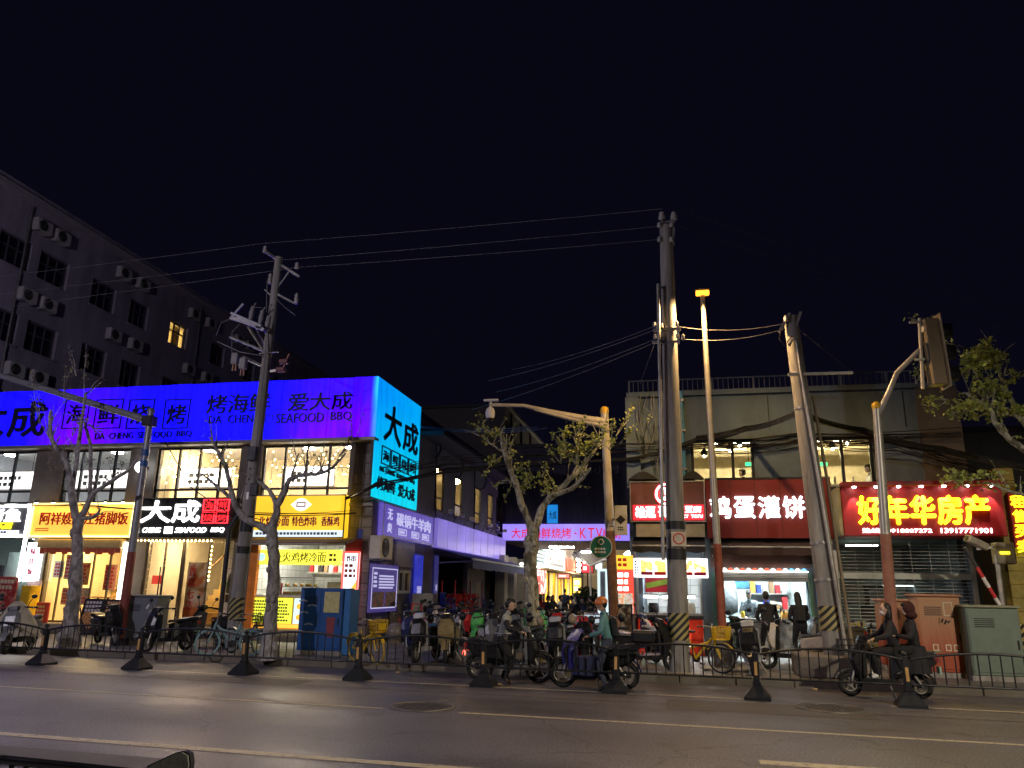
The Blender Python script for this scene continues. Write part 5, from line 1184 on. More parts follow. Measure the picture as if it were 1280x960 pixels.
stext(t, r_, '雄逗', .06, .34, .10, .37, emit('white_hot_letter', (1, .95, .95), 4.0), TY - .03, bold=.07); stext(t, r_, '哥臭', .37, .70, .10, .37, MATS['white_hot_letter'], TY - .03, bold=.07); stext(t, r_, '豆腐', .73, .95, .22, .37, MATS['white_hot_letter'], TY - .03, bold=.06); stext(t, r_, 'STINKY TOFU', .55, .96, .09, .16, MATS['white_hot_letter'], TY - .03, bold=.04)
cx, cz = (r_[0] + r_[1]) / 2 - .02, r_[2] + (r_[3] - r_[2]) * .68; rr = (r_[3] - r_[2]) * .27
MB().lathe((cx, TY - .03, cz), [(rr * 1.12, 0), (rr * 1.12, .028)], 26, 'y').build('emblem_field', MATS['red_field'], t); MB().torus((cx, TY - .04, cz), rr * .92, .022, 'y', 28, 6).build('emblem_ring', MATS['white_hot_letter'], t)
text(t, '逗', cx - rr * .55, cx + rr * .55, cz - rr * .6, cz + rr * .6, TY - .032, MATS['white_hot_letter'], .03, .06)
a, b_, c, d = RY(795, 655, 881, 671, TY); o = MB().box(a, b_, TY, RF - .005, c, d).build('fascia_strip', mat('beige_blank', (.36, .33, .25), .7)); tag(o, 'plain beige panel under the tofu sign', 'panel')
def awning(nm, lab, x0, x1, z1, z0, out, m, band=.12):
    o = thing(nm, lab, 'awning', ((x0 + x1) / 2, RF - out, z0)); n = max(4, int((x1 - x0) / .35)); mb = MB()
    for i in range(n):
        a, b_ = x0 + (x1 - x0) * i / n, x0 + (x1 - x0) * (i + 1) / n; sag = .012 * (i % 2)
        mb._add([(a, RF - .01, z1), (b_, RF - .01, z1), (b_, RF - out, z0 + sag), (a, RF - out, z0 + .012 - sag), (a, RF - .01, z1 - .05), (b_, RF - .01, z1 - .05), (b_, RF - out, z0 - .03), (a, RF - out, z0 - .03)], [(0, 1, 2, 3), (7, 6, 5, 4)])
        mb._add([(a, RF - out - .005, z0), (b_, RF - out - .005, z0), (b_, RF - out - .01, z0 - band), ((a + b_) / 2, RF - out - .012, z0 - band - .04), (a, RF - out - .01, z0 - band)], [(0, 1, 2, 3, 4)])
    mb.build('canopy', m, o); MB().tube([(x0, RF - out, z0 + .01), (x1, RF - out, z0 + .01)], .025, 8).build('front_bar', M_GALV, o)
    for x in (x0 + .05, x1 - .05): MB().bar((x, RF - .02, z1 - .45), (x, RF - out + .02, z0 - .01), .03).build('arm', M_GALV, o)
awning('awning', 'short black awning over the tofu shop window', G1[0] - .05, G1[1] + .1, 2.93, 2.68, .55, mat('black_canvas', (.03, .03, .035), .85, var=.3))
MENU = ramp_mat('dish_pictures', [(.2, (.9, .92, .9)), (.42, (1, .95, .9)), (.5, (.75, .3, .08)), (.58, (.85, .6, .15)), (.66, (.4, .45, .12)), (.76, (.7, .08, .05))], 5.5, .5, em=1.3)
t, r_ = board('menu_lightbox', 'white lit menu strip with dish pictures across the tofu window', 792, 698, 885, 722, emit('menu_white', (1, .97, .97), 1.5), RF - .5, .08)
for i in range(5):
    a, b_, c, d = sub(r_, .1 + .178 * i, .26 + .178 * i, .12, .9); MB().box(a, b_, RF - .512, RF - .502, c, d).build('dish_picture', MENU, t)
    MB().box(a, b_, RF - .52, RF - .513, c, c + (d - c) * .22).build('price_strip', MATS['red_letter'] if i % 2 else mat('magenta_letter', (.45, .02, .10), .5), t)
q = sub(r_, .015, .07, .15, .9); scribble(t, q[0], q[1], q[2], q[3], 5, RF - .502, mat('blue_print', (.05, .1, .5), .5), seed=3)
room(rb, G1[0], G1[1], RF + .3, RF + 3, .15, 2.6, M_WTILE, M_FLOOR, M_WHITE)
lamps([G1[0] + .5, G1[1] - .5], RF + .9, 2.5, emit('tofu_lamp', (.9, .98, 1), 170), .6, 'cold white lamp inside the tofu shop', grp='tofu shop lamps')
ct = thing('food_counter', 'bright red tofu counter front under the glazed window', 'counter', ((G1[0] + G1[1]) / 2, RF - .1, .15))
MB().box(G1[0] + .02, G1[1] - .02, RF - .12, RF + .45, .15, .98, .01).build('counter_body', mat('counter_red', (.75, .05, .02), .35), ct); MB().box(G1[0], G1[1], RF - .15, RF + .5, .98, 1.06, .01).build('worktop', M_DARK, ct)
MB().box(G1[0] + .75, G1[0] + 1.25, RF - .135, RF - .122, .3, .78).build('lit_panel', emit('counter_glow', (1, 1, 1), 3.5), ct)
f = MB(); frame_rect(f, G1[0], G1[1], 1.06, 2.45, .05, RF + .05, RF + .1); f.box((G1[0] + G1[1]) / 2 - .02, (G1[0] + G1[1]) / 2 + .02, RF + .05, RF + .1, 1.11, 2.4); w_ = f.build('window', M_GALV, rb); MB().box(G1[0] + .05, G1[1] - .05, RF + .07, RF + .078, 1.11, 2.4).build('pane', M_GLASS, w_)
for i, (u, v0, v1, m, lab) in enumerate(((.08, 2.05, 2.3, mat('rosy_print', (.7, .15, .2), .5, var=.4, scale=14), 'pink menu card inside the tofu window'), (.1, 1.6, 2.0, mat('crimson_print', (.6, .03, .05), .5), 'red menu card with a green band inside the tofu window'))):
    x = G1[0] + (G1[1] - G1[0]) * u + .06; o = MB().box(x, x + .62, RF + .13, RF + .15, v0, v1).build('menu_card', m); tag(o, lab, 'menu card')
    if i: MB().bar((x + .02, RF + .126, 1.75), (x + .6, RF + .126, 1.87), .006, .13).build('green_band', mat('lime_print', (.35, .55, .06), .5), o)
for i, x in enumerate((G1[0] + .35, G1[0] + .8, G1[1] - .35)):
    o = thing('heat_lamp', 'white hot lamp strip over the tofu trays, %s' % ['left', 'middle', 'right'][i], 'lamp', (x, RF + .3, 1.5), 'heat lamps'); MB().box(x - .17, x + .17, RF + .22, RF + .3, 1.46, 1.52, .01).build('tube', emit('heat_lamp', (1, 1, .97), 9), o); MB().box(x - .18, x + .18, RF + .2, RF + .32, 1.521, 1.56).build('hood', M_GALV, o); MB().tube([(x, RF + .27, 1.56), (x, RF + .27, 2.59)], .01, 5).build('rod', M_GALV, o)
    o = MB().lathe((x + .05, RF + .3, 1.06), [(.12, 0), (.13, .16), (.11, .28)], 12).build('food_pot', [M_DARK, M_GALV, M_CREAM][i]); tag(o, '%s pot on the tofu counter behind glass' % ['dark', 'steel', 'cream'][i], 'pot')
o = thing('roll_up_banner', 'tall red and yellow food banner standing at the alley corner', 'banner', (onY(780, 740, RF - .05).x, RF, .15)); a, b_, c, d = RY(770, 694, 792, 768, RF - .05)
mb = MB(); mb.cur = 0; mb.box(a, b_, RF - .08, RF - .05, c, d); mb.cur = 1; mb.box(a, b_, RF - .09, RF - .081, d - .35, d); mb.cur = 2; mb.box(a + .02, b_ - .02, RF - .09, RF - .081, c + .02, c + .5)
mb.build('sheet', [emit('banner_red', (.85, .06, .03), .9), emit('banner_gold', (.95, .55, .03), .9), ramp_mat('salad_print', [(.3, (.2, .25, .1)), (.48, (.6, .6, .55)), (.58, (.7, .25, .08)), (.7, (.3, .4, .3))], 11, .5, em=.6)], o); scribble(o, a + .05, b_ - .05, d - .9, d - .4, 3, RF - .081, E_LETW, seed=2, fill=.7); scribble(o, a + .06, a + .34, d - .3, d - .05, 2, RF - .091, MATS['red_letter'], seed=5); MB().box(a - .03, b_ + .03, RF - .2, RF + .0, .15, .22).build('foot', M_GALV, o); MB().box((a + b_) / 2 - .015, (a + b_) / 2 + .015, RF - .048, RF - .02, .22, d).build('pole', M_GALV, o)
o = thing('easel_board', 'black framed picture menu board below the red food banner', 'board', (a, RF - .6, .15)); MB().box(a - .05, b_ - .02, RF - .65, RF - .6, .55, 1.3, .01).build('panel', ramp_mat('dark_dish_print', [(.35, (.04, .03, .03)), (.5, (.12, .1, .09)), (.6, (.4, .38, .34))], 8, .5), o); frame_rect(MB(), a - .06, b_ - .01, .54, 1.31, .03, RF - .67, RF - .655).build('frame', M_BLACK, o)
for x in (a, b_ - .06): MB().bar((x, RF - .55, .15), (x, RF - .62, .6), .03).build('leg', M_DARK, o)
t, r_ = board('shop_sign', 'dark red pancake shop sign with big ice white characters', 883, 599, 1041, 673, mat('maroon_board', (.19, .022, .02), .6, var=.15, scale=1.5), RF - .35, .33)
for i in range(1, 5): x = r_[0] + (r_[1] - r_[0]) * i / 5; MB().box(x - .005, x + .005, RF - .354, RF - .351, r_[2], r_[3]).build('seam', M_BLACK, t)
for i, ch in enumerate('鸡蛋灌饼'): stext(t, r_, ch, .03 + .195 * i, .195 + .195 * i, .34, .70, E_ICE, RF - .35, .05, bold=.07)
MB().box(r_[0], r_[1], RF - .36, RF - .02, r_[3] + .002, r_[3] + .05).build('top_trim', M_DARK, t)
awning('awning', 'dark brown sloping awning with ragged edge over the pancake shop', G2[0] - .1, G2[1] + .35, 2.9, 2.66, .55, mat('brown_canvas', (.055, .035, .035), .85, var=.3), .16)
o = thing('rolled_shutter', 'half rolled steel shutter above the pancake shop opening', 'shutter', ((G2[0] + G2[1]) / 2, RF - .1, 2.2))
for i in range(5): MB().box(G2[0] - .05, G2[1] + .05, RF - .1 + .004 * (i % 2), RF - .04, g2t - .02 + i * .04, g2t + .016 + i * .04, .01).build('slat', M_SHUT, o)
for x in (G2[0] - .1, G2[1] + .02): MB().box(x, x + .08, RF - .12, RF - .002, .15, g2t + .18).build('guide_rail', mat('green_rail', (.06, .16, .12), .5), o)
o = thing('scallop_lights', 'row of glowing red white and blue scallops along the pancake shutter', 'lights', ((G2[0] + G2[1]) / 2, RF - .9, 2.45))
MB().box(G2[0] - .02, G2[1] + .02, RF - .16, RF - .13, g2t + .2, g2t + .225).build('tube', emit('scallop_white', (1, .95, .9), 5), o)
for i in range(15):
    x = G2[0] + (G2[1] - G2[0]) * (i + .5) / 15; MB().prism([(x - .08 + .16 * j / 6, g2t + .23 + .07 * math.sin(math.pi * j / 6)) for j in range(7)], RF - .16, RF - .14).build('scallop', [emit('scallop_red', (1, .12, .05), 1.2), MATS['scallop_white'] if 0 else emit('scallop_pale', (1, .85, .7), 1.6), emit('scallop_blue', (.2, .5, 1), 1.2)][(i % 2) if i < 12 else 2 if i % 2 == 0 else 1], o)
room(rb, G2[0], G2[1], RF + .3, RF + 3.2, .15, 2.75, M_PALE, M_FLOOR, M_WHITE)
MB().box(G2[0] - .1, G2[1] + .1, RF - .03, RF - .004, g2t + .31, 2.62).build('lintel_panel', mat('brown_lintel', (.12, .07, .055), .8, var=.3), rb)
lamps([G2[0] + .6, G2[1] - .6], RF + 1.1, 2.66, emit('pancake_lamp', (.86, .98, 1), 300), .9, 'cold white lamp on the pancake shop ceiling', grp='pancake shop lamps')
a, b_, c, d = RY(948, 748, 1008, 750, RF + 2.5); o = thing('tube_lamp', 'white wall tube on the back wall of the pancake shop', 'lamp', (a, RF + 3.1, 2)); MB().tube([(a + .2, RF + 3.1, 2.05), (b_ - .1, RF + 3.1, 2.05)], .03, 8).build('tube', E_WHITE, o); MB().box(a + .15, b_ - .05, RF + 3.12, RF + 3.195, 2.0, 2.1).build('housing', M_WHITE, o)
o = MB().box(G2[0] + .55, G2[0] + 1.05, RF + 3.14, RF + 3.18, 1.75, 2.6).build('poster', mat('sky_poster', (.08, .32, .72), .5)); tag(o, 'blue menu poster on the pancake shop back wall', 'poster'); scribble(o, G2[0] + .62, G2[0] + .98, 2.0, 2.4, 3, RF + 3.139, M_WHITE, seed=5)
o = MB().box(G2[0] + .02, G2[0] + .5, RF + 2.9, RF + 2.95, 2.0, 2.6).build('poster', mat('crimson_print', (.6, .03, .05), .5)); tag(o, 'red fan shaped poster at the left of the pancake shop wall', 'poster'); scribble(o, G2[0] + .08, G2[0] + .45, 2.1, 2.5, 2, RF + 2.899, M_WHITE, seed=6)
o = MB().box(G2[1] - 1.35, G2[1] - .05, RF + 3.12, RF + 3.18, 2.2, 2.65).build('vent_panel', mat('dusty_olive', (.3, .28, .2), .6, var=.4, scale=6)); tag(o, 'dusty window panel high on the pancake shop back wall', 'panel')
for i in range(3):
    o = thing('wall_shelf', 'steel shelf with packs on the pancake shop wall, %s' % ['lowest', 'middle', 'top'][i], 'shelf', (G2[1] - .6, RF + 3, 1)); z = .75 + .42 * i; MB().box(G2[1] - 1.1, G2[1] - .05, RF + 2.85, RF + 3.19, z, z + .03).build('board', M_GALV, o)
    for j in range(6): MB().box(G2[1] - 1.05 + j * .165, G2[1] - .93 + j * .165, RF + 2.9, RF + 3.1, z + .03, z + .15 + .1 * ((i + j * 2) % 3)).build('pack', [M_RED, M_WHITE, ORANGE, M_BLUEP, M_CREAM, M_WOOD][(i + j) % 6], o)
o = thing('raincoat', 'dark apron and coat hanging inside the pancake shop', 'coat', (G2[0] + .4, RF + 1.7, 1.2)); MB().lathe((G2[0] + .38, RF + 1.7, 1.05), [(.05, 0), (.22, .08), (.24, .45), (.2, .8), (.1, 1.0), (.03, 1.08)], 10).build('cloth', mat('grey_cloth', (.16, .17, .18), .9, var=.6, scale=9), o); MB().tube([(G2[0] + .02, RF + 1.75, 2.16), (G2[0] + .6, RF + 1.75, 2.16)], .012, 6).build('rail', M_GALV, o)
ct = thing('food_counter', 'steel pancake griddle counter under bright light', 'counter', ((G2[0] + G2[1]) / 2, RF + .8, .15)); MB().box(G2[0] + .5, G2[1] - .1, RF + .55, RF + 1.15, .2, .98, .01).build('counter_body', mat('steel_sheet', (.5, .52, .52), .3, .7), ct); MB().box(G2[0] + .45, G2[1] - .05, RF + .5, RF + 1.2, .98, 1.02, .008).build('worktop', M_GALV, ct)
for x in (G2[0] + .55, G2[1] - .15): MB().box(x - .03, x + .03, RF + .6, RF + .66, .15, .2).build('foot', M_DARK, ct)
MB().lathe((G2[0] + 1.0, RF + .85, 1.02), [(.22, 0), (.22, .03)], 18).build('griddle', M_DARK, ct); MB().lathe((G2[1] - .55, RF + .85, 1.02), [(.2, 0), (.2, .03)], 18).build('griddle', M_DARK, ct)
for i, (u, r, h, m, nm, lab) in enumerate(((.14, .05, .16, mat('yellow_plastic', (.75, .55, .04), .4), 'sauce_bottle', 'yellow sauce bottle on the pancake counter'), (.6, .1, .24, M_WHITE, 'egg_tub', 'white tub on the pancake counter'), (.75, .09, .18, ORANGE, 'sauce_tub', 'orange tub on the pancake counter'))):
    x = G2[0] + (G2[1] - G2[0]) * max(u, .3); o = MB().lathe((x + .02 * i, RF + .62, 1.02), [(r, 0), (r, h * .8), (r * .6, h)], 10).build(nm, m); tag(o, lab, 'tub')
o = MB().box(G2[1] + .18, G2[1] + .45, RF - .02, RF - .004, 1.35, 1.75).build('notice', mat('blue_notice', (.05, .2, .55), .5, var=.4, scale=16)); tag(o, 'blue notice pasted right of the pancake shop', 'notice')
o = MB().box(G2[1] + .2, G2[1] + .45, RF - .02, RF - .004, .75, 1.2).build('notice', M_CREAM); tag(o, 'cream notice below the blue notice by the pancake shop', 'notice')
EY = 19.0
a, b_, c, d = RY(1053, 608, 1256, 670, EY); es = thing('shop_sign', 'projecting red estate agent sign box with yellow lit characters and phone numbers', 'sign', ((a + b_) / 2, EY, c))
MB().box(a, b_, EY, RF - .005, c, d, .01).build('box', mat('estate_red', (.30, .012, .015), .5, var=.12), es)
MB().box(a - .09, a - .001, EY + .02, RF - .005, c, d, .01).build('side_panel', mat('olive_side', (.30, .28, .16), .6), es); MB().box(a - .02, b_ + .02, EY - .28, EY - .002, d - .005, d + .09, .01).build('top_trim', mat('estate_trim', (.22, .015, .015), .5), es)
r_ = (a, b_, c, d)
for i, ch in enumerate('好年华房产'): stext(es, r_, ch, .10 + .165 * i, .245 + .165 * i, .24, .80, E_LETY, EY, .05, bold=.1)
stext(es, r_, '热线:18918007272', .115, .545, .06, .155, E_LETW, EY, .03, bold=.02); stext(es, r_, '13917771901', .60, .905, .06, .155, E_LETW, EY, .03, bold=.02)
for i in range(7):
    x = a + (b_ - a) * (.08 + .14 * i); o = thing('spot_lamp', 'small downlight on the red estate sign, %s from the left' % words[i].replace('nearest', 'first'), 'lamp', (x, EY - .15, d - .02), 'downlights of the estate sign')
    MB().lathe((x, EY - .15, d - .04), [(.04, .03), (.045, .01), (.03, 0)], 12).build('lens', emit('downlight_lens', (1, .9, .85), 18), o)
    ld = bpy.data.lights.new('downlight', 'SPOT'); ld.energy = 26; ld.color = (1, .78, .72); ld.spot_size = R(58); ld.spot_blend = .55; ld.shadow_soft_size = .02
    l = bpy.data.objects.new('downlight', ld); COL.objects.link(l); l.parent = o; l.location = (0, .0, -.05); l.rotation_euler = (R(14), 0, 0)
room(rb, G3[0], G3[1], RF + .3, RF + 5, .15, 2.95, mat('office_wall', (.25, .27, .25), .8), M_FLOOR, mat('office_ceiling', (.3, .32, .3), .8))
lamps([G3[0] + .9], RF + 1.4, 2.85, emit('office_tube', (.8, .95, .8), 30), .8, 'greenish office tube behind the closed shutter')
lamps([G3[0] + 2.4], RF + 4.2, 1.9, emit('office_tube2', (.8, 1, .9), 5), .9, 'small far tube glowing inside the shuttered office')
sh = thing('roller_grille', 'closed see-through roller grille of thin steel bars under the estate sign', 'shutter', ((G3[0] + G3[1]) / 2, RF - .05, .15)); nb = 34; ba = MB().tube([(0, 0, 0), (G3[1] - G3[0], 0, 0)], .009, 6); b0 = None
for i in range(nb):
    z = .22 + i * (2.62 / nb)
    if b0 is None: o = b0 = ba.build('bar', M_GALV)
    else: o = bpy.data.objects.new('bar', b0.data); COL.objects.link(o)
    o.parent = sh; o.location = Vector((G3[0], RF - .05, z)) - wloc(sh)
for i in range(8): x = G3[0] + (G3[1] - G3[0]) * i / 7; MB().tube([(x, RF - .05, .16), (x, RF - .05, 2.86)], .008, 6).build('tie', M_GALV, sh)
MB().box(G3[0], G3[1], RF - .09, RF - .02, 1.98, 2.12).build('lock_slat', mat('pale_slat', (.42, .45, .40), .4, .5), sh); MB().box(G3[0], G3[1], RF - .08, RF - .02, .155, .22).build('bottom_bar', M_GALV, sh)
for x in (G3[0] - .09, G3[1] + .005): MB().box(x, x + .08, RF - .12, RF - .003, .15, 2.9).build('guide_rail', M_GALV, sh)
for i, (u, z, w, h, m, lab) in enumerate(((.2, .15, 1.3, .75, M_WHITE, 'white desk inside the shuttered office, left'), (.62, .15, 1.1, .75, M_WOOD, 'wooden desk inside the shuttered office, right'), (.48, .15, .5, 1.7, M_DARK, 'dark cupboard inside the shuttered office'))):
    x = G3[0] + (G3[1] - G3[0]) * u; o = thing('office_desk' if i < 2 else 'cupboard', lab, 'desk' if i < 2 else 'cupboard', (x, RF + 2.2, .15))
    if i < 2:
        MB().box(x, x + w, RF + 1.9, RF + 2.5, z + h - .04, z + h).build('top', m, o); MB().box(x, x + .04, RF + 1.95, RF + 2.45, z, z + h - .04).build('side_panel', m, o); MB().box(x + w - .04, x + w, RF + 1.95, RF + 2.45, z, z + h - .04).build('side_panel', m, o)
        MB().box(x + .3, x + .8, RF + 2.2, RF + 2.23, z + h + .12, z + h + .45).build('screen', M_BLACK, o); MB().box(x + .53, x + .57, RF + 2.2, RF + 2.24, z + h, z + h + .12).build('screen_stand', M_BLACK, o)
    else: MB().box(x, x + w, RF + 3.4, RF + 3.9, z, z + h, .01).build('carcass', m, o); MB().box(x + .02, x + w / 2 - .01, RF + 3.38, RF + 3.399, z + .05, z + h - .05).build('door', M_GREY, o); MB().box(x + w / 2 + .01, x + w - .02, RF + 3.38, RF + 3.399, z + .05, z + h - .05).build('door', M_GREY, o)
p = onY(1206, 730, RF + 2); o = MB().box(p.x - .05, p.x + .05, RF + 2, RF + 2.04, p.z - .04, p.z + .04).build('indicator_light', emit('teal_led', (.0, 1, .55), 2.5)); tag(o, 'tiny teal indicator glowing inside the shuttered office', 'light')
yb0 = onY(1250, 650, 19.6).x; o = thing('tile_pillar', 'mustard tiled pillar right of the estate sign', 'pillar', (yb0 + .2, 19.7, .15))
for i in range(15): MB().box(yb0 + .02, yb0 + .42, 19.6, 19.98, .15 + i * .29 + .004, .15 + (i + 1) * .29 - .004, .006).build('tile', mat('mustard_tile', (.36, .30, .08), .5, var=.25), o)
a, b_, c, d = RY(1264, 616, 1284, 684, 19.4); o = thing('vertical_sign', 'upright sign with four yellow lit characters at the right edge', 'sign', (a, 19.4, c)); MB().box(a, b_ + .25, 19.4, 19.55, c, d, .01).build('board', mat('estate_red', (.30, .012, .015), .5), o); MB().box(a + .05, b_, 19.55, 19.98, (c + d) / 2, (c + d) / 2 + .05).build('bracket', M_DARK, o)
for i, ch in enumerate('租售买卖'): text(o, ch, a + .04, a + .36, d - .33 - i * .33, d - .06 - i * .33, 19.398, E_LETY, .03, .06)
nb_ = thing('neighbour_building', 'dim plain grey building at the right edge behind the tree', 'building', (14, 23, .15)); MB().box(RXB + .02, 30, 23, 34, .15, 6.0).build('body', mat('neighbour_render', (.13, .14, .145), .9, var=.2), nb_); MB().box(RXB + .02, 30, 22.9, 34.1, 6.0, 6.15).build('roof_edge', M_ROOF, nb_); MB().box(RXB + .03, 30, 21.2, 22.9, .15, 3.6).build('annex', mat('annex_brick', (.16, .13, .07), .85, var=.3, scale=4), nb_)
q = onY(853, 545, RF - .1).x; o = thing('down_pipe', 'blue painted down pipe on the concrete front beside the big pole', 'pipe', (q, RF - .1, 4.2)); MB().tube([(q, RF - .1, 4.15), (q, RF - .1, onY(853, 490, RF).z)], .06, 10).build('pipe', mat('pipe_lit_cyan', (.06, .25, .42), .4), o)  # cyan sign light put into the pipe's base colour
for z in (4.6, 5.6, 6.4): MB().box(q - .08, q + .08, RF - .17, RF - .003, z, z + .05).build('clamp', M_GREY, o)
o = thing('condenser_hood', 'dark rounded hood on the ledge above the tofu sign', 'hood', (onY(800, 600, RF).x, RF - .2, 4.4))
for p0, p1 in ((786, 822), (852, 880)): x0, x1 = onY(p0, 600, RF - .2).x, onY(p1, 600, RF - .2).x; MB().prism([(x0 + (x1 - x0) * j / 8, 4.36 + .2 * math.sin(math.pi * j / 8)) for j in range(9)], RF - .3, RF - .01).build('cover', M_DARK, o)
tg = MB(); rn = random.Random(12)
for i in range(10):
    x = RXA + .3 + i * .12; pts = [(x + rn.uniform(-.1, .1), RF - .16 - rn.random() * .05, 6.6 - j * .3 * rn.uniform(.7, 1.1)) for j in range(7)]; tg.tube(pts, .012, 5)
o = tg.build('hanging_cables', M_GREY); tag(o, 'loose loops of grey cable on the left concrete pier', 'cable')
def fy(x): return 13.66 - .05 * (x + 3.3)
fx = [-17.09, -14.82, -12.55, -10.29, -7.95, -5.64, -3.29, -1.03, 1.19, 3.38, 5.65, 7.9, 10.2]
fe = thing('street_fence', 'low black street fence with arched rails and heavy cone feet along the lane', 'fence', (-3.3, 13.66, 0))
pm = MB()
_b = pm
h = .2; k_ = .065
pm._add([(-h, -h, 0), (h, -h, 0), (h, h, 0), (-h, h, 0), (-h, -h, .045), (h, -h, .045), (h, h, .045), (-h, h, .045), (-k_, -k_, .21), (k_, -k_, .21), (k_, k_, .21), (-k_, k_, .21)], [(0, 1, 2, 3), (0, 1, 5, 4), (1, 2, 6, 5), (2, 3, 7, 6), (3, 0, 4, 7), (4, 5, 9, 8), (5, 6, 10, 9), (6, 7, 11, 10), (7, 4, 8, 11), (8, 9, 10, 11)])
col = MB().box(-.05, .05, -.05, .05, .18, .70, .01); col.box(-.065, .065, -.065, .065, .21, .26, .01)
cap = MB().lathe((0, 0, .70), [(.035, 0), (.025, .015), (.045, .04), (.048, .055), (.035, .08), (.0, .095)], 12)
rfl = MB().box(-.022, .022, -.058, -.052, .36, .56)
protos = None
M_REFL = mat('reflector_tape', (.55, .33, .12), .4, var=.2)
fdir = math.atan(-.05)
for i, x in enumerate(fx):
    if protos is None: protos = [pm.build('post', M_FENCE, None), col.build('post_column', M_FENCE, None), cap.build('post_cap', M_FENCE, None), rfl.build('reflector', M_REFL, None)]; os_ = protos
    else:
        os_ = [bpy.data.objects.new(p.name.split('.')[0], p.data) for p in protos]
        for o in os_: COL.objects.link(o)
    os_[0].parent = fe; os_[0].location = Vector((x, fy(x), 0)) - wloc(fe); os_[0].rotation_euler = (0, R(random.uniform(-1.6, 1.6)), fdir + R(random.uniform(-4, 4)))
    for o in os_[1:]: o.parent = os_[0]
bars = {}
for i in range(len(fx) - 1):
    p, q = Vector((fx[i], fy(fx[i]), 0)), Vector((fx[i + 1], fy(fx[i + 1]), 0)); d = q - p
    top = lambda u: .645 + .14 * math.sin(math.pi * u) ** .75
    us = [.03 + .94 * k / 16 for k in range(17)]
    mb = MB(); mb.tube([p + d * u + Vector((0, 0, top(u))) for u in us], .02, 6); mb.tube([p + d * .03 + Vector((0, 0, .31)), p + d * .97 + Vector((0, 0, .31))], .018, 6)
    pr = mb.build('panel_rail', M_FENCE, fe)
    for k in range(1, 14):
        u = .03 + .94 * k / 14; h = round(top(u), 3)
        key = h
        if key not in bars: bars[key] = MB().tube([(0, 0, .31), (0, 0, h)], .01, 6); o = bars[key].build('bar', M_FENCE, None); bars[key] = o.data
        else: o = bpy.data.objects.new('bar', bars[key]); COL.objects.link(o)
        o.parent = pr; o.location = p + d * u - wloc(fe)
nf = thing('near_fence', 'near black fence rail with glossy top reflecting the signs, bottom left', 'fence', (-4, 3.2, 0))
A_, B_ = onY(-260, 985, 3.6), onY(200, 962, 3.6); pts = []
zA, zB = onY(60, 951, 3.6).z, B_.z
for k in range(13):
    u = k / 12; x = A_.x + (B_.x - A_.x) * u; pts.append((x, 3.6, zB - .03 + (zA - zB + .03) * math.sin(math.pi * min(1, u * .55 + .45)) ** .8))
MB().tube(pts, .022, 8).build('top_rail', mat('glossy_black', (.012, .012, .014), .1, 0, spec=1.0), nf)
MB().tube([(p[0], 3.6, .2) for p in pts], .018, 6).build('bottom_rail', M_FENCE, nf)
for k in range(1, 26): u = k / 26; x = A_.x + (B_.x - A_.x) * u; j = min(11, int(u * 12)); z = pts[j][2] + (pts[j + 1][2] - pts[j][2]) * (u * 12 - j); MB().tube([(x, 3.6, .2), (x, 3.6, z)], .012, 6).build('bar', M_FENCE, nf)
e0, e1 = onY(188, 958, 3.55), onY(241, 940, 3.55)
w = e1.x - e0.x; z1 = e1.z
prof = [(e0.x, z1 - .16), (e0.x, z1 - .075), (e0.x + w * .62, z1 - .01), (e0.x + w * .8, z1), (e0.x + w * .95, z1 - .012), (e1.x, z1 - .05), (e1.x, z1 - .16)]
MB().prism([((x - e0.x - w / 2) * 1.06 + e0.x + w / 2, z + .006) for x, z in prof], 3.535, 3.565).build('end_plate_rim', M_BLACK, nf); MB().prism(prof, 3.525, 3.534).build('end_plate', mat('smudged_plate', (.22, .24, .20), .35, .2, var=.4, scale=30), nf)
MB().box(e0.x + w * .4, e0.x + w * .6, 3.54, 3.6, 0, z1 - .16).build('end_post', M_FENCE, nf); MB().box(e0.x + w * .2, e0.x + w * .8, 3.45, 3.7, 0, .05).build('end_foot', M_FENCE, nf)
MB().box(A_.x, A_.x + .06, 3.56, 3.64, 0, .7).build('end_post', M_FENCE, nf)
def hazard(name='hazard_stripes', f=26.0):
    if name in MATS: return MATS[name]
    m, t, b = _nodes(name); N, L = t.nodes.new, t.links.new; g = N('ShaderNodeNewGeometry'); s_ = N('ShaderNodeSeparateXYZ'); L(g.outputs['Position'], s_.inputs[0])
    a = N('ShaderNodeMath'); a.operation = 'MULTIPLY_ADD'; L(s_.outputs[0], a.inputs[0]); a.inputs[1].default_value = -1.0; L(s_.outputs[2], a.inputs[2])
    k = N('ShaderNodeMath'); k.operation = 'MULTIPLY'; L(a.outputs[0], k.inputs[0]); k.inputs[1].default_value = 1 / .145
    fr = N('ShaderNodeMath'); fr.operation = 'FRACT'; L(k.outputs[0], fr.inputs[0]); gt = N('ShaderNodeMath'); gt.operation = 'GREATER_THAN'; L(fr.outputs[0], gt.inputs[0]); gt.inputs[1].default_value = .5
    mx = N('ShaderNodeMix'); mx.data_type = 'RGBA'; L(gt.outputs[0], mx.inputs[0]); mx.inputs[6].default_value = (.02, .02, .022, 1); mx.inputs[7].default_value = (.42, .36, .14, 1)
    L(mx.outputs[2], b.inputs['Base Color']); b.inputs['Roughness'].default_value = .6; MATS[name] = m; return m
M_HAZ = hazard()
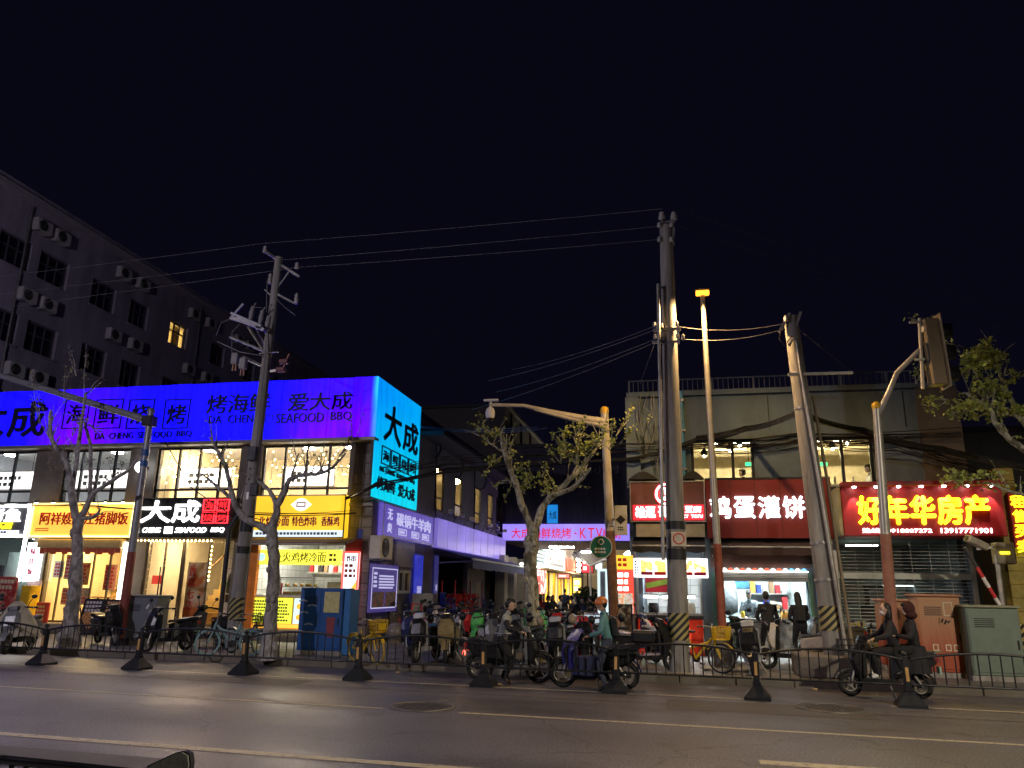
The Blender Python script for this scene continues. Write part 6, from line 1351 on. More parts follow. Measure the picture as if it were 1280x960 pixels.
def pole(name, label, cat, base, top, r0, r1, m, z=.15, n=14):
    p = onZ(*base, z); q = onY(*top, p.y); o = thing(name, label, cat, p)
    def at(py):          # point of the axis at an image row
        lo, hi = 0.0, 1.0
        for _ in range(30):
            mid = (lo + hi) / 2; v = p.lerp(q, mid); dv = v - CAM; yy = IH / 2 - FPX * dv.dot(_u) / dv.dot(_f)
            lo, hi = (mid, hi) if yy > py else (lo, mid)
        return lo
    o_ = MB().tube([p.lerp(q, k / 8) for k in range(9)], [r0 + (r1 - r0) * k / 8 for k in range(9)], n).build('shaft', m, o)
    def sleeve(y0, y1, mm, grow=.006, nm='band'):
        a, b_ = at(y0), at(y1); MB().tube([p.lerp(q, a), p.lerp(q, b_)], [r0 + (r1 - r0) * a + grow, r0 + (r1 - r0) * b_ + grow], n).build(nm, mm, o)
    return o, p, q, at, sleeve
def insul(mb, p, h=.16, r=.055, up=1):
    mb.lathe((p[0], p[1], p[2] if up > 0 else p[2] - h), [(r * .6, 0), (r, h * .15), (r * .6, h * .3), (r * .95, h * .45), (r * .55, h * .6), (r * .8, h * .78), (r * .3, h)], 10)
o, p, q, at, sleeve = pole('utility_pole', 'leaning concrete power pole with switchgear and crossarms before the restaurant', 'pole', (289, 812), (349, 322), .17, .105, M_CONC)
sleeve(775, 747, M_HAZ, nm='hazard_band'); sleeve(625, 616, M_GALV); sleeve(692, 683, M_DARK); sleeve(665, 645, M_DARK)
PY1 = p.y
def arm(o, a, b_, w=.06, m=M_GALV, nm='crossarm', dy0=0.0, dy1=0.0): MB().bar(onY(*a, PY1 + dy0), onY(*b_, PY1 + dy1), w).build(nm, m, o)
arm(o, (349, 326), (331, 314), .06, dy1=-.25); arm(o, (352, 332), (374, 346), .06, dy1=.1); arm(o, (345, 367), (368, 379), .05, dy1=-.1); arm(o, (344, 364), (361, 340), .03); arm(o, (341, 372), (331, 362), .03)
arm(o, (332, 440), (287, 421), .05, dy0=-.1, dy1=-.5); arm(o, (331, 441), (310, 408), .05, dy1=-.5); arm(o, (334, 439), (318, 405), .05, dy1=-.2); arm(o, (329, 458), (303, 446), .06, dy1=-.3); arm(o, (338, 464), (358, 461), .05); arm(o, (324, 442), (348, 440), .03, dy0=-.2)
sw = MB()
a, b_ = onY(297, 398, PY1 - .35), onY(335, 413, PY1 - .2); sw.bar(a, b_, .16, .12); sw.bar(a + Vector((0, -.2, -.06)), b_ + Vector((0, -.2, -.06)), .07, .07); sw.bar(a + Vector((.05, -.4, 0)), b_ + Vector((.0, -.35, 0)), .05, .05); sw.build('switch_frame', mat('switch_grey', (.45, .45, .48), .5, .3), o)
for px, py in ((313, 400), (325, 405), (333, 412)):
    mb = MB(); g = onY(px, py, PY1 - .3); mb.tube([g, g + Vector((.02, 0, .18)), g + Vector((.04, 0, .36))], [.055, .07, .05], 8); mb.tube([g + Vector((.04, 0, .36)), g + Vector((.14, -.05, .44))], .018, 6); mb.build('bushing', mat('bushing_grey', (.25, .24, .25), .5), o)
mb = MB(); mb.bar(onY(288, 398, PY1 - .5), onY(304, 380, PY1 - .4), .05); mb.bar(onY(288, 398, PY1 - .5), onY(320, 408, PY1 - .6), .05); mb.build('switch_frame', MATS['switch_grey'], o)
for px, py, h in ((331, 316, .2), (371, 336, .18), (337, 355, .3), (370, 380, .3)): mb = MB(); g = onY(px, py, PY1 - .1); insul(mb, g, h, .07); mb.build('insulator', M_INSUL, o)
for px, py in ((294, 449), (304, 455)):
    g = onY(px, py, PY1 - .35); MB().box(g.x - .09, g.x + .09, g.y - .07, g.y + .07, g.z - .14, g.z + .16, .02).build('fuse_box', MATS['bushing_grey'], o); mb = MB()
    for s_ in (-.04, .04): mb.tube([(g.x + s_, g.y, g.z - .14), (g.x + s_, g.y, g.z - .3)], .02, 6)
    mb.build('fuse_tube', mat('copper_tan', (.42, .24, .14), .5, .3), o)
for px, py in ((356, 452), (352, 462)):
    g = onY(px, py, PY1 - .1); MB().box(g.x - .14, g.x + .1, g.y - .07, g.y + .07, g.z - .06, g.z + .06, .02).build('fuse_box', mat('maroon_fuse', (.16, .05, .06), .5), o); MB().tube([(g.x + .02, g.y, g.z), (g.x + .1, g.y, g.z + .2)], .02, 6).build('fuse_tube', MATS['copper_tan'], o)
mb = MB(); mb.tube([onY(340, 380, PY1 - .12), onY(330, 385, PY1 - .3), onY(318, 384, PY1 - .35)], .008, 5); mb.tube([onY(344, 372, PY1 - .12), onY(356, 384, PY1 - .2), onY(369, 394, PY1 - .2)], .01, 5); mb.tube([onY(288, 398, PY1 - .5), onY(276, 404, PY1 - .6), onY(270, 420, PY1 - .6)], .008, 5); mb.tube([onY(300, 405, PY1 - .5), onY(290, 415, PY1 - .5), onY(290, 440, PY1 - .4), onY(305, 470, PY1 - .3)], .008, 5); mb.tube([onY(272, 427, PY1 - .4), onY(300, 440, PY1 - .4), onY(330, 445, PY1 - .2)], .012, 5); mb.tube([onY(334, 350, PY1 - .16), onY(332, 440, PY1 - .2), onY(322, 540, PY1 - .2), onY(312, 640, PY1 - .2)], .012, 5); mb.build('jumper_wire', M_WIRE2, o)
for px, py, w_, h in ((316, 567, .22, .34), (318, 612, .2, .3)): g = onY(px, py, PY1 - .2); MB().box(g.x - w_ / 2, g.x + w_ / 2, g.y - .06, g.y + .06, g.z - h / 2, g.z + h / 2, .01).build('meter_box', M_DARK, o)
g0, g1 = onY(272, 800, PY1 - .3), onY(287, 660, PY1 - .3); tg_ = MB().tube([(g0.x, PY1 - .3, .15), g1, onY(300, 640, PY1 - .2)], .055, 8).build('cable_conduit', M_DARK); tag(tg_, 'dark cable conduit running up beside the leaning power pole', 'pipe')
o, p, q, at, sleeve = pole('traffic_mast', 'grey traffic mast with long arm crossing the top of the frame at left', 'mast', (149, 806), (189, 514), .11, .085, mat('mast_grey', (.26, .27, .30), .45, .4, var=.15))
sleeve(800, 690, mat('mast_red', (.24, .06, .045), .6, var=.3, bump=.2), .004, 'painted_lower'); sleeve(570, 562, mat('ring_blue', (.02, .10, .32), .5), .012, 'ring'); sleeve(583, 576, MATS['ring_blue'], .012, 'ring'); sleeve(806, 798, M_DARK, .1, 'base_collar')
j = p.lerp(q, at(526)); e = onY(-30, 460, p.y - .05); e2 = j + (e - j) * 1.6
MB().tube([j, j.lerp(e2, .3), j.lerp(e2, .65), e2], [.10, .09, .075, .06], 12).build('arm', MATS['mast_grey'], o); MB().lathe((q.x, q.y, q.z), [(.1, -.02), (.1, .03), (.06, .08)], 12).build('cap', MATS['mast_grey'], o); MB().box(j.x - .16, j.x + .14, j.y - .14, j.y + .14, j.z - .15, j.z + .12, .02).build('flange', M_DARK, o)
gl = onY(176, 584, LF - .3); mm = thing('wall_globe', 'round white wall globe lamp behind the left traffic mast', 'lamp', gl); MB().ell(gl, .17, .17, .17, 14, 10).build('globe', emit('globe_white', (.95, .97, 1), 4.5), mm); MB().box(gl.x - .05, gl.x + .05, gl.y + .14, LF - .002, gl.z - .05, gl.z + .05).build('bracket', M_DARK, mm)
o, p, q, at, sleeve = pole('camera_mast', 'cream mast with yellow cap and curved arm carrying a dome camera', 'mast', (770, 822), (755.5, 514), .125, .095, mat('mast_cream', (.55, .50, .38), .5, .1, var=.15))
sleeve(822, 664, mat('rusty_brown', (.24, .13, .07), .8, var=.4, scale=8, bump=.3), .004, 'rusted_lower'); sleeve(822, 812, M_DARK, .12, 'base_collar'); sleeve(658, 650, M_GALV, .012)
MB().lathe((q.x, q.y, q.z), [(.098, -.06), (.105, 0), (.1, .06), (.06, .11), (.0, .125)], 14).build('cap', mat('cap_yellow', (.75, .45, .03), .4), o)
PYC = p.y; j = p.lerp(q, at(527))
arm_pts = [j, onY(735, 524, PYC - .1), onY(690, 515, PYC - .25), onY(655, 507, PYC - .4), onY(612, 506, PYC - .5)]
MB().tube(arm_pts, [.10, .085, .06, .045, .045], 10).build('arm', MATS['mast_cream'], o); MB().tube([j + Vector((0, 0, -.1)), onY(712, 523, PYC - .18), onY(668, 512, PYC - .35)], [.085, .055, .03], 8).build('arm_brace', MATS['mast_cream'], o)
g = onY(613, 506, PYC - .5)
cmr = thing('dome_camera', 'white dome security camera hanging from the mast arm tip', 'camera', g); MB().tube([g + Vector((0, 0, .05)), g + Vector((0, 0, -.1))], .03, 8).build('stem', M_WHITE, cmr); MB().lathe((g.x, g.y, g.z - .36), [(.07, 0), (.11, .06), (.12, .16), (.09, .26), (.04, .3)], 14).build('housing', M_WHITE, cmr); MB().ell((g.x, g.y, g.z - .35), .085, .085, .085, 12, 8).build('dome', M_BLACK, cmr); MB().box(g.x - .17, g.x + .2, g.y - .05, g.y + .05, g.z + .09, g.z + .14, .01).build('antenna_bar', M_WHITE, cmr); MB().tube([g + Vector((.02, 0, .04)), g + Vector((.02, 0, .1))], .02, 6).build('antenna_stem', M_WHITE, cmr)
g = onY(754, 684, PYC - .14); sg = thing('round_sign', 'round green sign with white print fixed to the camera mast', 'sign', g); MB().lathe((g.x - .05, g.y, g.z), [(.27, 0), (.27, .02)], 28, 'y').build('disc', mat('sign_green', (.02, .16, .11), .5), sg); MB().torus((g.x - .05, g.y - .001, g.z), .255, .012, 'y', 28, 5).build('rim', M_WHITE, sg); scribble(sg, g.x - .2, g.x + .1, g.z - .15, g.z + .0, 2, g.y - .001, M_WHITE, seed=2); MB().torus((g.x - .05, g.y - .004, g.z + .12), .06, .012, 'y', 14, 5).build('mark', M_WHITE, sg)
a, b_, c, d = RY(768, 632, 784, 669, PYC - .1); sg = thing('plate_sign', 'cream plate with a dark diamond mark fixed right of the camera mast', 'sign', (a, PYC - .1, c)); MB().box(a, b_, PYC - .12, PYC - .09, c, d, .006).build('plate', mat('plate_cream', (.5, .47, .36), .5), sg); MB().prism([(a + (b_ - a) * .5, c + (d - c) * .36), (a + (b_ - a) * .88, c + (d - c) * .52), (a + (b_ - a) * .5, c + (d - c) * .68), (a + (b_ - a) * .12, c + (d - c) * .52)], PYC - .128, PYC - .121).build('diamond', M_DARK, sg); scribble(sg, a + .08, b_ - .06, c + .1, c + (d - c) * .3, 2, PYC - .121, M_DARK, seed=4); MB().box(a - .1, a, PYC - .08, PYC - .05, (c + d) / 2, (c + d) / 2 + .06).build('bracket', M_GALV, sg)
o, p, q, at, sleeve = pole('utility_pole', 'tall straight concrete pole with twin insulators right of the alley', 'pole', (850, 839), (832.5, 283), .205, .14, M_CONC)
sleeve(800, 766, M_HAZ, nm='hazard_band'); sleeve(662, 652, M_DARK, .01); sleeve(700, 686, M_DARK, .008); sleeve(415, 411, M_GALV, .01)
PY2 = p.y
for px in (826.5, 841.5):
    g = onY(px, 306, PY2 - .05); h = onY(px + 1, 275, PY2 - .05); MB().bar(g, h, .05, .08).build('bracket', M_GALV, o); mb = MB(); insul(mb, h, .2, .085); mb.build('insulator', M_INSUL, o)
    for yy in (302, 284): mb = MB(); insul(mb, onY(px - 2, yy, PY2 - .12), .12, .06); mb.build('insulator', M_INSUL, o)
MB().bar(onY(827, 278, PY2 - .05), onY(842, 277, PY2 - .05), .04).build('bracket', M_GALV, o); MB().bar(onY(816, 413, PY2 - .15), onY(851, 411, PY2 - .15), .06).build('crossarm', M_GALV, o); MB().bar(onY(815, 428, PY2 - .15), onY(850, 427, PY2 - .15), .05).build('crossarm', M_GALV, o)
for px, py in ((818, 409), (822, 412), (827, 410), (846, 408), (819, 424), (828, 425), (847, 423), (854, 425)): mb = MB(); insul(mb, onY(px, py, PY2 - .18), .12, .045); mb.build('insulator', M_INSUL, o)
MB().bar(onY(848, 430, PY2 - .18), onY(847, 404, PY2 - .18), .05).build('bracket', M_INSUL, o)
a, b_, c, d = RY(839, 665, 858, 683, p.y - .23); MB().box(a, b_, p.y - .235, p.y - .215, c, d, .005).build('warning_plate', M_CREAM, o); MB().torus(((a + b_) / 2, p.y - .237, (c + d) / 2 + .01), .1, .012, 'y', 20, 5).build('plate_mark', mat('red_letter', (.6, .02, .01), .5), o)
g0, g1 = onY(829, 700, PY2 - .25), onY(822.5, 355, PY2 - .25); sp = thing('conduit_pipe', 'thin galvanised conduit standing left of the tall concrete pole', 'pipe', (g0.x, PY2 - .25, g0.z)); MB().tube([g0, g1], .035, 8).build('pipe', M_GALV, sp); MB().bar(onY(823, 360, PY2 - .25), onY(832, 359, PY2), .04).build('clamp', M_GALV, sp); MB().bar(onY(827, 560, PY2 - .25), onY(838, 560, PY2), .04).build('clamp', M_GALV, sp)
M_SOD = emit('sodium_lamp', (1, .36, .03), 1.9, base=(0, 0, 0)); M_SOD.node_tree.nodes['Principled BSDF'].inputs['Specular IOR Level'].default_value = 0
def lamp_light(parent, loc, energy, c=(1, .66, .30), kind='POINT'):
    ld = bpy.data.lights.new('sodium_light', kind)
    if kind == 'SPOT': ld.spot_size = R(172); ld.spot_blend = .45
    ld.energy = energy; ld.color = c; ld.shadow_soft_size = .15
    l = bpy.data.objects.new('sodium_light', ld); COL.objects.link(l); l.parent = parent; l.location = Vector(loc) - wloc(parent)
o, p, q, at, sleeve = pole('street_lamp', 'lit street lamp with amber light on a slim pole', 'street lamp', (906, 838), (878, 368), .085, .05, mat('lamp_galv', (.45, .42, .34), .45, .5))
sleeve(790, 680, mat('lamp_red_paint', (.34, .09, .05), .6, var=.35, bump=.2), .005, 'painted_lower'); sleeve(838, 788, mat('lamp_base', (.2, .2, .19), .7), .12, 'base_column'); sleeve(790, 786, M_CONC, .15, 'base_cap')
MB().box(p.x - .42, p.x + .42, p.y - .3, p.y + .3, .151, .2, .01).build('foot_plate', M_CONC, o)
MB().box(q.x - .16, q.x + .16, q.y - .12, q.y + .06, q.z + .07, q.z + .11, .02).build('luminaire', mat('lamp_housing', (.06, .05, .04), .6), o); MB().box(q.x - .145, q.x + .145, q.y - .10, q.y + .04, q.z - .03, q.z + .069, .02).build('lens', M_SOD, o); MB().tube([q, q + Vector((0, 0, .06))], .05, 8).build('socket', M_GALV, o)
lamp_light(o, (q.x, q.y - .5, q.z - .3), 560, (1, .60, .24), 'SPOT')
pz = .15
p0 = onZ(1043, 848, .15)
pl = thing('pole_plinth', 'rough concrete plinth under the right leaning pole', 'plinth', (p0.x, p0.y, .15)); ztop = onY(1030, 819, p0.y).z
xa, xb = onY(998, 835, p0.y).x, onY(1082, 835, p0.y).x; MB().box(xa, xb, p0.y - .15, p0.y + .9, .15, ztop, .03).build('block', mat('plinth_concrete', (.16, .14, .12), .9, var=.3, bump=.4), pl)
b1 = Vector((onY(1045, 816, p0.y + .35).x, p0.y + .35, ztop)); PY3 = b1.y
o = thing('utility_pole', 'leaning concrete pole with conduits standing on a plinth at right', 'pole', b1); q = onY(988, 396, PY3)
MB().tube([b1.lerp(q, k / 8) for k in range(9)], [.215 - .075 * k / 8 for k in range(9)], 14).build('shaft', M_CONC, o)
def sl3(y0, y1, mm, grow=.006, nm='band'):
    def at3(py):
        lo, hi = 0.0, 1.0
        for _ in range(30):
            mid = (lo + hi) / 2; dv = b1.lerp(q, mid) - CAM; yy = IH / 2 - FPX * dv.dot(_u) / dv.dot(_f); lo, hi = (mid, hi) if yy > py else (lo, mid)
        return lo
    a, b_ = at3(y0), at3(y1); MB().tube([b1.lerp(q, a), b1.lerp(q, b_)], [.215 - .075 * a + grow, .215 - .075 * b_ + grow], 14).build(nm, mm, o)
sl3(788, 757, M_HAZ, nm='hazard_band'); sl3(680, 677, M_GALV, .012); sl3(512, 509, M_GALV, .012); sl3(470, 466, M_GALV, .012); sl3(726, 723, M_GALV, .012)
MB().bar(onY(974, 415, PY3 - .12), onY(987, 392, PY3 - .12), .1, .06).build('crossarm', M_CONC, o); MB().bar(onY(995, 408, PY3 - .1), onY(1001, 390, PY3 - .1), .05).build('crossarm', M_GALV, o); MB().bar(onY(985, 468, PY3 - .2), onY(1066, 466, PY3 - .2), .05).build('crossarm', M_GALV, o)
mb = MB(); insul(mb, onY(983, 402, PY3 - .18), .14, .05); mb.build('insulator', M_INSUL, o)
mb = MB(); mb.tube([onY(976, 414, PY3 - .2), onY(974, 424, PY3 - .2), onY(981, 432, PY3 - .2), onY(990, 420, PY3 - .15)], .012, 6); mb.build('jumper_wire', M_WIRE, o)
c3 = MB(); c3.tube([onY(986, 432, PY3 - .2), onY(990, 424, PY3 - .22), onY(996, 427, PY3 - .22), onY(1002, 470, PY3 - .22), onY(1030, 640, PY3 - .25), onY(1058, 815, PY3 - .28)], .035, 8); tag(c3.build('conduit_pipe', M_GALV), 'bent galvanised conduit climbing the right leaning pole', 'pipe')
c3 = MB(); c3.tube([onY(1016, 495, PY3 - .1), onY(1034, 600, PY3 - .1), onY(1066, 812, PY3 - .1)], .03, 8); tag(c3.build('conduit_pipe', mat('brown_pipe', (.25, .2, .13), .6)), 'brown thin pipe right of the leaning pole', 'pipe')
o, p, q, at, sleeve = pole('signal_pole', 'signal pole with yellow cap and bent arm holding a traffic light seen from behind', 'traffic light', (1120, 852), (1095.5, 508), .105, .075, mat('signal_galv', (.42, .41, .37), .4, .5))
sleeve(852, 668, mat('signal_red', (.30, .13, .085), .6, var=.3, bump=.2), .004, 'painted_lower'); MB().lathe((q.x, q.y, q.z), [(.08, -.05), (.09, 0), (.08, .05), (.03, .09)], 12).build('cap', mat('cap_yellow', (.75, .45, .03), .4), o)
PY4 = p.y; j = p.lerp(q, at(522)); MB().tube([j, onY(1112, 488, PY4 - .1), onY(1121, 466, PY4 - .2), onY(1150, 437, PY4 - .3)], [.06, .055, .05, .045], 10).build('arm', MATS['signal_galv'], o)
MB().tube([onY(1153.5, 486, PY4 - .32), onY(1149.5, 398, PY4 - .32)], .035, 8).build('mount_pipe', mat('mast_cream', (.55, .50, .38), .5), o)
tl = thing('traffic_light', 'three lamp traffic light housing turned away with leaning visor panels', 'traffic light', onY(1168, 440, PY4 - .32)); cT = onY(1165, 400, PY4 - .32); cB = onY(1169, 482, PY4 - .32); cM = (cT + cB) / 2
Mt = Matrix.Translation(cM) @ Matrix.Rotation(R(8), 4, 'Z') @ Matrix.Rotation(R(-1.5), 4, 'Y'); hh = (cT.z - cB.z) / 2
MB(Mt).box(-.14, .12, -.13, .13, -hh, hh, .015).build('housing', mat('signal_brown', (.20, .15, .085), .5), tl); MB(Mt).box(.121, .15, -.2, .2, -hh - .06, hh + .08, .01).build('backboard', mat('signal_tan', (.28, .22, .13), .5), tl)
for k in (-1, 0, 1):
    MB(Mt).lathe((.16, 0, k * hh * .66), [(.14, 0), (.14, .2), (.125, .2), (.125, .02)], 16, 'x').build('visor', M_BLACK, tl); MB(Mt).lathe((.161, 0, k * hh * .66), [(.12, 0), (.11, .03)], 16, 'x').build('lens', emit('signal_green', (.0, 1, .55), 3.0) if k == -1 else M_DGLASS, tl)
MB(Mt).box(-.16, -.141, -.1, .1, hh * .62, hh * .78).build('label_plate', M_CREAM, tl); mb = MB(Mt); mb.box(-.17, -.142, -.13, .13, -.2, .16, .01); mb.build('hinge_box', M_BLACK, tl)
for s_ in (hh * .95, -hh * .2): MB(Mt).bar((-.36, 0, s_), (-.13, 0, s_), .04).build('bracket', M_GALV, tl)
for i, (x, y) in enumerate(((-14.5, 1.0), (8.5, 1.0), (30, 1.0))):
    o = thing('street_lamp', ['lit street lamp on the near kerb to the left of the photographer', 'lit street lamp on the near kerb to the right of the photographer', 'lit street lamp on the near kerb far to the right'][i], 'street lamp', (x, y, 0), 'near side street lamps')
    MB().tube([(x, y, 0), (x, y, 7.5), (x, y + .3, 8.0), (x, y + 1.5, 8.2)], [.1, .07, .06, .05], 10).build('shaft', MATS['lamp_galv'], o); MB().box(x - .16, x + .16, y + 1.4, y + 2.0, 8.2, 8.29, .03).build('luminaire', MATS['lamp_housing'], o); MB().box(x - .13, x + .13, y + 1.45, y + 1.95, 8.13, 8.199, .02).build('lens', M_SOD, o); lamp_light(o, (x, y + 1.7, 8.0), [1500, 3000, 2400][i], [(.95, .84, 1), (1, .84, .64), (1, .78, .5)][i], ['POINT', 'SPOT', 'SPOT'][i])
g = onY(1237, 678, 18.2); o = thing('camera_post', 'grey post with flat camera arm and box below the estate sign', 'camera', (g.x + .2, 18.2, .15)); xx = onY(1252, 760, 18.2).x
MB().tube([(xx, 18.2, .15), (g.x + .1, 18.2, g.z - .25)], .05, 10).build('post', M_GALV, o); a, b_, c, d = RY(1246, 678, 1270, 705, 18.1); MB().box(a, b_, 18.1, 18.4, c, d, .02).build('box', mat('box_olive', (.22, .2, .14), .6), o); MB().box(a + .06, b_ - .12, 18.08, 18.098, (c + d) / 2 - .02, (c + d) / 2 + .03).build('lit_strip', emit('strip_yellow', (1, .85, .02), 2.2), o); MB().bar(onY(1242, 684, 18.15), onY(1222, 686, 17.9), .05).build('bracket', M_WHITE, o)
Mc = Matrix.Translation(onY(1222, 679, 17.9)) @ Matrix.Rotation(R(25), 4, 'Y') @ Matrix.Rotation(R(20), 4, 'Z'); MB(Mc).box(-.26, .2, -.1, .1, -.07, .07, .02).build('camera_body', mat('camera_tan', (.4, .36, .28), .5), o); MB(Mc).lathe((-.28, 0, 0), [(.05, 0), (.05, .03)], 12, 'x').build('camera_lens', M_BLACK, o)
o = thing('barrier_gate', 'red and white striped barrier boom raised beside the shuttered office', 'barrier', onZ(1281, 845, .15)); A_, B_ = onY(1206, 684, 17.4), onY(1276, 800, 17.4); n = 9
for i in range(n): MB().bar(A_.lerp(B_, i / n), A_.lerp(B_, (i + 1) / n), .07, .05).build('boom_segment', [M_RED, M_WHITE][i % 2] if i > 1 else M_DARK, o)
MB().box(B_.x - .02, B_.x + .4, 17.25, 17.6, .15, B_.z + .3, .03).build('gate_housing', M_HAZ, o)
def cabinet(label, px0, py0, px1, py1, base_y, depth, m, trim=None, doors=1, name='utility_cabinet', roof=True):
    p = onZ((px0 + px1) / 2, base_y, .15); Y = p.y; a, b_, c, d = RY(px0, py0, px1, base_y, Y); o = thing(name, label, 'cabinet', ((a + b_) / 2, Y, .15))
    MB().box(a, b_, Y, Y + depth, .24, d, .015).build('body', m, o); MB().box(a - .02, b_ + .02, Y - .015, Y + depth + .02, .15, .24).build('plinth', M_CONC, o)
    if roof: MB().box(a - .04, b_ + .04, Y - .04, Y + depth + .04, d, d + .045, .012).build('roof', trim or m, o)
    w = (b_ - a) / doors
    for i in range(doors):
        MB().box(a + i * w + .025, a + (i + 1) * w - .012, Y - .014, Y - .001, .3, d - .06, .005).build('door', m, o); MB().box(a + (i + 1) * w - .09, a + (i + 1) * w - .065, Y - .035, Y - .015, (d + .15) / 2 - .08, (d + .15) / 2 + .08, .005).build('handle', M_DARK, o)
    for k in range(5): MB().box(a + .12, a + min(.45, (b_ - a) * .55), Y - .019, Y - .0145, d - .2 - k * .035, d - .185 - k * .035).build('vent_louvre', M_DARK, o)
    for s_ in (a + .04, b_ - .06): MB().box(s_, s_ + .02, Y + .1, Y + .11, d - .02, d).build('hinge', M_DARK, o)
    return o, (a, b_, .15, d), Y
o, r_, Y = cabinet('plain grey roadside cabinet beside the red mast foot', 154, 746, 194, 800, 806, .5, mat('cabinet_grey', (.15, .165, .19), .55, var=.12)); MB().bar((r_[1] - .28, Y - .018, r_[3] - .28), (r_[1] - .22, Y - .018, r_[3] - .18), .004, .04).build('sticker', M_WHITE, o)
def fade(name, top, bot, z0, z1):
    m, t, b = _nodes(name); N, L = t.nodes.new, t.links.new; g = N('ShaderNodeNewGeometry'); s_ = N('ShaderNodeSeparateXYZ'); L(g.outputs['Position'], s_.inputs[0]); nz = N('ShaderNodeTexNoise'); nz.inputs['Scale'].default_value = 6; mp = N('ShaderNodeMapping'); mp.inputs['Scale'].default_value = (6, 1, .3); L(g.outputs['Position'], mp.inputs[0]); L(mp.outputs[0], nz.inputs['Vector'])
    k = N('ShaderNodeMath'); k.operation = 'MULTIPLY_ADD'; L(nz.outputs[0], k.inputs[0]); k.inputs[1].default_value = .7; L(s_.outputs[2], k.inputs[2])
    mr = N('ShaderNodeMapRange'); mr.inputs[1].default_value = z0; mr.inputs[2].default_value = z1; L(k.outputs[0], mr.inputs[0]); mx = N('ShaderNodeMix'); mx.data_type = 'RGBA'; L(mr.outputs[0], mx.inputs[0]); mx.inputs[6].default_value = (*bot, 1); mx.inputs[7].default_value = (*top, 1); L(mx.outputs[2], b.inputs['Base Color']); b.inputs['Roughness'].default_value = .6; MATS[name] = m; return m
FO = fade('faded_orange', (.42, .23, .12), (.36, .07, .03), .9, 1.6)
cabinet('shorter faded orange cabinet behind the signal pole', 1104, 752, 1147, 838, 838, .5, FO, mat('orange_trim', (.42, .2, .12), .6))
o, r_, Y = cabinet('tall cabinet painted fading from sand to brick red, beside the green one', 1150, 746, 1205, 846, 847, .55, FO, MATS['orange_trim']); mb = MB()
for i in range(4): mb.bar((r_[0] + .35 + i * .05, Y - .018, 1.1 + .03 * (i % 2)), (r_[0] + .37 + i * .06, Y - .018, 1.22 - .02 * i), .004, .03)
mb.build('graffiti', M_BLACK, o); frame_rect(MB(), r_[1] - .3, r_[1] - .14, 1.25, 1.5, .015, Y - .02, Y - .015).build('sticker', M_CREAM, o)
for u in (.2, .42, .56): frame_rect(MB(), r_[0] + u, r_[0] + u + .1, .62, .74, .02, Y - .02, Y - .015).build('sticker', M_CREAM, o)
cabinet('grey green roadside cabinet at the right edge', 1212, 760, 1279, 850, 852, .55, mat('cabinet_green', (.15, .20, .16), .55, var=.12), mat('green_trim', (.26, .27, .18), .6))
o, r_, Y = cabinet('dark blue recycling locker with printed front and yellow notice', 373, 735, 427, 812, 819, .62, mat('locker_blue', (.015, .085, .30), .45, var=.15), None, 2, 'recycling_locker', False)
a, b_, c, d = r_; MB().box(a + (b_ - a) * .58, a + (b_ - a) * .93, Y - .03, Y - .016, .9 + .15, d - .08).build('notice', mat('pale_yellow_notice', (.55, .52, .25), .6, var=.2, scale=14), o)
mb = MB()
for i, (u, z) in enumerate(((.08, 1.3), (.12, 1.05), (.25, .8), (.06, .65), (.3, 1.2))):
    pts = [(a + (b_ - a) * u + .13 * math.cos(s), c + z - .2 + .07 * math.sin(s)) for s in [math.pi * (.15 + .14 * k) for k in range(6)]]; mb.prism(pts + [(x * .6 + .4 * (a + (b_ - a) * u), z_ * .6 + .4 * (c + z - .2)) for x, z_ in pts[::-1]], Y - .022, Y - .016)
mb.build('logo_print', mat('pale_blue_print', (.35, .42, .52), .6), o); MB().prism([(a + (b_ - a) * .68, .55), (a + (b_ - a) * .82, .52), (a + (b_ - a) * .86, .95), (a + (b_ - a) * .66, .95)], Y - .022, Y - .016).build('mascot_print', mat('maroon_print', (.25, .05, .06), .6), o)
MB().box(b_ + .001, b_ + .16, Y + .05, Y + .55, .16, d - .02, .01).build('side_door', mat('locker_blue_light', (.03, .16, .42), .45), o)

M_BARK = ramp_mat('plane_bark', [(.38, (.12, .11, .07)), (.44, (.25, .24, .17)), (.50, (.50, .48, .39)), (.56, (.20, .20, .12)), (.64, (.42, .41, .32))], 6, .85, stretch=(1, 1, .55), bump=1.0, detail=3)
M_BARK2 = ramp_mat('dark_bark', [(.36, (.14, .13, .125)), (.48, (.26, .25, .235)), (.55, (.38, .37, .35)), (.65, (.2, .19, .17))], 7, .85, stretch=(1, 1, .55), bump=.5, detail=7)
M_LEAF = ramp_mat('young_leaf', [(.3, (.22, .27, .05)), (.55, (.38, .44, .09)), (.7, (.52, .50, .16))], 9, .55)
M_LEAF2 = ramp_mat('dry_young_leaf', [(.3, (.12, .12, .06)), (.55, (.20, .19, .10)), (.7, (.28, .24, .13))], 9, .6)
def smooth(pts, k=4):
    """Catmull-Rom through (point, radius)"""
    out = []
    for i in range(len(pts) - 1):
        p0, p1, p2, p3 = pts[max(i - 1, 0)], pts[i], pts[i + 1], pts[min(i + 2, len(pts) - 1)]
        for j in range(k):
            t = j / k; v = .5 * ((2 * p1[0]) + (p2[0] - p0[0]) * t + (2 * p0[0] - 5 * p1[0] + 4 * p2[0] - p3[0]) * t * t + (3 * p1[0] - p0[0] - 3 * p2[0] + p3[0]) * t ** 3); out.append((v, p1[1] + (p2[1] - p1[1]) * t))
    return out + [pts[-1]]
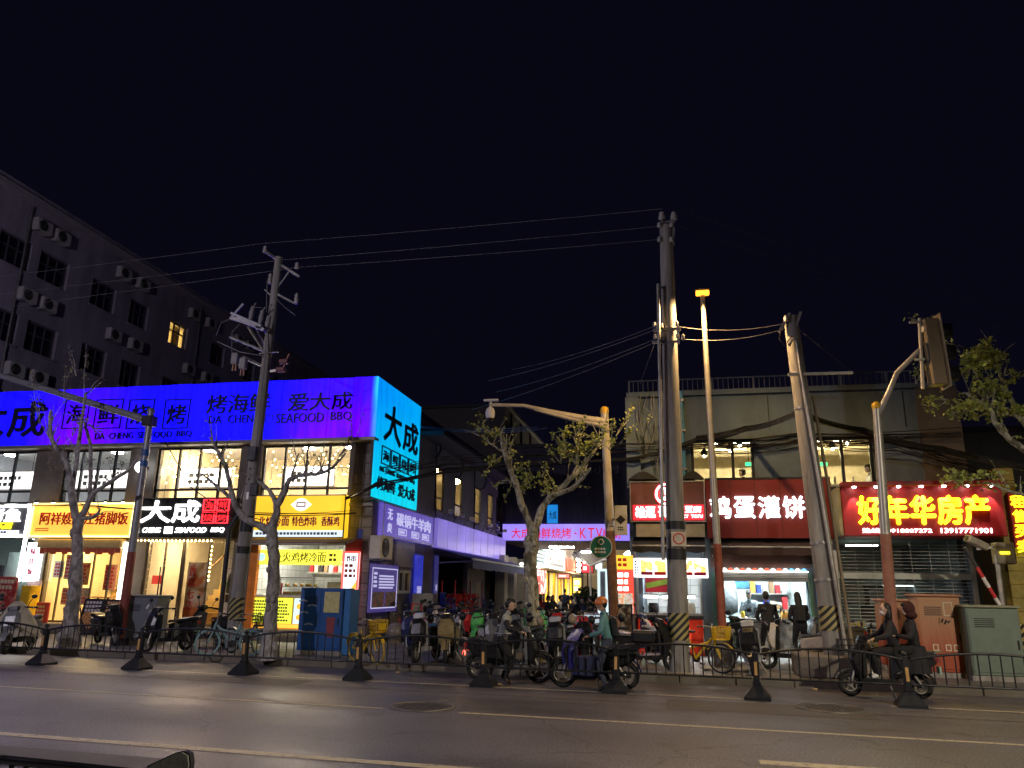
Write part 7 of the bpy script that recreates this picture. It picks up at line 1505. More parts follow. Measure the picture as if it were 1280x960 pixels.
def tree(label, Y, trunk, limbs, bark, leafm, clusters, seed, lsize=.055, ground=None, twigs=6, lk=1.0):
    rn = random.Random(seed)
    if ground is not None: base = Vector((ground[0], ground[1], .15))
    else: g = onY(trunk[0][0], trunk[0][1], Y); base = Vector((g.x, Y, .15))
    o = thing('plane_tree', label, 'tree', base, 'street trees')
    def path(pl, depth=0.0, z0=None):
        pts = []
        for i, (px, py, r) in enumerate(pl):
            v = onY(px, py, Y + depth * i / max(1, len(pl) - 1)); pts.append((v, r))
        return pts
    tp = path(trunk); tp[0] = (Vector((tp[0][0].x, Y, .13)), trunk[0][2] * 1.45)
    s_ = smooth(tp, 5); mb = MB(); mb.tube([v + Vector((rn.uniform(-.012, .012), rn.uniform(-.012, .012), 0)) for v, r in s_], [r * rn.uniform(.93, 1.08) for v, r in s_], 12, jit=.05)
    for _ in range(9):
        v, r = rn.choice(s_[2:-2]); an = rn.uniform(3.3, 6.1); d = Vector((math.cos(an), math.sin(an), 0)); mb.ell(v + d * r * .8, r * .5, r * .5, r * .6, 7, 5)
    mb.build('trunk', bark, o)
    tips = []
    for k, (pl, dep) in enumerate(limbs):
        s_ = smooth(path(pl, dep), 4); MB().tube([v + Vector((rn.uniform(-.012, .012), 0, rn.uniform(-.012, .012))) for v, r in s_], [r * lk * rn.uniform(.9, 1.1) for v, r in s_], 9, jit=.05).build('limb', bark, o)
        tips += [(v, r) for v, r in s_[len(s_) // 3:]]
    tw, lf = MB(), MB()
    def leaf(p, s):
        a = Vector((rn.uniform(-1, 1), rn.uniform(-1, 1), rn.uniform(-.6, .9))).normalized() * s; b_ = a.orthogonal().normalized(); b_ = (Matrix.Rotation(rn.uniform(0, 6.3), 3, a) @ b_) * s * .6; c = b_.cross(a).normalized() * s * .18
        lf._add([p, p + a * .7 + b_ + c, p + a * 1.6, p + a * .7 - b_ + c], [(0, 1, 2), (0, 2, 3)])
    for (x0, y0, x1, y1, n, dep) in clusters:           # leafy shoots: from, to (pixels), leaf count, depth offset
        a, b_ = onY(x0, y0, Y + dep), onY(x1, y1, Y + dep + rn.uniform(-.4, .4)); ns = max(2, n // 16)
        for s in range(ns):
            q = b_ + Vector((rn.gauss(0, .14), rn.gauss(0, .25), rn.gauss(0, .12))) * (1 if ns > 1 else .2); m_ = (a + q) / 2 + Vector((rn.uniform(-.08, .08), 0, rn.uniform(-.03, .1)))
            pts = [a, a.lerp(m_, .6), m_, m_.lerp(q, .55), q]; tw.tube(pts, [.014, .012, .009, .007, .004], 5)
            for i in range(n // ns + 1):
                t = rn.uniform(.15, 1.05) ** .8; p = a.lerp(m_, t * 2) if t < .5 else m_.lerp(q, t * 2 - 1); leaf(p + Vector((rn.gauss(0, .045), rn.gauss(0, .06), rn.gauss(0, .045))), lsize * rn.uniform(.6, 1.3))
    for k in range(twigs * len(limbs)):
        v, r = rn.choice(tips); e = v + Vector((rn.uniform(-.5, .5), rn.uniform(-.4, .4), rn.uniform(0, .7))); tw.tube([v, v.lerp(e, .5) + Vector((0, 0, .06)), e], [min(r * .5, .02), .01, .004], 5)
        for i in range(5): leaf(v.lerp(e, rn.random()), lsize * rn.uniform(.5, 1))
    tw.build('twigs', bark, o, 'stuff'); lf.build('crown', leafm, o, 'stuff')
    return o
rc = random.Random(3)
def cl(box, n, cnt, up=18, dep=.4):
    """n shoots inside a pixel box"""
    out = []
    for _ in range(n):
        x, y = rc.uniform(box[0], box[2]), rc.uniform(box[1], box[3]); out.append((x, y, x + rc.uniform(-14, 14), y - rc.uniform(.3, 1) * up, cnt, rc.uniform(-dep, dep)))
    return out
tree('bare plane tree with forked trunk before the golden rice sign', 16.6, [(86, 808, .19), (90, 770, .155), (95, 725, .15), (97, 690, .13), (96, 668, .13), (98, 652, .12)],
     [([(97, 654, .1), (90, 622, .085), (87, 595, .075), (80, 572, .065), (67, 555, .055), (62, 530, .045), (64, 512, .03)], -.4), ([(90, 612, .06), (95, 580, .055), (99, 548, .05), (104, 512, .035), (108, 490, .02)], .2), ([(99, 652, .09), (108, 634, .075), (116, 618, .06), (138, 602, .05), (160, 588, .04), (172, 572, .02)], -.3), ([(112, 618, .055), (113, 590, .05), (113, 560, .045), (108, 538, .035), (104, 525, .02)], .4), ([(100, 648, .05), (118, 646, .045), (125, 636, .02)], -.3)],
     M_BARK2, M_LEAF2, [(50, 530, 45, 480, 30, 0), (80, 500, 78, 455, 40, .1), (105, 500, 108, 430, 40, 0), (60, 545, 40, 500, 30, -.2), (66, 520, 48, 545, 30, .1), (84, 572, 66, 585, 20, 0), (110, 530, 130, 545, 24, .2), (140, 600, 150, 575, 20, 0), (75, 545, 52, 575, 30, -.3), (95, 470, 90, 440, 26, .2), (90, 545, 96, 520, 26, -.2)], 11, .045)
tree('pruned bare plane tree with spreading limbs before the noodle counter', 15.64, [(336, 820, .165), (338, 780, .135), (342, 730, .13), (342, 690, .125), (340, 668, .12), (340, 652, .11)],
     [([(338, 664, .085), (322, 656, .08), (304, 646, .075), (292, 626, .065), (287, 602, .055), (280, 578, .048), (268, 556, .035), (263, 546, .02)], -.5), ([(292, 624, .045), (278, 614, .04), (262, 600, .03), (252, 592, .018)], -.3), ([(341, 656, .085), (346, 640, .08), (344, 626, .06), (333, 610, .045), (320, 597, .03)], .3), ([(346, 632, .07), (356, 616, .06), (362, 600, .055), (378, 594, .05), (400, 592, .04), (416, 584, .03), (432, 566, .02)], -.3), ([(364, 598, .03), (368, 584, .025), (374, 566, .012)], .1)],
     M_BARK2, M_LEAF2, [(265, 548, 275, 530, 16, 0), (400, 590, 420, 575, 12, 0), (424, 570, 444, 545, 14, .1), (318, 597, 314, 590, 12, 0), (440, 560, 452, 520, 20, .2)], 12, .04, twigs=4)
tree('mottled plane tree with fresh yellow green leaves at the alley mouth', 17.0, [(669, 824, .19), (667, 780, .155), (665, 740, .15), (663, 705, .145), (665, 680, .15), (668, 655, .12)],
     [([(664, 662, .13), (654, 636, .115), (645, 606, .10), (636, 582, .085), (630, 562, .07), (626, 545, .05)], -.6), ([(670, 658, .13), (680, 632, .12), (696, 614, .105), (714, 598, .085), (733, 576, .06), (748, 556, .035), (757, 540, .02)], .4), ([(690, 620, .08), (712, 612, .07), (728, 597, .055), (738, 585, .03)], -.4), ([(714, 598, .05), (722, 580, .04), (722, 560, .03), (716, 545, .015)], .2), ([(630, 566, .04), (616, 556, .03), (600, 545, .022), (582, 538, .012)], -.3)],
     M_BARK, M_LEAF, cl((700, 545, 728, 585), 7, 60, 26) + cl((735, 550, 765, 565), 3, 22, 20) + cl((648, 590, 690, 622), 7, 34, 18) + cl((622, 560, 640, 590), 4, 26, 18) + cl((590, 538, 620, 550), 3, 20, 10) + [(625, 548, 590, 535, 40, 0), (628, 570, 600, 580, 24, 0), (640, 600, 628, 612, 26, 0), (770, 545, 800, 505, 34, .2), (775, 555, 815, 530, 30, -.2), (740, 560, 762, 530, 40, .3), (735, 580, 720, 600, 24, 0)], 13, .05, lk=.68)
tree('plane tree at the right edge whose leafy limbs reach before the traffic light', 16.3, [(1345, 870, .22), (1340, 780, .19), (1332, 690, .18), (1322, 600, .16), (1312, 572, .14)],
     [([(1314, 580, .11), (1285, 565, .085), (1262, 548, .07), (1245, 530, .06), (1238, 512, .045), (1222, 502, .03), (1208, 490, .02)], -.5), ([(1316, 585, .11), (1296, 556, .075), (1276, 520, .065), (1262, 496, .055), (1250, 470, .045), (1247, 448, .03)], .4), ([(1300, 535, .04), (1268, 520, .035), (1246, 518, .02)], -.3), ([(1262, 496, .03), (1250, 492, .025), (1228, 484, .015)], .2), ([(1318, 640, .07), (1290, 622, .05), (1262, 614, .035), (1236, 604, .02)], -.6)],
     M_BARK, M_LEAF, cl((1200, 445, 1250, 475), 9, 64, 14) + cl((1180, 495, 1225, 525), 5, 34, 12) + cl((1215, 475, 1255, 530), 6, 50, 12) + cl((1190, 597, 1245, 606), 7, 24, 5) + cl((1250, 485, 1280, 540), 4, 26, 14) + [(1200, 440, 1180, 432, 40, 0), (1186, 500, 1150, 508, 50, 0), (1165, 410, 1150, 400, 24, -.4), (1145, 480, 1140, 460, 30, -.2), (1240, 446, 1215, 442, 50, .1), (1215, 500, 1190, 520, 40, .2), (1255, 470, 1275, 455, 30, .2)], 14, .06, lk=.8)

def sag(a, b_, s, n=10): return [a.lerp(b_, i / n) - Vector((0, 0, s * 4 * (i / n) * (1 - i / n))) for i in range(n + 1)]
def wire(label, pts, r=.008, m=M_WIRE2, s=0.0, name='overhead_wire', grp='overhead wires'):
    path = []
    for a, b_ in zip(pts, pts[1:]): path += sag(a, b_, s)[(1 if path else 0):]
    tag(MB().tube(path, r, 5).build(name, m), label, 'wire', grp)
for i, (lft, mid, r_) in enumerate((((-60, 352), (331, 304), (828, 261)), ((-60, 374), (352, 325), (842, 281)), ((-60, 392), (373, 334), (828, 299)))):
    wire('thin power line across the night sky, %s of the three' % ['top', 'middle', 'lowest'][i], [onY(lft[0], lft[1], 17.9), onY(*mid, PY1 - .1), onY(*r_, PY2 - .05)], .005, M_WIRE2, .03)
for i, (a, b_) in enumerate((((842, 262), (1400, 428)), ((842, 281), (1400, 452)))): wire('faint power line falling to the right, %s one' % ['upper', 'lower'][i], [onY(*a, PY2 - .05), onY(*b_, 15.0)], .004, M_WIRE, .05)
for i, (a, b_) in enumerate((((818, 408), (640, 462)), ((822, 411), (610, 476)), ((819, 424), (620, 490)), ((828, 424), (590, 512)))): wire('dim service wire running left from the tall pole, %s' % words[i].replace('nearest', 'first'), [onY(*a, PY2 - .18), onY(*b_, 22)], .006, M_WIRE2, .1)
for i, (a, b_) in enumerate((((846, 408), (983, 404)), ((854, 424), (984, 410)))): wire('slack wire between the tall pole and the right pole, %s' % ['upper', 'lower'][i], [onY(*a, PY2 - .18), onY(*b_, PY3 - .18)], .007, M_WIRE2, .12)
wire('taut guy wire from the right pole down to the roof railing', [onY(996, 410, PY3 - .1), onY(1076, 474, RF + .1)], .008, M_WIRE2, .0)
wire('thin wire dropping left from the tall pole to the roof', [onY(820, 424, PY2 - .2), onY(800, 480, RF)], .005, M_WIRE2, .0)
o = thing('cable_bundle', 'pale blue cable bundle strung from the cyan sign', 'cable', onX(527, 535, SX)); mb = MB()
for i in range(3): mb.tube(sag(onX(526, 533 + i * .7, SX), onY(660 + i * 12, 533 + i, 30), .12 + .03 * i), .02, 5)
mb.build('strand', mat('blue_lit_cable', (.25, .40, .62), .5), o)  # blue light falling on the strands put into their colour
def bundle(label, pts, n, r, spread, m=M_WIRE, seed=1, s=.12):
    rn = random.Random(seed); o = thing('cable_bundle', label, 'cable', pts[0], 'telecom cable bundles')
    for k in range(n):
        off = [Vector((0, rn.uniform(-spread, spread), rn.uniform(-spread, spread))) for _ in pts]; path = []
        for (a, oa), (b_, ob) in zip(list(zip(pts, off)), list(zip(pts, off))[1:]): path += sag(a + oa, b_ + ob, s * rn.uniform(.4, 1.5), 8)[(1 if path else 0):]
        MB().tube(path, r * rn.uniform(.7, 1.3), 5).build('strand', m, o)
bundle('black telecom cables looping from the right pole across the concrete front', [onY(870, 548, RF - .3), onY(932, 536, RF - .5), onY(998, 516, PY3 + .1)], 14, .016, .07, seed=2, s=.05)
bundle('black telecom cables sagging right from the right pole', [onY(998, 516, PY3 + .1), onY(1080, 538, 18.5), onY(1180, 562, 18.5), onY(1330, 592, 18.5)], 14, .016, .08, seed=3, s=.05)
bundle('black cables crossing the alley mouth above the violet signs', [onY(432, 622, 20.6), onY(470, 606, 20.2), onY(560, 588, 20.5), onY(650, 580, 20.5), onY(795, 572, RF - .3), onY(870, 549, RF - .3)], 9, .016, .07, seed=4, s=.03)
bundle('thin cables crossing the alley mouth below the dome camera', [onY(480, 590, 20.4), onY(560, 575, 20.6), onY(640, 566, 20.6), onY(780, 560, RF - .2), onY(1000, 548, RF - .15), onY(1200, 542, RF - .2)], 8, .009, .14, seed=5, s=.04)
bundle('black cables drooping below the right pole bundle', [onY(880, 556, RF - .2), onY(1000, 548, RF - .2), onY(1120, 555, RF - .2), onY(1250, 590, RF - .4)], 9, .009, .2, seed=6, s=.1)
bundle('thin cables along the left shop signs', [onY(-20, 628, LF - .42), onY(100, 630, LF - .45), onY(210, 636, LF - .5), onY(320, 642, LF - .5), onY(445, 640, LF - .45)], 4, .009, .05, seed=8, s=.05)
wire('dark cable falling left of the leaning power pole', [onY(200, 540, 18.5), onY(240, 610, 19), onY(300, 650, 19.5)], .014, M_WIRE, .02)
for i, (px, y0, y1) in enumerate(((546, 548, 650), (594, 575, 668))):
    a = onX(px, y0, LX + .08); tag(MB().tube([a, onX(px - 1, (y0 + y1) / 2, LX + .08), onX(px - 1.5, y1, LX + .08)], .025, 6).build('drain_pipe', M_DARK), '%s black drain pipe on the alley side wall' % ['near', 'far'][i], 'pipe')
o = thing('cable_loop', 'black cable loops hanging on the alley wall by the cyan sign', 'cable', onX(545, 560, LX + .1)); mb = MB()
for (px, y) in ((546, 545), (574, 570), (603, 585)): mb.tube([onX(px, y, LX + .12), onX(px + 4, y + 8, LX + .14), onX(px + 5, y + 18, LX + .14), onX(px + 1, y + 26, LX + .12), onX(px - 3, y + 27, LX + .1)], .03, 6)
mb.build('strand', M_WIRE, o)
def paint(name, c, rough=.3): return mat('paint_' + name, c, rough, .1, var=.08, spec=.5)
def wheel(o, x, r, m_rim=M_GALV, w=.05, spokes=5, name='wheel'):
    t = MB().torus((x, 0, r), r - w, w, 'y', 22, 8).build(name, M_RUBBER, o)
    MB().torus((x, 0, r), r - w * 1.75, .016, 'y', 20, 6).build('rim', m_rim, t)
    mb = MB()
    for k in range(spokes): a = 2 * math.pi * k / spokes + .3; mb.bar((x, 0, r), (x + (r - w * 1.7) * math.cos(a), 0, r + (r - w * 1.7) * math.sin(a)), .03, .022)
    mb.lathe((x, -.05, r), [(.045, 0), (.055, .03), (.055, .07), (.045, .1)], 12, 'y'); mb.build('hub', m_rim, t)
def scooter(label, px, py, head, body, acc=None, seatm=None, wr=.23, box=None, mirrors=True, basket=False, z=.15, lean=5, tail=True, headlit=False, cover=None, name='electric_scooter', pos=None, group='parked electric scooters', glove=False):
    body_m = body; acc = acc or M_BLACK; seatm = seatm or M_BLACK
    o = thing(name, label, 'scooter', (0, 0, 0), group)
    wb = .62
    wheel(o, wb, wr); wheel(o, -wb, wr)
    MB().tube([(wb, -.075, wr), (wb - .11, -.075, .55), (wb - .16, -.05, .70)], .022, 7).build('fork', M_GALV, o); MB().tube([(wb, .075, wr), (wb - .11, .075, .55), (wb - .16, .05, .70)], .022, 7).build('fork', M_GALV, o)
    arc = lambda x, r, a0, a1, n=7: [(x + r * math.cos(R(a0 + (a1 - a0) * k / n)), wr + r * math.sin(R(a0 + (a1 - a0) * k / n))) for k in range(n + 1)]
    f1 = arc(wb, wr + .05, 20, 150); f2 = arc(wb, wr + .02, 150, 20); MB().prism(f1 + f2, -.075, .075, .03, .02).build('front_fender', body_m, o)
    f1 = arc(-wb, wr + .06, 60, 175); f2 = arc(-wb, wr + .03, 175, 60); MB().prism(f1 + f2, -.08, .08, .03, .02).build('rear_fender', acc, o)
    # leg shield and nose, footboard, under-seat body
    MB().prism([(wb - .06, .50), (wb - .02, .66), (wb - .10, .88), (wb - .20, 1.0), (wb - .28, .98), (wb - .24, .70), (wb - .22, .36), (wb - .12, .38)], -.19, .19, .35, .08).build('front_shield', body_m, o)
    MB().prism([(wb - .24, .95), (wb - .30, .93), (wb - .27, .36), (wb - .21, .36)], -.21, .21, .1, .03).build('leg_shield', acc, o)
    MB().prism([(wb - .22, .36), (-.18, .34), (-.2, .24), (wb - .18, .26)], -.17, .17, .05, .03).build('footboard', acc, o)
    MB().prism([(-.12, .34), (-.14, .70), (-.55, .76), (-.88, .74), (-.92, .64), (-.72, .52), (-.45, .40)], -.17, .17, .22, .06).build('rear_body', body_m, o)
    MB().prism([(-.08, .72), (-.12, .79), (-.45, .80), (-.62, .85), (-.90, .86), (-.94, .80), (-.88, .75), (-.5, .75)], -.15, .15, .2, .05).build('seat', seatm, o)
    MB().box(-.99, -.93, -.11, .11, .66, .74, .015).build('tail_light', emit('tail_red', (1, .02, .02), .06), o)
    MB().box(-.985, -.955, -.1, .1, .46, .58).build('number_plate', mat('plate_green', (.3, .5, .42), .5), o)
    MB().prism([(wb - .045, .72), (wb - .10, .86), (wb - .12, .84), (wb - .07, .70)], -.10, .10, .2, .03).build('headlight', E_LETW if headlit else mat('headlamp', (.55, .56, .55), .15, .3), o)
    # bars
    hb = MB(); hb.tube([(wb - .26, 0, .92), (wb - .30, 0, 1.04)], .035, 8); hb.tube([(wb - .42, -.34, 1.05), (wb - .34, -.2, 1.07), (wb - .30, 0, 1.05), (wb - .34, .2, 1.07), (wb - .42, .34, 1.05)], .018, 7); hb.build('handlebar', M_DARK, o)
    MB().prism([(wb - .18, 1.0), (wb - .22, 1.10), (wb - .34, 1.12), (wb - .38, 1.04), (wb - .26, .98)], -.13, .13, .25, .04).build('bar_cowl', acc, o)
    for s_ in (-1, 1):
        MB().tube([(wb - .42, s_ * .34, 1.05), (wb - .48, s_ * .44, 1.04)], .024, 7).build('grip', M_RUBBER, o); MB().tube([(wb - .40, s_ * .36, 1.06), (wb - .36, s_ * .42, 1.0)], .008, 5).build('brake_lever', M_GALV, o)
        if mirrors: mr_ = MB().tube([(wb - .36, s_ * .25, 1.07), (wb - .36, s_ * .31, 1.2), (wb - .38, s_ * .36, 1.27)], .009, 6).build('mirror', M_BLACK, o); MB().ell((wb - .39, s_ * .38, 1.31), .02, .075, .05, 10, 6).build('mirror_glass', M_BLACK, mr_)
        MB().tube([(-wb + .12, s_ * .13, .42), (-wb, s_ * .12, wr)], .025, 7).build('shock_absorber', M_GALV, o)
    mb = MB(); mb.bar((-.05, .12, .25), (-.12, .24, .0 if lean >= 0 else .03), .025); mb.build('kickstand', M_GALV, o)
    MB().prism([(-.2, .30), (-wb - .1, wr - .05), (-wb - .1, wr + .07), (-.2, .40)], -.09, .09, .1, .02).build('swing_arm', M_DARK, o)
    MB().tube([(-.86, -.12, .82), (-1.02, -.08, .86), (-1.02, .08, .86), (-.86, .12, .82)], .014, 6).build('grab_rail', M_GALV, o)
    if box: bx = MB().box(-1.16, -.78, -.2, .2, .88, 1.2, .04).build('top_box', box, o); MB().box(-1.17, -.77, -.21, .21, 1.1, 1.12).build('box_lip', M_DARK, bx)
    if basket:
        g = MB(); x0, x1 = wb - .12, wb + .16
        for zz in (.82, .92, 1.02): frame = [(x0, -.14, zz), (x1, -.16, zz), (x1, .16, zz), (x0, .14, zz), (x0, -.14, zz)]; g.tube(frame, .007, 5)
        for k in range(6): y = -.15 + .06 * k; g.bar((x1, y, .8), (x1, y, 1.03), .01)
        for k in range(5): g.bar((x0 + .06 * k, -.155, .8), (x0 + .06 * k, -.155, 1.03), .01); g.bar((x0 + .06 * k, .155, .8), (x0 + .06 * k, .155, 1.03), .01)
        g.box(x0, x1, -.15, .15, .79, .805); g.build('basket', basket, o)
    if cover:            # quilted wind blanket over the bars
        mb = MB(); nu, nv = 8, 9; V = []
        for i in range(nu + 1):
            for j in range(nv + 1):
                u, v = i / nu, j / nv; y = (u - .5) * 2 * (.40 - .16 * v) ; z_ = 1.12 - .70 * v - .10 * abs(u - .5) + .03 * math.sin(u * 9 + v * 4); x = wb - .22 + .24 * math.sin(v * 2.2) - .62 * abs(u - .5) ** 1.4 + .02 * math.sin(u * 14); V.append((x, y, z_))
        mb._add(V, [(i * (nv + 1) + j, (i + 1) * (nv + 1) + j, (i + 1) * (nv + 1) + j + 1, i * (nv + 1) + j + 1) for i in range(nu) for j in range(nv)], True)
        mb._add([(x - .03, y * .96, z_) for x, y, z_ in V], [(i * (nv + 1) + j, i * (nv + 1) + j + 1, (i + 1) * (nv + 1) + j + 1, (i + 1) * (nv + 1) + j) for i in range(nu) for j in range(nv)], True); mb.build('wind_blanket', cover, o)
    if glove:
        for s_ in (-1, 1): MB().ell((wb - .36, s_ * .38, 1.03), .12, .09, .11, 10, 7).build('hand_muff', glove, o)
    p = Vector(pos) if pos else onZ(px, py, z)
    o.location = p; o.scale = (.865,) * 3; o.rotation_euler = (R(lean), 0, R(head)); return o
BK = paint('black', (.014, .015, .017)); WH = paint('white', (.66, .65, .62)); GN = paint('green', (.10, .52, .13)); GR_ = paint('grey', (.16, .17, .18)); BU = paint('navy', (.03, .04, .14)); SV = paint('silver', (.42, .43, .45)); TEAL = paint('teal', (.16, .42, .36)); RD = paint('red', (.45, .03, .04)); DG = paint('bottle', (.02, .07, .05)); GD = paint('bronze', (.28, .22, .10))
scooter('black scooter facing the road beside the grey cabinet', 207, 815, -105, BK)
scooter('black scooter seen side on below the entrance banner', 258, 808, 172, BK, mirrors=True)
scooter('dark scooter half hidden by the red mast foot', 133, 806, -30, BK, mirrors=False)
c0 = mat('rain_cape', (.36, .33, .25), .8, var=.25, scale=6, bump=.3, bscale=9)
cvs = scooter('scooter under a cream rain cape at the left edge', 22, 816, -70, GR_, mirrors=True)
mb = MB(); nu, nv = 14, 8; V = []
for i in range(nu):
    a = 2 * math.pi * i / nu
    for j in range(nv + 1): v = j / nv; rr = .08 + .42 * v ** .7 + .03 * math.sin(5 * a) * v; V.append((.22 + rr * .8 * math.cos(a), rr * 1.15 * math.sin(a), 1.22 - .85 * v + .03 * math.sin(3 * a) * v))
mb._add(V, [(i * (nv + 1) + j, ((i + 1) % nu) * (nv + 1) + j, ((i + 1) % nu) * (nv + 1) + j + 1, i * (nv + 1) + j + 1) for i in range(nu) for j in range(nv)], True); mb.build('rain_cape', c0, cvs)
scooter('grey scooter at the extreme left edge by the fish shop', -22, 812, -60, GR_)
scooter('black scooter with pale side trim, second from the left in the alley group', 533, 827, -95, BK, SV, box=None)
scooter('bronze faced scooter in the middle of the alley group', 563, 827, -82, GD, BK, cover=None, glove=M_BLACK)
scooter('silver scooter with a black top box in the alley group', 592, 822, -150, SV, BK, box=M_BLACK)
scooter('blue grey scooter behind the alley group by the red chairs', 556, 806, -80, GR_, BK, glove=BU)
scooter('red headed scooter behind the alley group', 582, 800, -70, RD, BK)
scooter('bright green shared scooter left of the walking rider', 606, 808, -100, GN, BK)
scooter('pale green shared scooter behind the rider in the vest', 645, 806, -10, TEAL, GN)
scooter('green shared scooter right of the plane tree trunk', 684, 812, -100, GN, TEAL)
scooter('black scooter with beige fleece muffs on its bars by the tree', 704, 834, -98, BK, SV, glove=mat('beige_fleece', (.36, .29, .20), .95, var=.3, scale=20, bump=.4, bscale=60))
scooter('white scooter standing deeper in the alley behind the fleece muff one', 722, 812, -60, WH, BK)
scooter('black scooter with a black wind apron facing right, before the tofu counter', 806, 838, 8, BK, BK, cover=M_BLACK, headlit=False, seatm=GR_)
scooter('silver trimmed scooter parked behind the teal rider', 788, 822, 20, SV, BU, mirrors=True)
scooter('black scooter with pale side rims facing the road before the pancake shop', 944, 842, -97, BK, SV)
w = scooter('white scooter with square front panel turned left, before the customers', 996, 838, 168, WH, BK, seatm=GR_, mirrors=True)
MB().prism([(.58, .58), (.50, 1.02), (.40, 1.02), (.46, .56)], -.17, .17, .08, .03).build('front_panel', mat('panel_cream', (.62, .56, .46), .5), w); MB().prism([(.60, .60), (.575, .74), (.565, .74), (.59, .60)], -.16, .16).build('panel_print', mat('navy_print', (.02, .03, .12), .5), w)
scooter('dark green scooter tucked behind the lamp base', 913, 828, 75, DG, BK)
scooter('grey scooter saddle leaning by the plinth', 1040, 826, 190, GR_, BK, seatm=GR_, mirrors=False)
for i, (px, py, hd, m, a_, lab) in enumerate(((618, 826, -75, GR_, BK, 'grey scooter parked right behind the man in the vest'), (655, 830, -110, BK, GR_, 'black scooter with its nose to the tree trunk'), (732, 832, -80, BK, RD, 'black and red scooter between the fleece muff scooter and the teal rider'), (760, 828, -70, SV, BK, 'silver scooter hidden behind the teal rider'), (836, 832, -60, BK, BU, 'black scooter squeezed beside the tall straight pole'), (640, 815, -90, WH, BK, 'white scooter behind the man in the vest'), (700, 806, -85, RD, BK, 'small red scooter near the alley tables'), (776, 812, -100, GN, BK, 'green shared scooter at the foot of the camera mast'), (512, 818, -70, BU, BK, 'navy scooter beside the stone balls, leftmost of the alley group'), (545, 798, -60, WH, GR_, 'white scooter by the blue chair stack'))):
    scooter(lab, px, py, hd, m, a_, glove=M_BLACK if i % 2 else None)
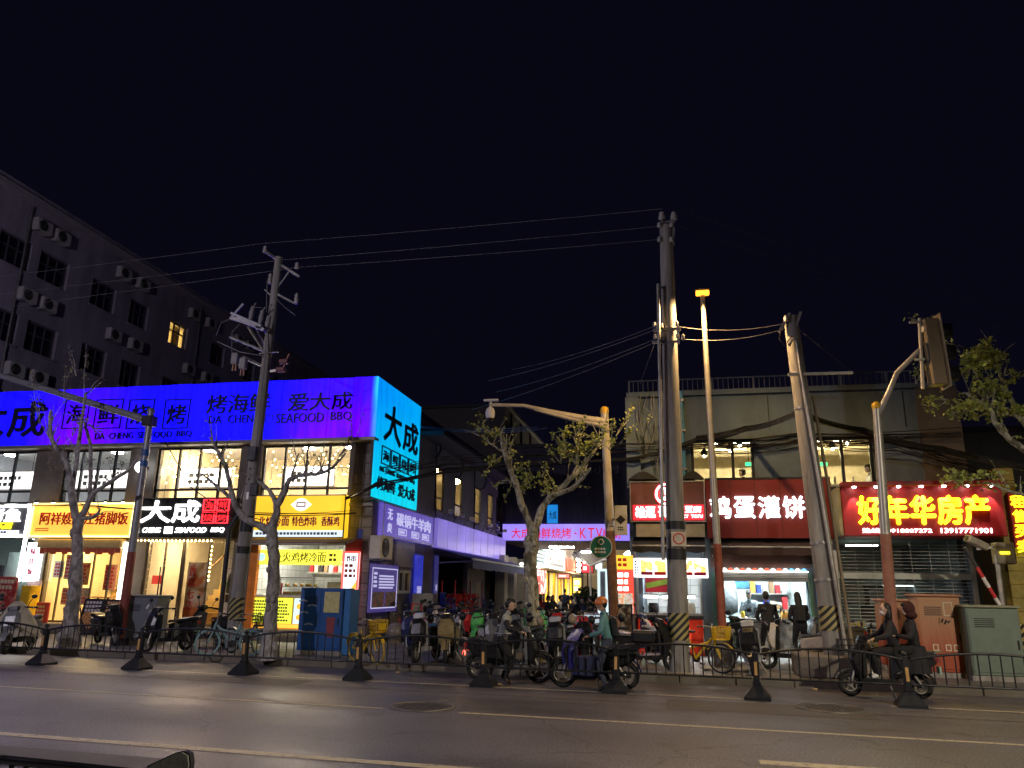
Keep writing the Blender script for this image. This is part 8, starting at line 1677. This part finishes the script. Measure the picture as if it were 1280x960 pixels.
def bicycle(label, px, py, head, fr, basket=None, tyre=None, z=.15, lean=4, group='parked bicycles', rimc=None, kid=False):
    o = thing('bicycle', label, 'bicycle', (0, 0, 0), group); r = .31; wb = .52; tyre = tyre or M_RUBBER
    for x in (wb, -wb):
        t = MB().torus((x, 0, r), r - .02, .02, 'y', 28, 7).build('wheel', tyre, o); MB().torus((x, 0, r), r - .045, .011, 'y', 28, 5).build('rim', rimc or M_GALV, t); mb = MB()
        for k in range(14): a = 2 * math.pi * k / 14; mb.tube([(x, .02 * (-1) ** k, r), (x + (r - .05) * math.cos(a), 0, r + (r - .05) * math.sin(a))], .0025, 4, False)
        mb.lathe((x, -.045, r), [(.02, 0), (.03, .02), (.03, .07), (.02, .09)], 10, 'y'); mb.build('spokes', M_GALV, t)
    hd, bb, st = Vector((.36, 0, .78)), Vector((-.06, 0, .28)), Vector((-.2, 0, .74))
    mb = MB(); mb.tube([hd + Vector((-.02, 0, -.06)), bb], .028, 8); mb.tube([bb, st], .02, 8); mb.tube([hd + Vector((0, 0, .02)), hd + Vector((.05, 0, -.16))], .028, 8)
    for s_ in (-.05, .05): mb.tube([bb, (-wb, s_, r)], .013, 6); mb.tube([st + Vector((0, 0, -.1)), (-wb, s_, r)], .012, 6); mb.tube([hd + Vector((.04, s_ * .6, -.16)), (wb, s_, r)], .015, 6)
    mb.tube([hd + Vector((-.04, 0, -.12)), st + Vector((.02, 0, -.25))], .022, 8); mb.build('frame', fr, o)
    MB().prism([(-.34, .84), (-.30, .88), (-.12, .87), (-.02, .855), (-.04, .83), (-.2, .81)], -.075, .075, .3, .03).build('saddle', M_BLACK, o); MB().tube([st, (-.215, 0, .83)], .014, 6).build('seat_post', M_GALV, o)
    mb = MB(); mb.tube([hd, (.35, 0, .95)], .016, 6); mb.tube([(.18, -.28, .99), (.3, -.2, 1.0), (.35, 0, .95), (.3, .2, 1.0), (.18, .28, .99)], .012, 7); mb.build('handlebar', M_GALV, o)
    for s_ in (-1, 1): MB().tube([(.24, s_ * .24, .995), (.13, s_ * .3, .985)], .018, 7).build('grip', M_BLACK, o)
    for x, a0, a1 in ((wb, 30, 150), (-wb, 20, 170)):
        p1 = [(x + (r + .035) * math.cos(R(a0 + (a1 - a0) * k / 8)), r + (r + .035) * math.sin(R(a0 + (a1 - a0) * k / 8))) for k in range(9)]; p2 = [(x + (r + .025) * math.cos(R(a1 + (a0 - a1) * k / 8)), r + (r + .025) * math.sin(R(a1 + (a0 - a1) * k / 8))) for k in range(9)]; MB().prism(p1 + p2, -.035, .035).build('fender', fr, o)
    MB().lathe((-.06, .035, .28), [(.09, 0), (.09, .01)], 16, 'y').build('chainring', M_DARK, o); mb = MB(); mb.bar((-.06, .06, .28), (.05, .06, .16), .02); mb.bar((-.06, -.06, .28), (-.17, -.06, .40), .02); mb.box(.01, .1, .06, .15, .15, .17); mb.box(-.22, -.13, -.15, -.06, .39, .41); mb.build('pedals', M_BLACK, o)
    MB().bar((-.16, .05, .3), (-.24, .2, .0), .016).build('kickstand', M_GALV, o)
    if basket:
        g = MB(); x0, x1 = .40, .70
        for zz, e in ((.72, 0), (.80, .012), (.88, .022), (.96, .03)): g.tube([(x0, -.13 - e, zz), (x1 + e, -.13 - e, zz), (x1 + e, .13 + e, zz), (x0, .13 + e, zz), (x0, -.13 - e, zz)], .008, 5)
        for k in range(7): u = k / 6; g.bar((x1, -.13 + .26 * u, .71), (x1 + .03, -.16 + .32 * u, .97), .012); g.bar((x0, -.13 + .26 * u, .71), (x0, -.16 + .32 * u, .97), .012)
        for k in range(6): u = k / 5; g.bar((x0 + .3 * u, -.13, .71), (x0 + .31 * u, -.16, .97), .012); g.bar((x0 + .3 * u, .13, .71), (x0 + .31 * u, .16, .97), .012)
        g.box(x0, x1, -.13, .13, .70, .715); g.box(x1 + .005, x1 + .035, -.1, .1, .76, .9); g.build('basket', basket, o)
    o.location = onZ(px, py, z); o.scale = (.865,) * 3; o.rotation_euler = (R(lean), 0, R(head)); return o
YL = paint('yellow', (.75, .50, .02)); CY = paint('aqua', (.20, .34, .36))
bicycle('yellow shared bicycle with yellow rims beside the blue locker', 457, 829, -38, YL, YL, paint('yellow_tyre', (.45, .32, .03)), rimc=YL)
bicycle('yellow basket bicycle between the tall pole and the lamp base', 874, 840, -22, YL, YL)
bicycle('yellow shared bicycle left of the passing riders', 1068, 826, -140, YL, YL); bicycle('second yellow shared bicycle behind the passing riders', 1090, 822, -130, YL, YL)
bicycle('pale aqua shared bicycle at the foot of the leaning power pole', 285, 820, -160, CY, None, CY, rimc=CY); bicycle('pale aqua bicycle with dark basket behind the tree', 306, 818, -20, CY, M_BLACK, rimc=CY)
bicycle('dark bicycle standing in the alley beside the glass stand', 736, 800, -10, M_BLACK, None)

def ik(a, b_, l1, l2, bend):
    a, b_ = Vector(a), Vector(b_); d = b_ - a; L = min(d.length, (l1 + l2) * .999)
    if d.length > L: b_ = a + d.normalized() * L; d = b_ - a
    x = (l1 * l1 - l2 * l2 + L * L) / (2 * L); h = math.sqrt(max(l1 * l1 - x * x, 0)); n = d.normalized(); bd = Vector(bend); bd = (bd - n * bd.dot(n)); bd = bd.normalized() if bd.length > 1e-6 else n.orthogonal().normalized()
    return a + n * x + bd * h, b_
def person(label, loc, rz, hip, lean, fL, fR, hL, hR, top, sleeve, legs, shoes=None, hair='short', hairm=None, hat=None, nod=0.0, turn=0.0, scale=1.0, bag=None, skirt=None, group=None, mask=None, girth=1.0, legskin=False, vest=None):
    """one continuous skinned body (metres, facing +X), hair and headgear as children"""
    shoes = shoes or M_BLACK; hairm = hairm or mat('black_hair', (.012, .011, .011), .5)
    pel = Vector((0, 0, hip)); ax = Vector((math.sin(R(lean)), 0, math.cos(R(lean))))
    wst = pel + ax * .16; chs = pel + ax * .36; nk = pel + ax * .53; hb = nk + (ax * .4 + Vector((.02, 0, .6))).normalized() * .09
    sL, sR = pel + ax * .47 + Vector((0, .17, 0)), pel + ax * .47 + Vector((0, -.17, 0))
    eL, hL = ik(sL, hL, .29, .26, (-.5, .6, -.6)); eR, hR = ik(sR, hR, .29, .26, (-.5, -.6, -.6))
    pL, pR = pel + Vector((0, .09, -.03)), pel + Vector((0, -.09, -.03))
    kL, aL = ik(pL, Vector(fL) + Vector((0, 0, .08)), .43, .42, (1, .15, .1)); kR, aR = ik(pR, Vector(fR) + Vector((0, 0, .08)), .43, .42, (1, -.15, .1))
    tL, tR = aL + Vector((.15, .02, -.05)), aR + Vector((.15, -.02, -.05))
    g = girth
    V = [(pel, (.155 * g, .125 * g)), (wst, (.145 * g, .11 * g)), (chs, (.165 * g, .125 * g)), (nk, (.065, .065)), (hb, (.055, .055)), (sL, (.078, .078)), (eL, (.058, .058)), (hL, (.034, .034)), (sR, (.078, .078)), (eR, (.058, .058)), (hR, (.034, .034)), (pL, (.105 * g, .105 * g)), (kL, (.068, .068)), (aL, (.046, .046)), (tL, (.042, .035)), (pR, (.105 * g, .105 * g)), (kR, (.068, .068)), (aR, (.046, .046)), (tR, (.042, .035))]
    Eg = [(0, 1), (1, 2), (2, 3), (3, 4), (2, 5), (5, 6), (6, 7), (2, 8), (8, 9), (9, 10), (0, 11), (11, 12), (12, 13), (13, 14), (0, 15), (15, 16), (16, 17), (17, 18)]
    bm_ = [1, 1, 1, 0, 1, 2, 2, 1, 2, 2, 3, 3, 3 if not legskin else 0, 4, 3, 3, 3 if not legskin else 0, 4]
    me = bpy.data.meshes.new('p'); me.from_pydata([tuple(v) for v, r in V], Eg, []); ob = bpy.data.objects.new('p', me); COL.objects.link(ob)
    ob.modifiers.new('s', 'SKIN')
    if not me.skin_vertices: me.skin_vertices.new()
    for i, (v, r) in enumerate(V): me.skin_vertices[0].data[i].radius = r
    me.skin_vertices[0].data[0].use_root = True
    sb_ = ob.modifiers.new('u', 'SUBSURF'); sb_.levels = 2; sb_.render_levels = 2
    bpy.context.view_layer.update(); ev = ob.evaluated_get(bpy.context.evaluated_depsgraph_get()); em_ = bpy.data.meshes.new_from_object(ev)
    mb = MB(); vs = [v.co.copy() for v in em_.vertices]
    segs = [(V[a][0], V[b_][0], (V[a][1][0] + V[b_][1][0]) / 2) for a, b_ in Eg]
    for pl in em_.polygons:
        c = sum((vs[i] for i in pl.vertices), Vector()) / len(pl.vertices); best, bi = 9, 0
        for i, (a, b_, r) in enumerate(segs):
            d = b_ - a; t = max(0, min(1, (c - a).dot(d) / max(d.length_squared, 1e-9))); q = (c - (a + d * t)).length / r
            if q < best: best, bi = q, i
        m_ = bm_[bi]
        if bi in (0,) and c.z < pel.z - .02: m_ = 3
        mb.mi.append(m_); mb.f.append(list(pl.vertices)); mb.sm.append(True)
    mb.v = [v + mnoise.noise_vector(v * 9 + Vector((len(label), 0, 0))) * .013 for v in vs]      # folds in the clothes
    bpy.data.objects.remove(ob); bpy.data.meshes.remove(me); bpy.data.meshes.remove(em_)
    # head with face
    hc = hb + Vector((.035, 0, .115)); Mh = Matrix.Rotation(R(turn), 3, 'Z') @ Matrix.Rotation(R(nod), 3, 'Y')
    mb.cur = 0; mb.ell(hc, .098, .078, .118, 14, 10, Mh); mb.ell(hc + Mh @ Vector((.03, 0, -.07)), .062, .056, .055, 10, 7, Mh)
    mb.ell(hc + Mh @ Vector((.098, 0, -.02)), .022, .013, .024, 7, 5, Mh)
    for s_ in (-1, 1): mb.ell(hc + Mh @ Vector((-.005, s_ * .079, -.005)), .02, .01, .03, 6, 5, Mh)
    mb.cur = 5
    for s_ in (-1, 1): mb.ell(hc + Mh @ Vector((.088, s_ * .032, .012)), .008, .013, .007, 6, 4, Mh); mb.ell(hc + Mh @ Vector((.087, s_ * .034, .034)), .007, .019, .005, 6, 4, Mh)
    mb.cur = 6; mb.ell(hc + Mh @ Vector((.083, 0, -.062)), .01, .024, .007, 7, 4, Mh)
    # hands: palm, four fingers, thumb
    mb.cur = 0
    for (w_, e_, s_) in ((hL, eL, 1), (hR, eR, -1)):
        d = (w_ - e_).normalized(); side = Vector((0, 1, 0)) - d * d.y; side = side.normalized() if side.length > .1 else Vector((1, 0, 0)); dn = d.cross(side).normalized(); dn = -dn if dn.z > 0 else dn
        Mp = Matrix((d, side, dn)).transposed(); mb.ell(w_ + d * .045, .052, .040, .018, 9, 6, Mp)
        for k, L in enumerate((.062, .074, .07, .054)):
            b0_ = w_ + d * .085 + side * (-.03 + .02 * k); mb.tube([b0_ - d * .02, b0_ + d * L * .45 + dn * .006, b0_ + d * L * .75 + dn * .03, b0_ + d * L * .7 + dn * .052], [.0095, .0092, .0085, .0065], 6)
        t0 = w_ + d * .025 - side * s_ * .032; mb.tube([t0, t0 + d * .028 - side * s_ * .018 + dn * .008, t0 + d * .056 - side * s_ * .016 + dn * .026], [.0115, .0105, .008], 6)
    o = thing('person', label, 'person', (0, 0, 0), group)
    body = mb.build('body', [M_SKIN, top, sleeve, legs, shoes, mat('eye_dark', (.01, .01, .012), .3), mat('lip', (.42, .18, .15), .5)], o)
    if hair:
        hm = MB(); hm.ell(hc + Mh @ Vector((-.03, 0, .018)), .092, .088, .118, 14, 8, Mh)
        if hair == 'short': hm.ell(hc + Mh @ Vector((.03, 0, .075)), .075, .07, .05, 10, 6, Mh)
        if hair == 'long': hm.ell(hc + Mh @ Vector((-.05, 0, -.10)), .07, .10, .20, 12, 8, Mh); hm.ell(hc + Mh @ Vector((-.07, 0, -.25)), .05, .095, .15, 10, 7, Mh)
        hm.build('hair', hairm, o)
    if hat:
        kind, hmat = hat; hm = MB()
        if kind == 'helmet':
            n, m_ = 14, 6; V2 = []
            for i in range(m_ + 1):
                th = (math.pi * .56) * i / m_
                for k in range(n): ph = 2 * math.pi * k / n; V2.append(hc + Mh @ Vector((.132 * math.sin(th) * math.cos(ph) - .008, .115 * math.sin(th) * math.sin(ph), .03 + .125 * math.cos(th))))
            hm._add(V2, [(i * n + k, (i + 1) * n + k, (i + 1) * n + (k + 1) % n, i * n + (k + 1) % n) for i in range(m_) for k in range(n)], True); hm.tube([hc + Mh @ Vector((.06 * 0, s_ * .1, -.02)) if 0 else hc + Mh @ Vector((.02, s_ * .098, -.02 if abs(s_) == 1 else -.13)) for s_ in (-1, 0, 1)], .008, 5); hm.prism([(hc.x + .10, hc.z + .05), (hc.x + .19, hc.z + .035), (hc.x + .10, hc.z + .03)], hc.y - .07, hc.y + .07)
        elif kind == 'hood':
            hm.ell(hc + Mh @ Vector((-.03, 0, .01)), .12, .108, .142, 14, 9, Mh); hm.ell(hb + Vector((-.03, 0, .0)), .12, .13, .08, 12, 6)
        elif kind == 'cap':
            hm.ell(hc + Mh @ Vector((-.012, 0, .055)), .108, .093, .085, 12, 7, Mh); hm.prism([(hc.x + .06, hc.z + .055), (hc.x + .19, hc.z + .04), (hc.x + .19, hc.z + .03), (hc.x + .06, hc.z + .035)], hc.y - .065, hc.y + .065)
        hm.build({'helmet': 'helmet', 'hood': 'hood', 'cap': 'cap'}[kind], hmat, o)
    if mask: MB().ell(hc + Mh @ Vector((.058, 0, -.055)), .05, .062, .05, 10, 6, Mh).build('face_mask', mask, o)
    if bag: Mb = Matrix.Translation(chs - Vector((.17, 0, .06))) @ Matrix.Rotation(R(lean), 4, 'Y'); MB(Mb).box(-.08, .06, -.14, .14, -.2, .2, .04).build('backpack', bag, o)
    if skirt: MB().lathe((0, 0, hip - .42), [(.25, 0), (.22, .2), (.17, .48)], 14).build('skirt', skirt, o)
    if vest:
        bp_ = MB()
        for z_, w_ in ((.14, .012), (.30, .012)): c = pel + ax * z_; bp_.torus(c, .158 * g, .012, 'z', 18, 6)
        bp_.build('reflective_band', vest, o)
    # collar and jacket hem so clothes end cleanly
    hm = MB(); hm.torus(nk + ax * -.005, .066, .018, 'z', 14, 6); hm.build('collar', sleeve, o)
    o.location = loc; o.rotation_euler.z = R(rz); o.scale = (scale * .865,) * 3; return o
DKJ = mat('dark_jacket', (.020, .020, .024), .85, bump=.2, bscale=30); NVY = mat('navy_jacket', (.03, .04, .09), .85); JEAN = mat('dark_jeans', (.045, .055, .085), .9, bump=.2, bscale=80); BLKT = mat('black_trousers', (.014, .014, .016), .9)
VEST = mat('grey_vest', (.30, .32, .30), .7, var=.2, scale=9); TEALJ = mat('teal_jacket', (.10, .24, .25), .75, var=.15, bump=.2, bscale=18); OLV = mat('olive_coat', (.12, .12, .07), .9); PNK = mat('pink_top', (.4, .22, .22), .9); WHT = mat('white_shirt', (.6, .6, .6), .85)
p = onZ(640, 853)
moped = scooter('dark moped with glowing tail light pushed by the man in the vest', 0, 0, 3, BK, GR_, wr=.30, z=0, lean=0, pos=(p.x - .05, p.y, 0), name='moped', group='ridden two wheelers', basket=None, headlit=False)
MB().lathe((-1.0, 0, .55), [(.05, 0), (.06, .02), (.04, .05)], 12, 'x').build('brake_light', emit('brake_glow', (1, .06, .04), 6), moped)
person('man in a grey reflective vest over a dark jacket astride his moped', (p.x - .2, p.y - .02, 0), 3, .83, 14, (-.02, .25, 0), (.12, -.27, 0), (.40, .36, 1.02), (.44, -.36, 1.02), VEST, DKJ, BLKT, mat('brown_shoe', (.1, .07, .05), .7), nod=8, group='people on the bike lane', vest=mat('silver_tape', (.55, .56, .55), .3))
p = onZ(745, 861)
sc2 = scooter('dark delivery scooter with a shiny blue wind blanket facing left', 0, 0, 181, BK, BU, wr=.27, z=0, lean=0, pos=(p.x - .03, p.y, 0), group='ridden two wheelers', cover=mat('violet_nylon', (.06, .06, .30), .3, var=.25, scale=4, bump=.25, bscale=7), mirrors=True)
MB().box(-.1, .3, -.24, .24, .2, .62, .04).build('cargo_bag', mat('navy_bag', (.02, .025, .07), .7), sc2); MB().box(-1.2, -.74, -.26, .26, .88, 1.12, .05).build('cargo_bag', M_BLACK, sc2)
person('delivery rider in a teal jacket and orange helmet standing over a scooter', (p.x + .22, p.y - .1, 0), 181, .87, 8, (.02, .27, 0), (-.04, -.22, 0), (.36, .20, 1.0), (.34, -.32, .98), TEALJ, TEALJ, JEAN, M_BLACK, hat=('helmet', mat('orange_helmet', (.55, .16, .04), .35)), nod=14, group='people on the bike lane', bag=M_BLACK, girth=1.1)
p = onZ(1108, 872)
sc3 = scooter('dark scooter carrying two people leftward along the bike lane', 0, 0, 180, BK, BK, wr=.22, z=0, lean=0, pos=(p.x, p.y, 0), group='ridden two wheelers', basket=M_DARK)
person('driver in black with long hair and pale mask on the passing scooter', (p.x + .2, p.y, 0), 180, .86, 6, (.34, .12, .33), (.34, -.12, .33), (.42, .36, 1.06), (.42, -.36, 1.06), DKJ, DKJ, BLKT, M_WHITE, hair='long', mask=M_WHITE, group='people on the bike lane')
person('passenger in black with a dark red knit cap behind the driver', (p.x + .52, p.y, 0), 180, .88, 4, (.30, .17, .40), (.30, -.17, .40), (.36, .15, 1.12), (.36, -.15, 1.12), DKJ, DKJ, BLKT, M_BLACK, hair='short', hat=('hood', mat('knit_red', (.05, .016, .014), .95)), group='people on the bike lane', girth=1.12, skirt=DKJ)
p = onZ(963, 826, .15); q2 = onZ(1000, 826, .15)
person('customer in black jacket with cropped hair at the pancake counter', (p.x, p.y, .15), 92, .88, 4, (0, .13, 0), (.02, -.13, 0), (.28, .16, .98), (.28, -.16, .98), DKJ, DKJ, BLKT, M_BLACK, hair='short', nod=14, group='customers', girth=1.08)
person('customer with long dark hair and hood at the right of the pancake counter', (q2.x + .06, q2.y, .15), 95, .88, 3, (0, .12, 0), (.02, -.12, 0), (.26, .12, .96), (.26, -.12, .96), DKJ, DKJ, BLKT, M_WHITE, hair='long', nod=12, bag=mat('black_pack', (.012, .012, .014), .7), group='customers', girth=1.15)
px_ = onY(938, 780, RF + 1.45).x
person('pancake seller in a dark printed sweater facing the street behind the counter', (px_, RF + 1.45, .15), -95, .92, 6, (0, .12, 0), (0, -.12, 0), (.32, .14, 1.02), (.32, -.14, 1.02), mat('dark_print_sweater', (.07, .08, .09), .9, var=.9, scale=16), mat('slate_sleeve', (.06, .065, .075), .9), BLKT, nod=22)
for px, Y, lab, tm in ((930, RF + 1.6, 'person in a dark top seated at the upstairs left opening', DKJ), (1088, RF + 1.2, 'person in a white top seen at the upstairs right opening', WHT)):
    x = onY(px, 590, Y).x; person(lab, (x, Y, 3.6), 185 if px > 1000 else 160, .62, 2, (.3, .12, 0), (.3, -.12, 0), (.3, .2, .85), (.3, -.2, .85), tm, tm, BLKT, group='diners upstairs'); o = MB().box(x - .2, x + .2, Y - .2, Y + .2, 3.6, 4.09, .02).build('dining_chair', M_WOOD); tag(o, 'wooden seat under the %s upstairs diner' % ('right' if px > 1000 else 'left'), 'chair')
p = onZ(706, 778, .15); person('man in a long navy coat standing among the alley tables', (p.x, p.y, .15), 100, .92, 2, (0, .12, 0), (.05, -.12, 0), (.1, .26, .75), (.15, -.26, .78), NVY, NVY, NVY, group='people in the alley', girth=1.1)
M_WPL = mat('white_plastic', (.6, .6, .6), .45)
seats = [(682, 30, 20, DKJ, 'dark', 'nearest the tree'), (690, 33, -60, OLV, 'olive', 'second from the tree'), (698, 34, 10, WHT, 'white', 'left of the navy coat'), (717, 33, 170, PNK, 'pink', 'right of the navy coat'), (724, 30, 150, DKJ, 'black', 'before the bamboo'), (732, 28, 200, NVY, 'navy', 'beside the glass stand'), (741, 31, 160, DKJ, 'dark grey', 'rightmost by the glass stand'), (675, 36, -20, RD, 'red', 'deepest by the tree')]
for i, (px, Y, rz, tm, cn, where) in enumerate(seats):
    x = onY(px, 765, Y).x
    chair(x, Y, .15, 'white plastic armchair under the diner in %s, %s' % (cn, where) if i % 3 else 'red plastic armchair under the diner in %s, %s' % (cn, where), R(rz), M_WPL if i % 3 else M_RED)
    person('seated diner in %s, %s in the alley' % (cn, where), (x, Y, .15), rz, .60, 8, (.40, .12, 0), (.40, -.12, 0), (.34, .15, .80), (.34, -.15, .80), tm, tm, BLKT, hair='long' if i % 3 == 1 else 'short', nod=12, group='people in the alley')
for i, (px, Y, m, lab) in enumerate(((687, 31.2, M_WOOD, 'brown wooden table by the tree in the alley'), (711, 32, M_WHITE, 'white table in the middle of the alley diners'), (728, 29.2, M_RED, 'red table before the bamboo in the alley'))): table(onY(px, 765, Y).x, Y, lab, m, .4)
for i, (px, Y) in enumerate(((700, 28), (712, 27), (721, 26.5), (741, 25.5))): chair(onY(px, 775, Y).x, Y, .15, 'empty %s plastic chair in the alley, %s from the tree' % (['white', 'white', 'red', 'red'][i], words[i].replace('nearest', 'first')), R(40 * i), [M_WPL, M_WPL, M_RED, M_RED][i])
o = thing('drinks_cooler', 'pale blue and white cooler box beside the teal rider', 'cooler', onZ(738, 806, .15)); g = onZ(738, 806, .15); MB().box(g.x - .5, g.x + .45, g.y, g.y + .5, .15, .95, .02).build('body', emit('cooler_white', (.75, .92, 1), .35, base=(.6, .7, .75)), o); MB().box(g.x - .52, g.x + .47, g.y - .02, g.y + .52, .95, 1.0, .01).build('lid', M_WHITE, o); MB().box(g.x - .48, g.x - .2, g.y - .012, g.y - .001, .25, .9).build('blue_panel', mat('cooler_blue', (.1, .35, .6), .5), o)

S = 1.156
for o in list(COL.objects):
    if o.parent is None:
        o.location = o.location * S
        if o.type != 'CAMERA': o.scale = o.scale * S
for l in bpy.data.lights: l.energy *= S * S
for m in bpy.data.materials:
    if not m.node_tree: continue
    t = m.node_tree
    for n in [n for n in t.nodes if n.bl_idname == 'ShaderNodeNewGeometry']:
        v = t.nodes.new('ShaderNodeVectorMath'); v.operation = 'SCALE'; v.inputs['Scale'].default_value = 1 / S
        for l in list(n.outputs['Position'].links): t.links.new(v.outputs[0], l.to_socket)
        t.links.new(n.outputs['Position'], v.inputs[0])
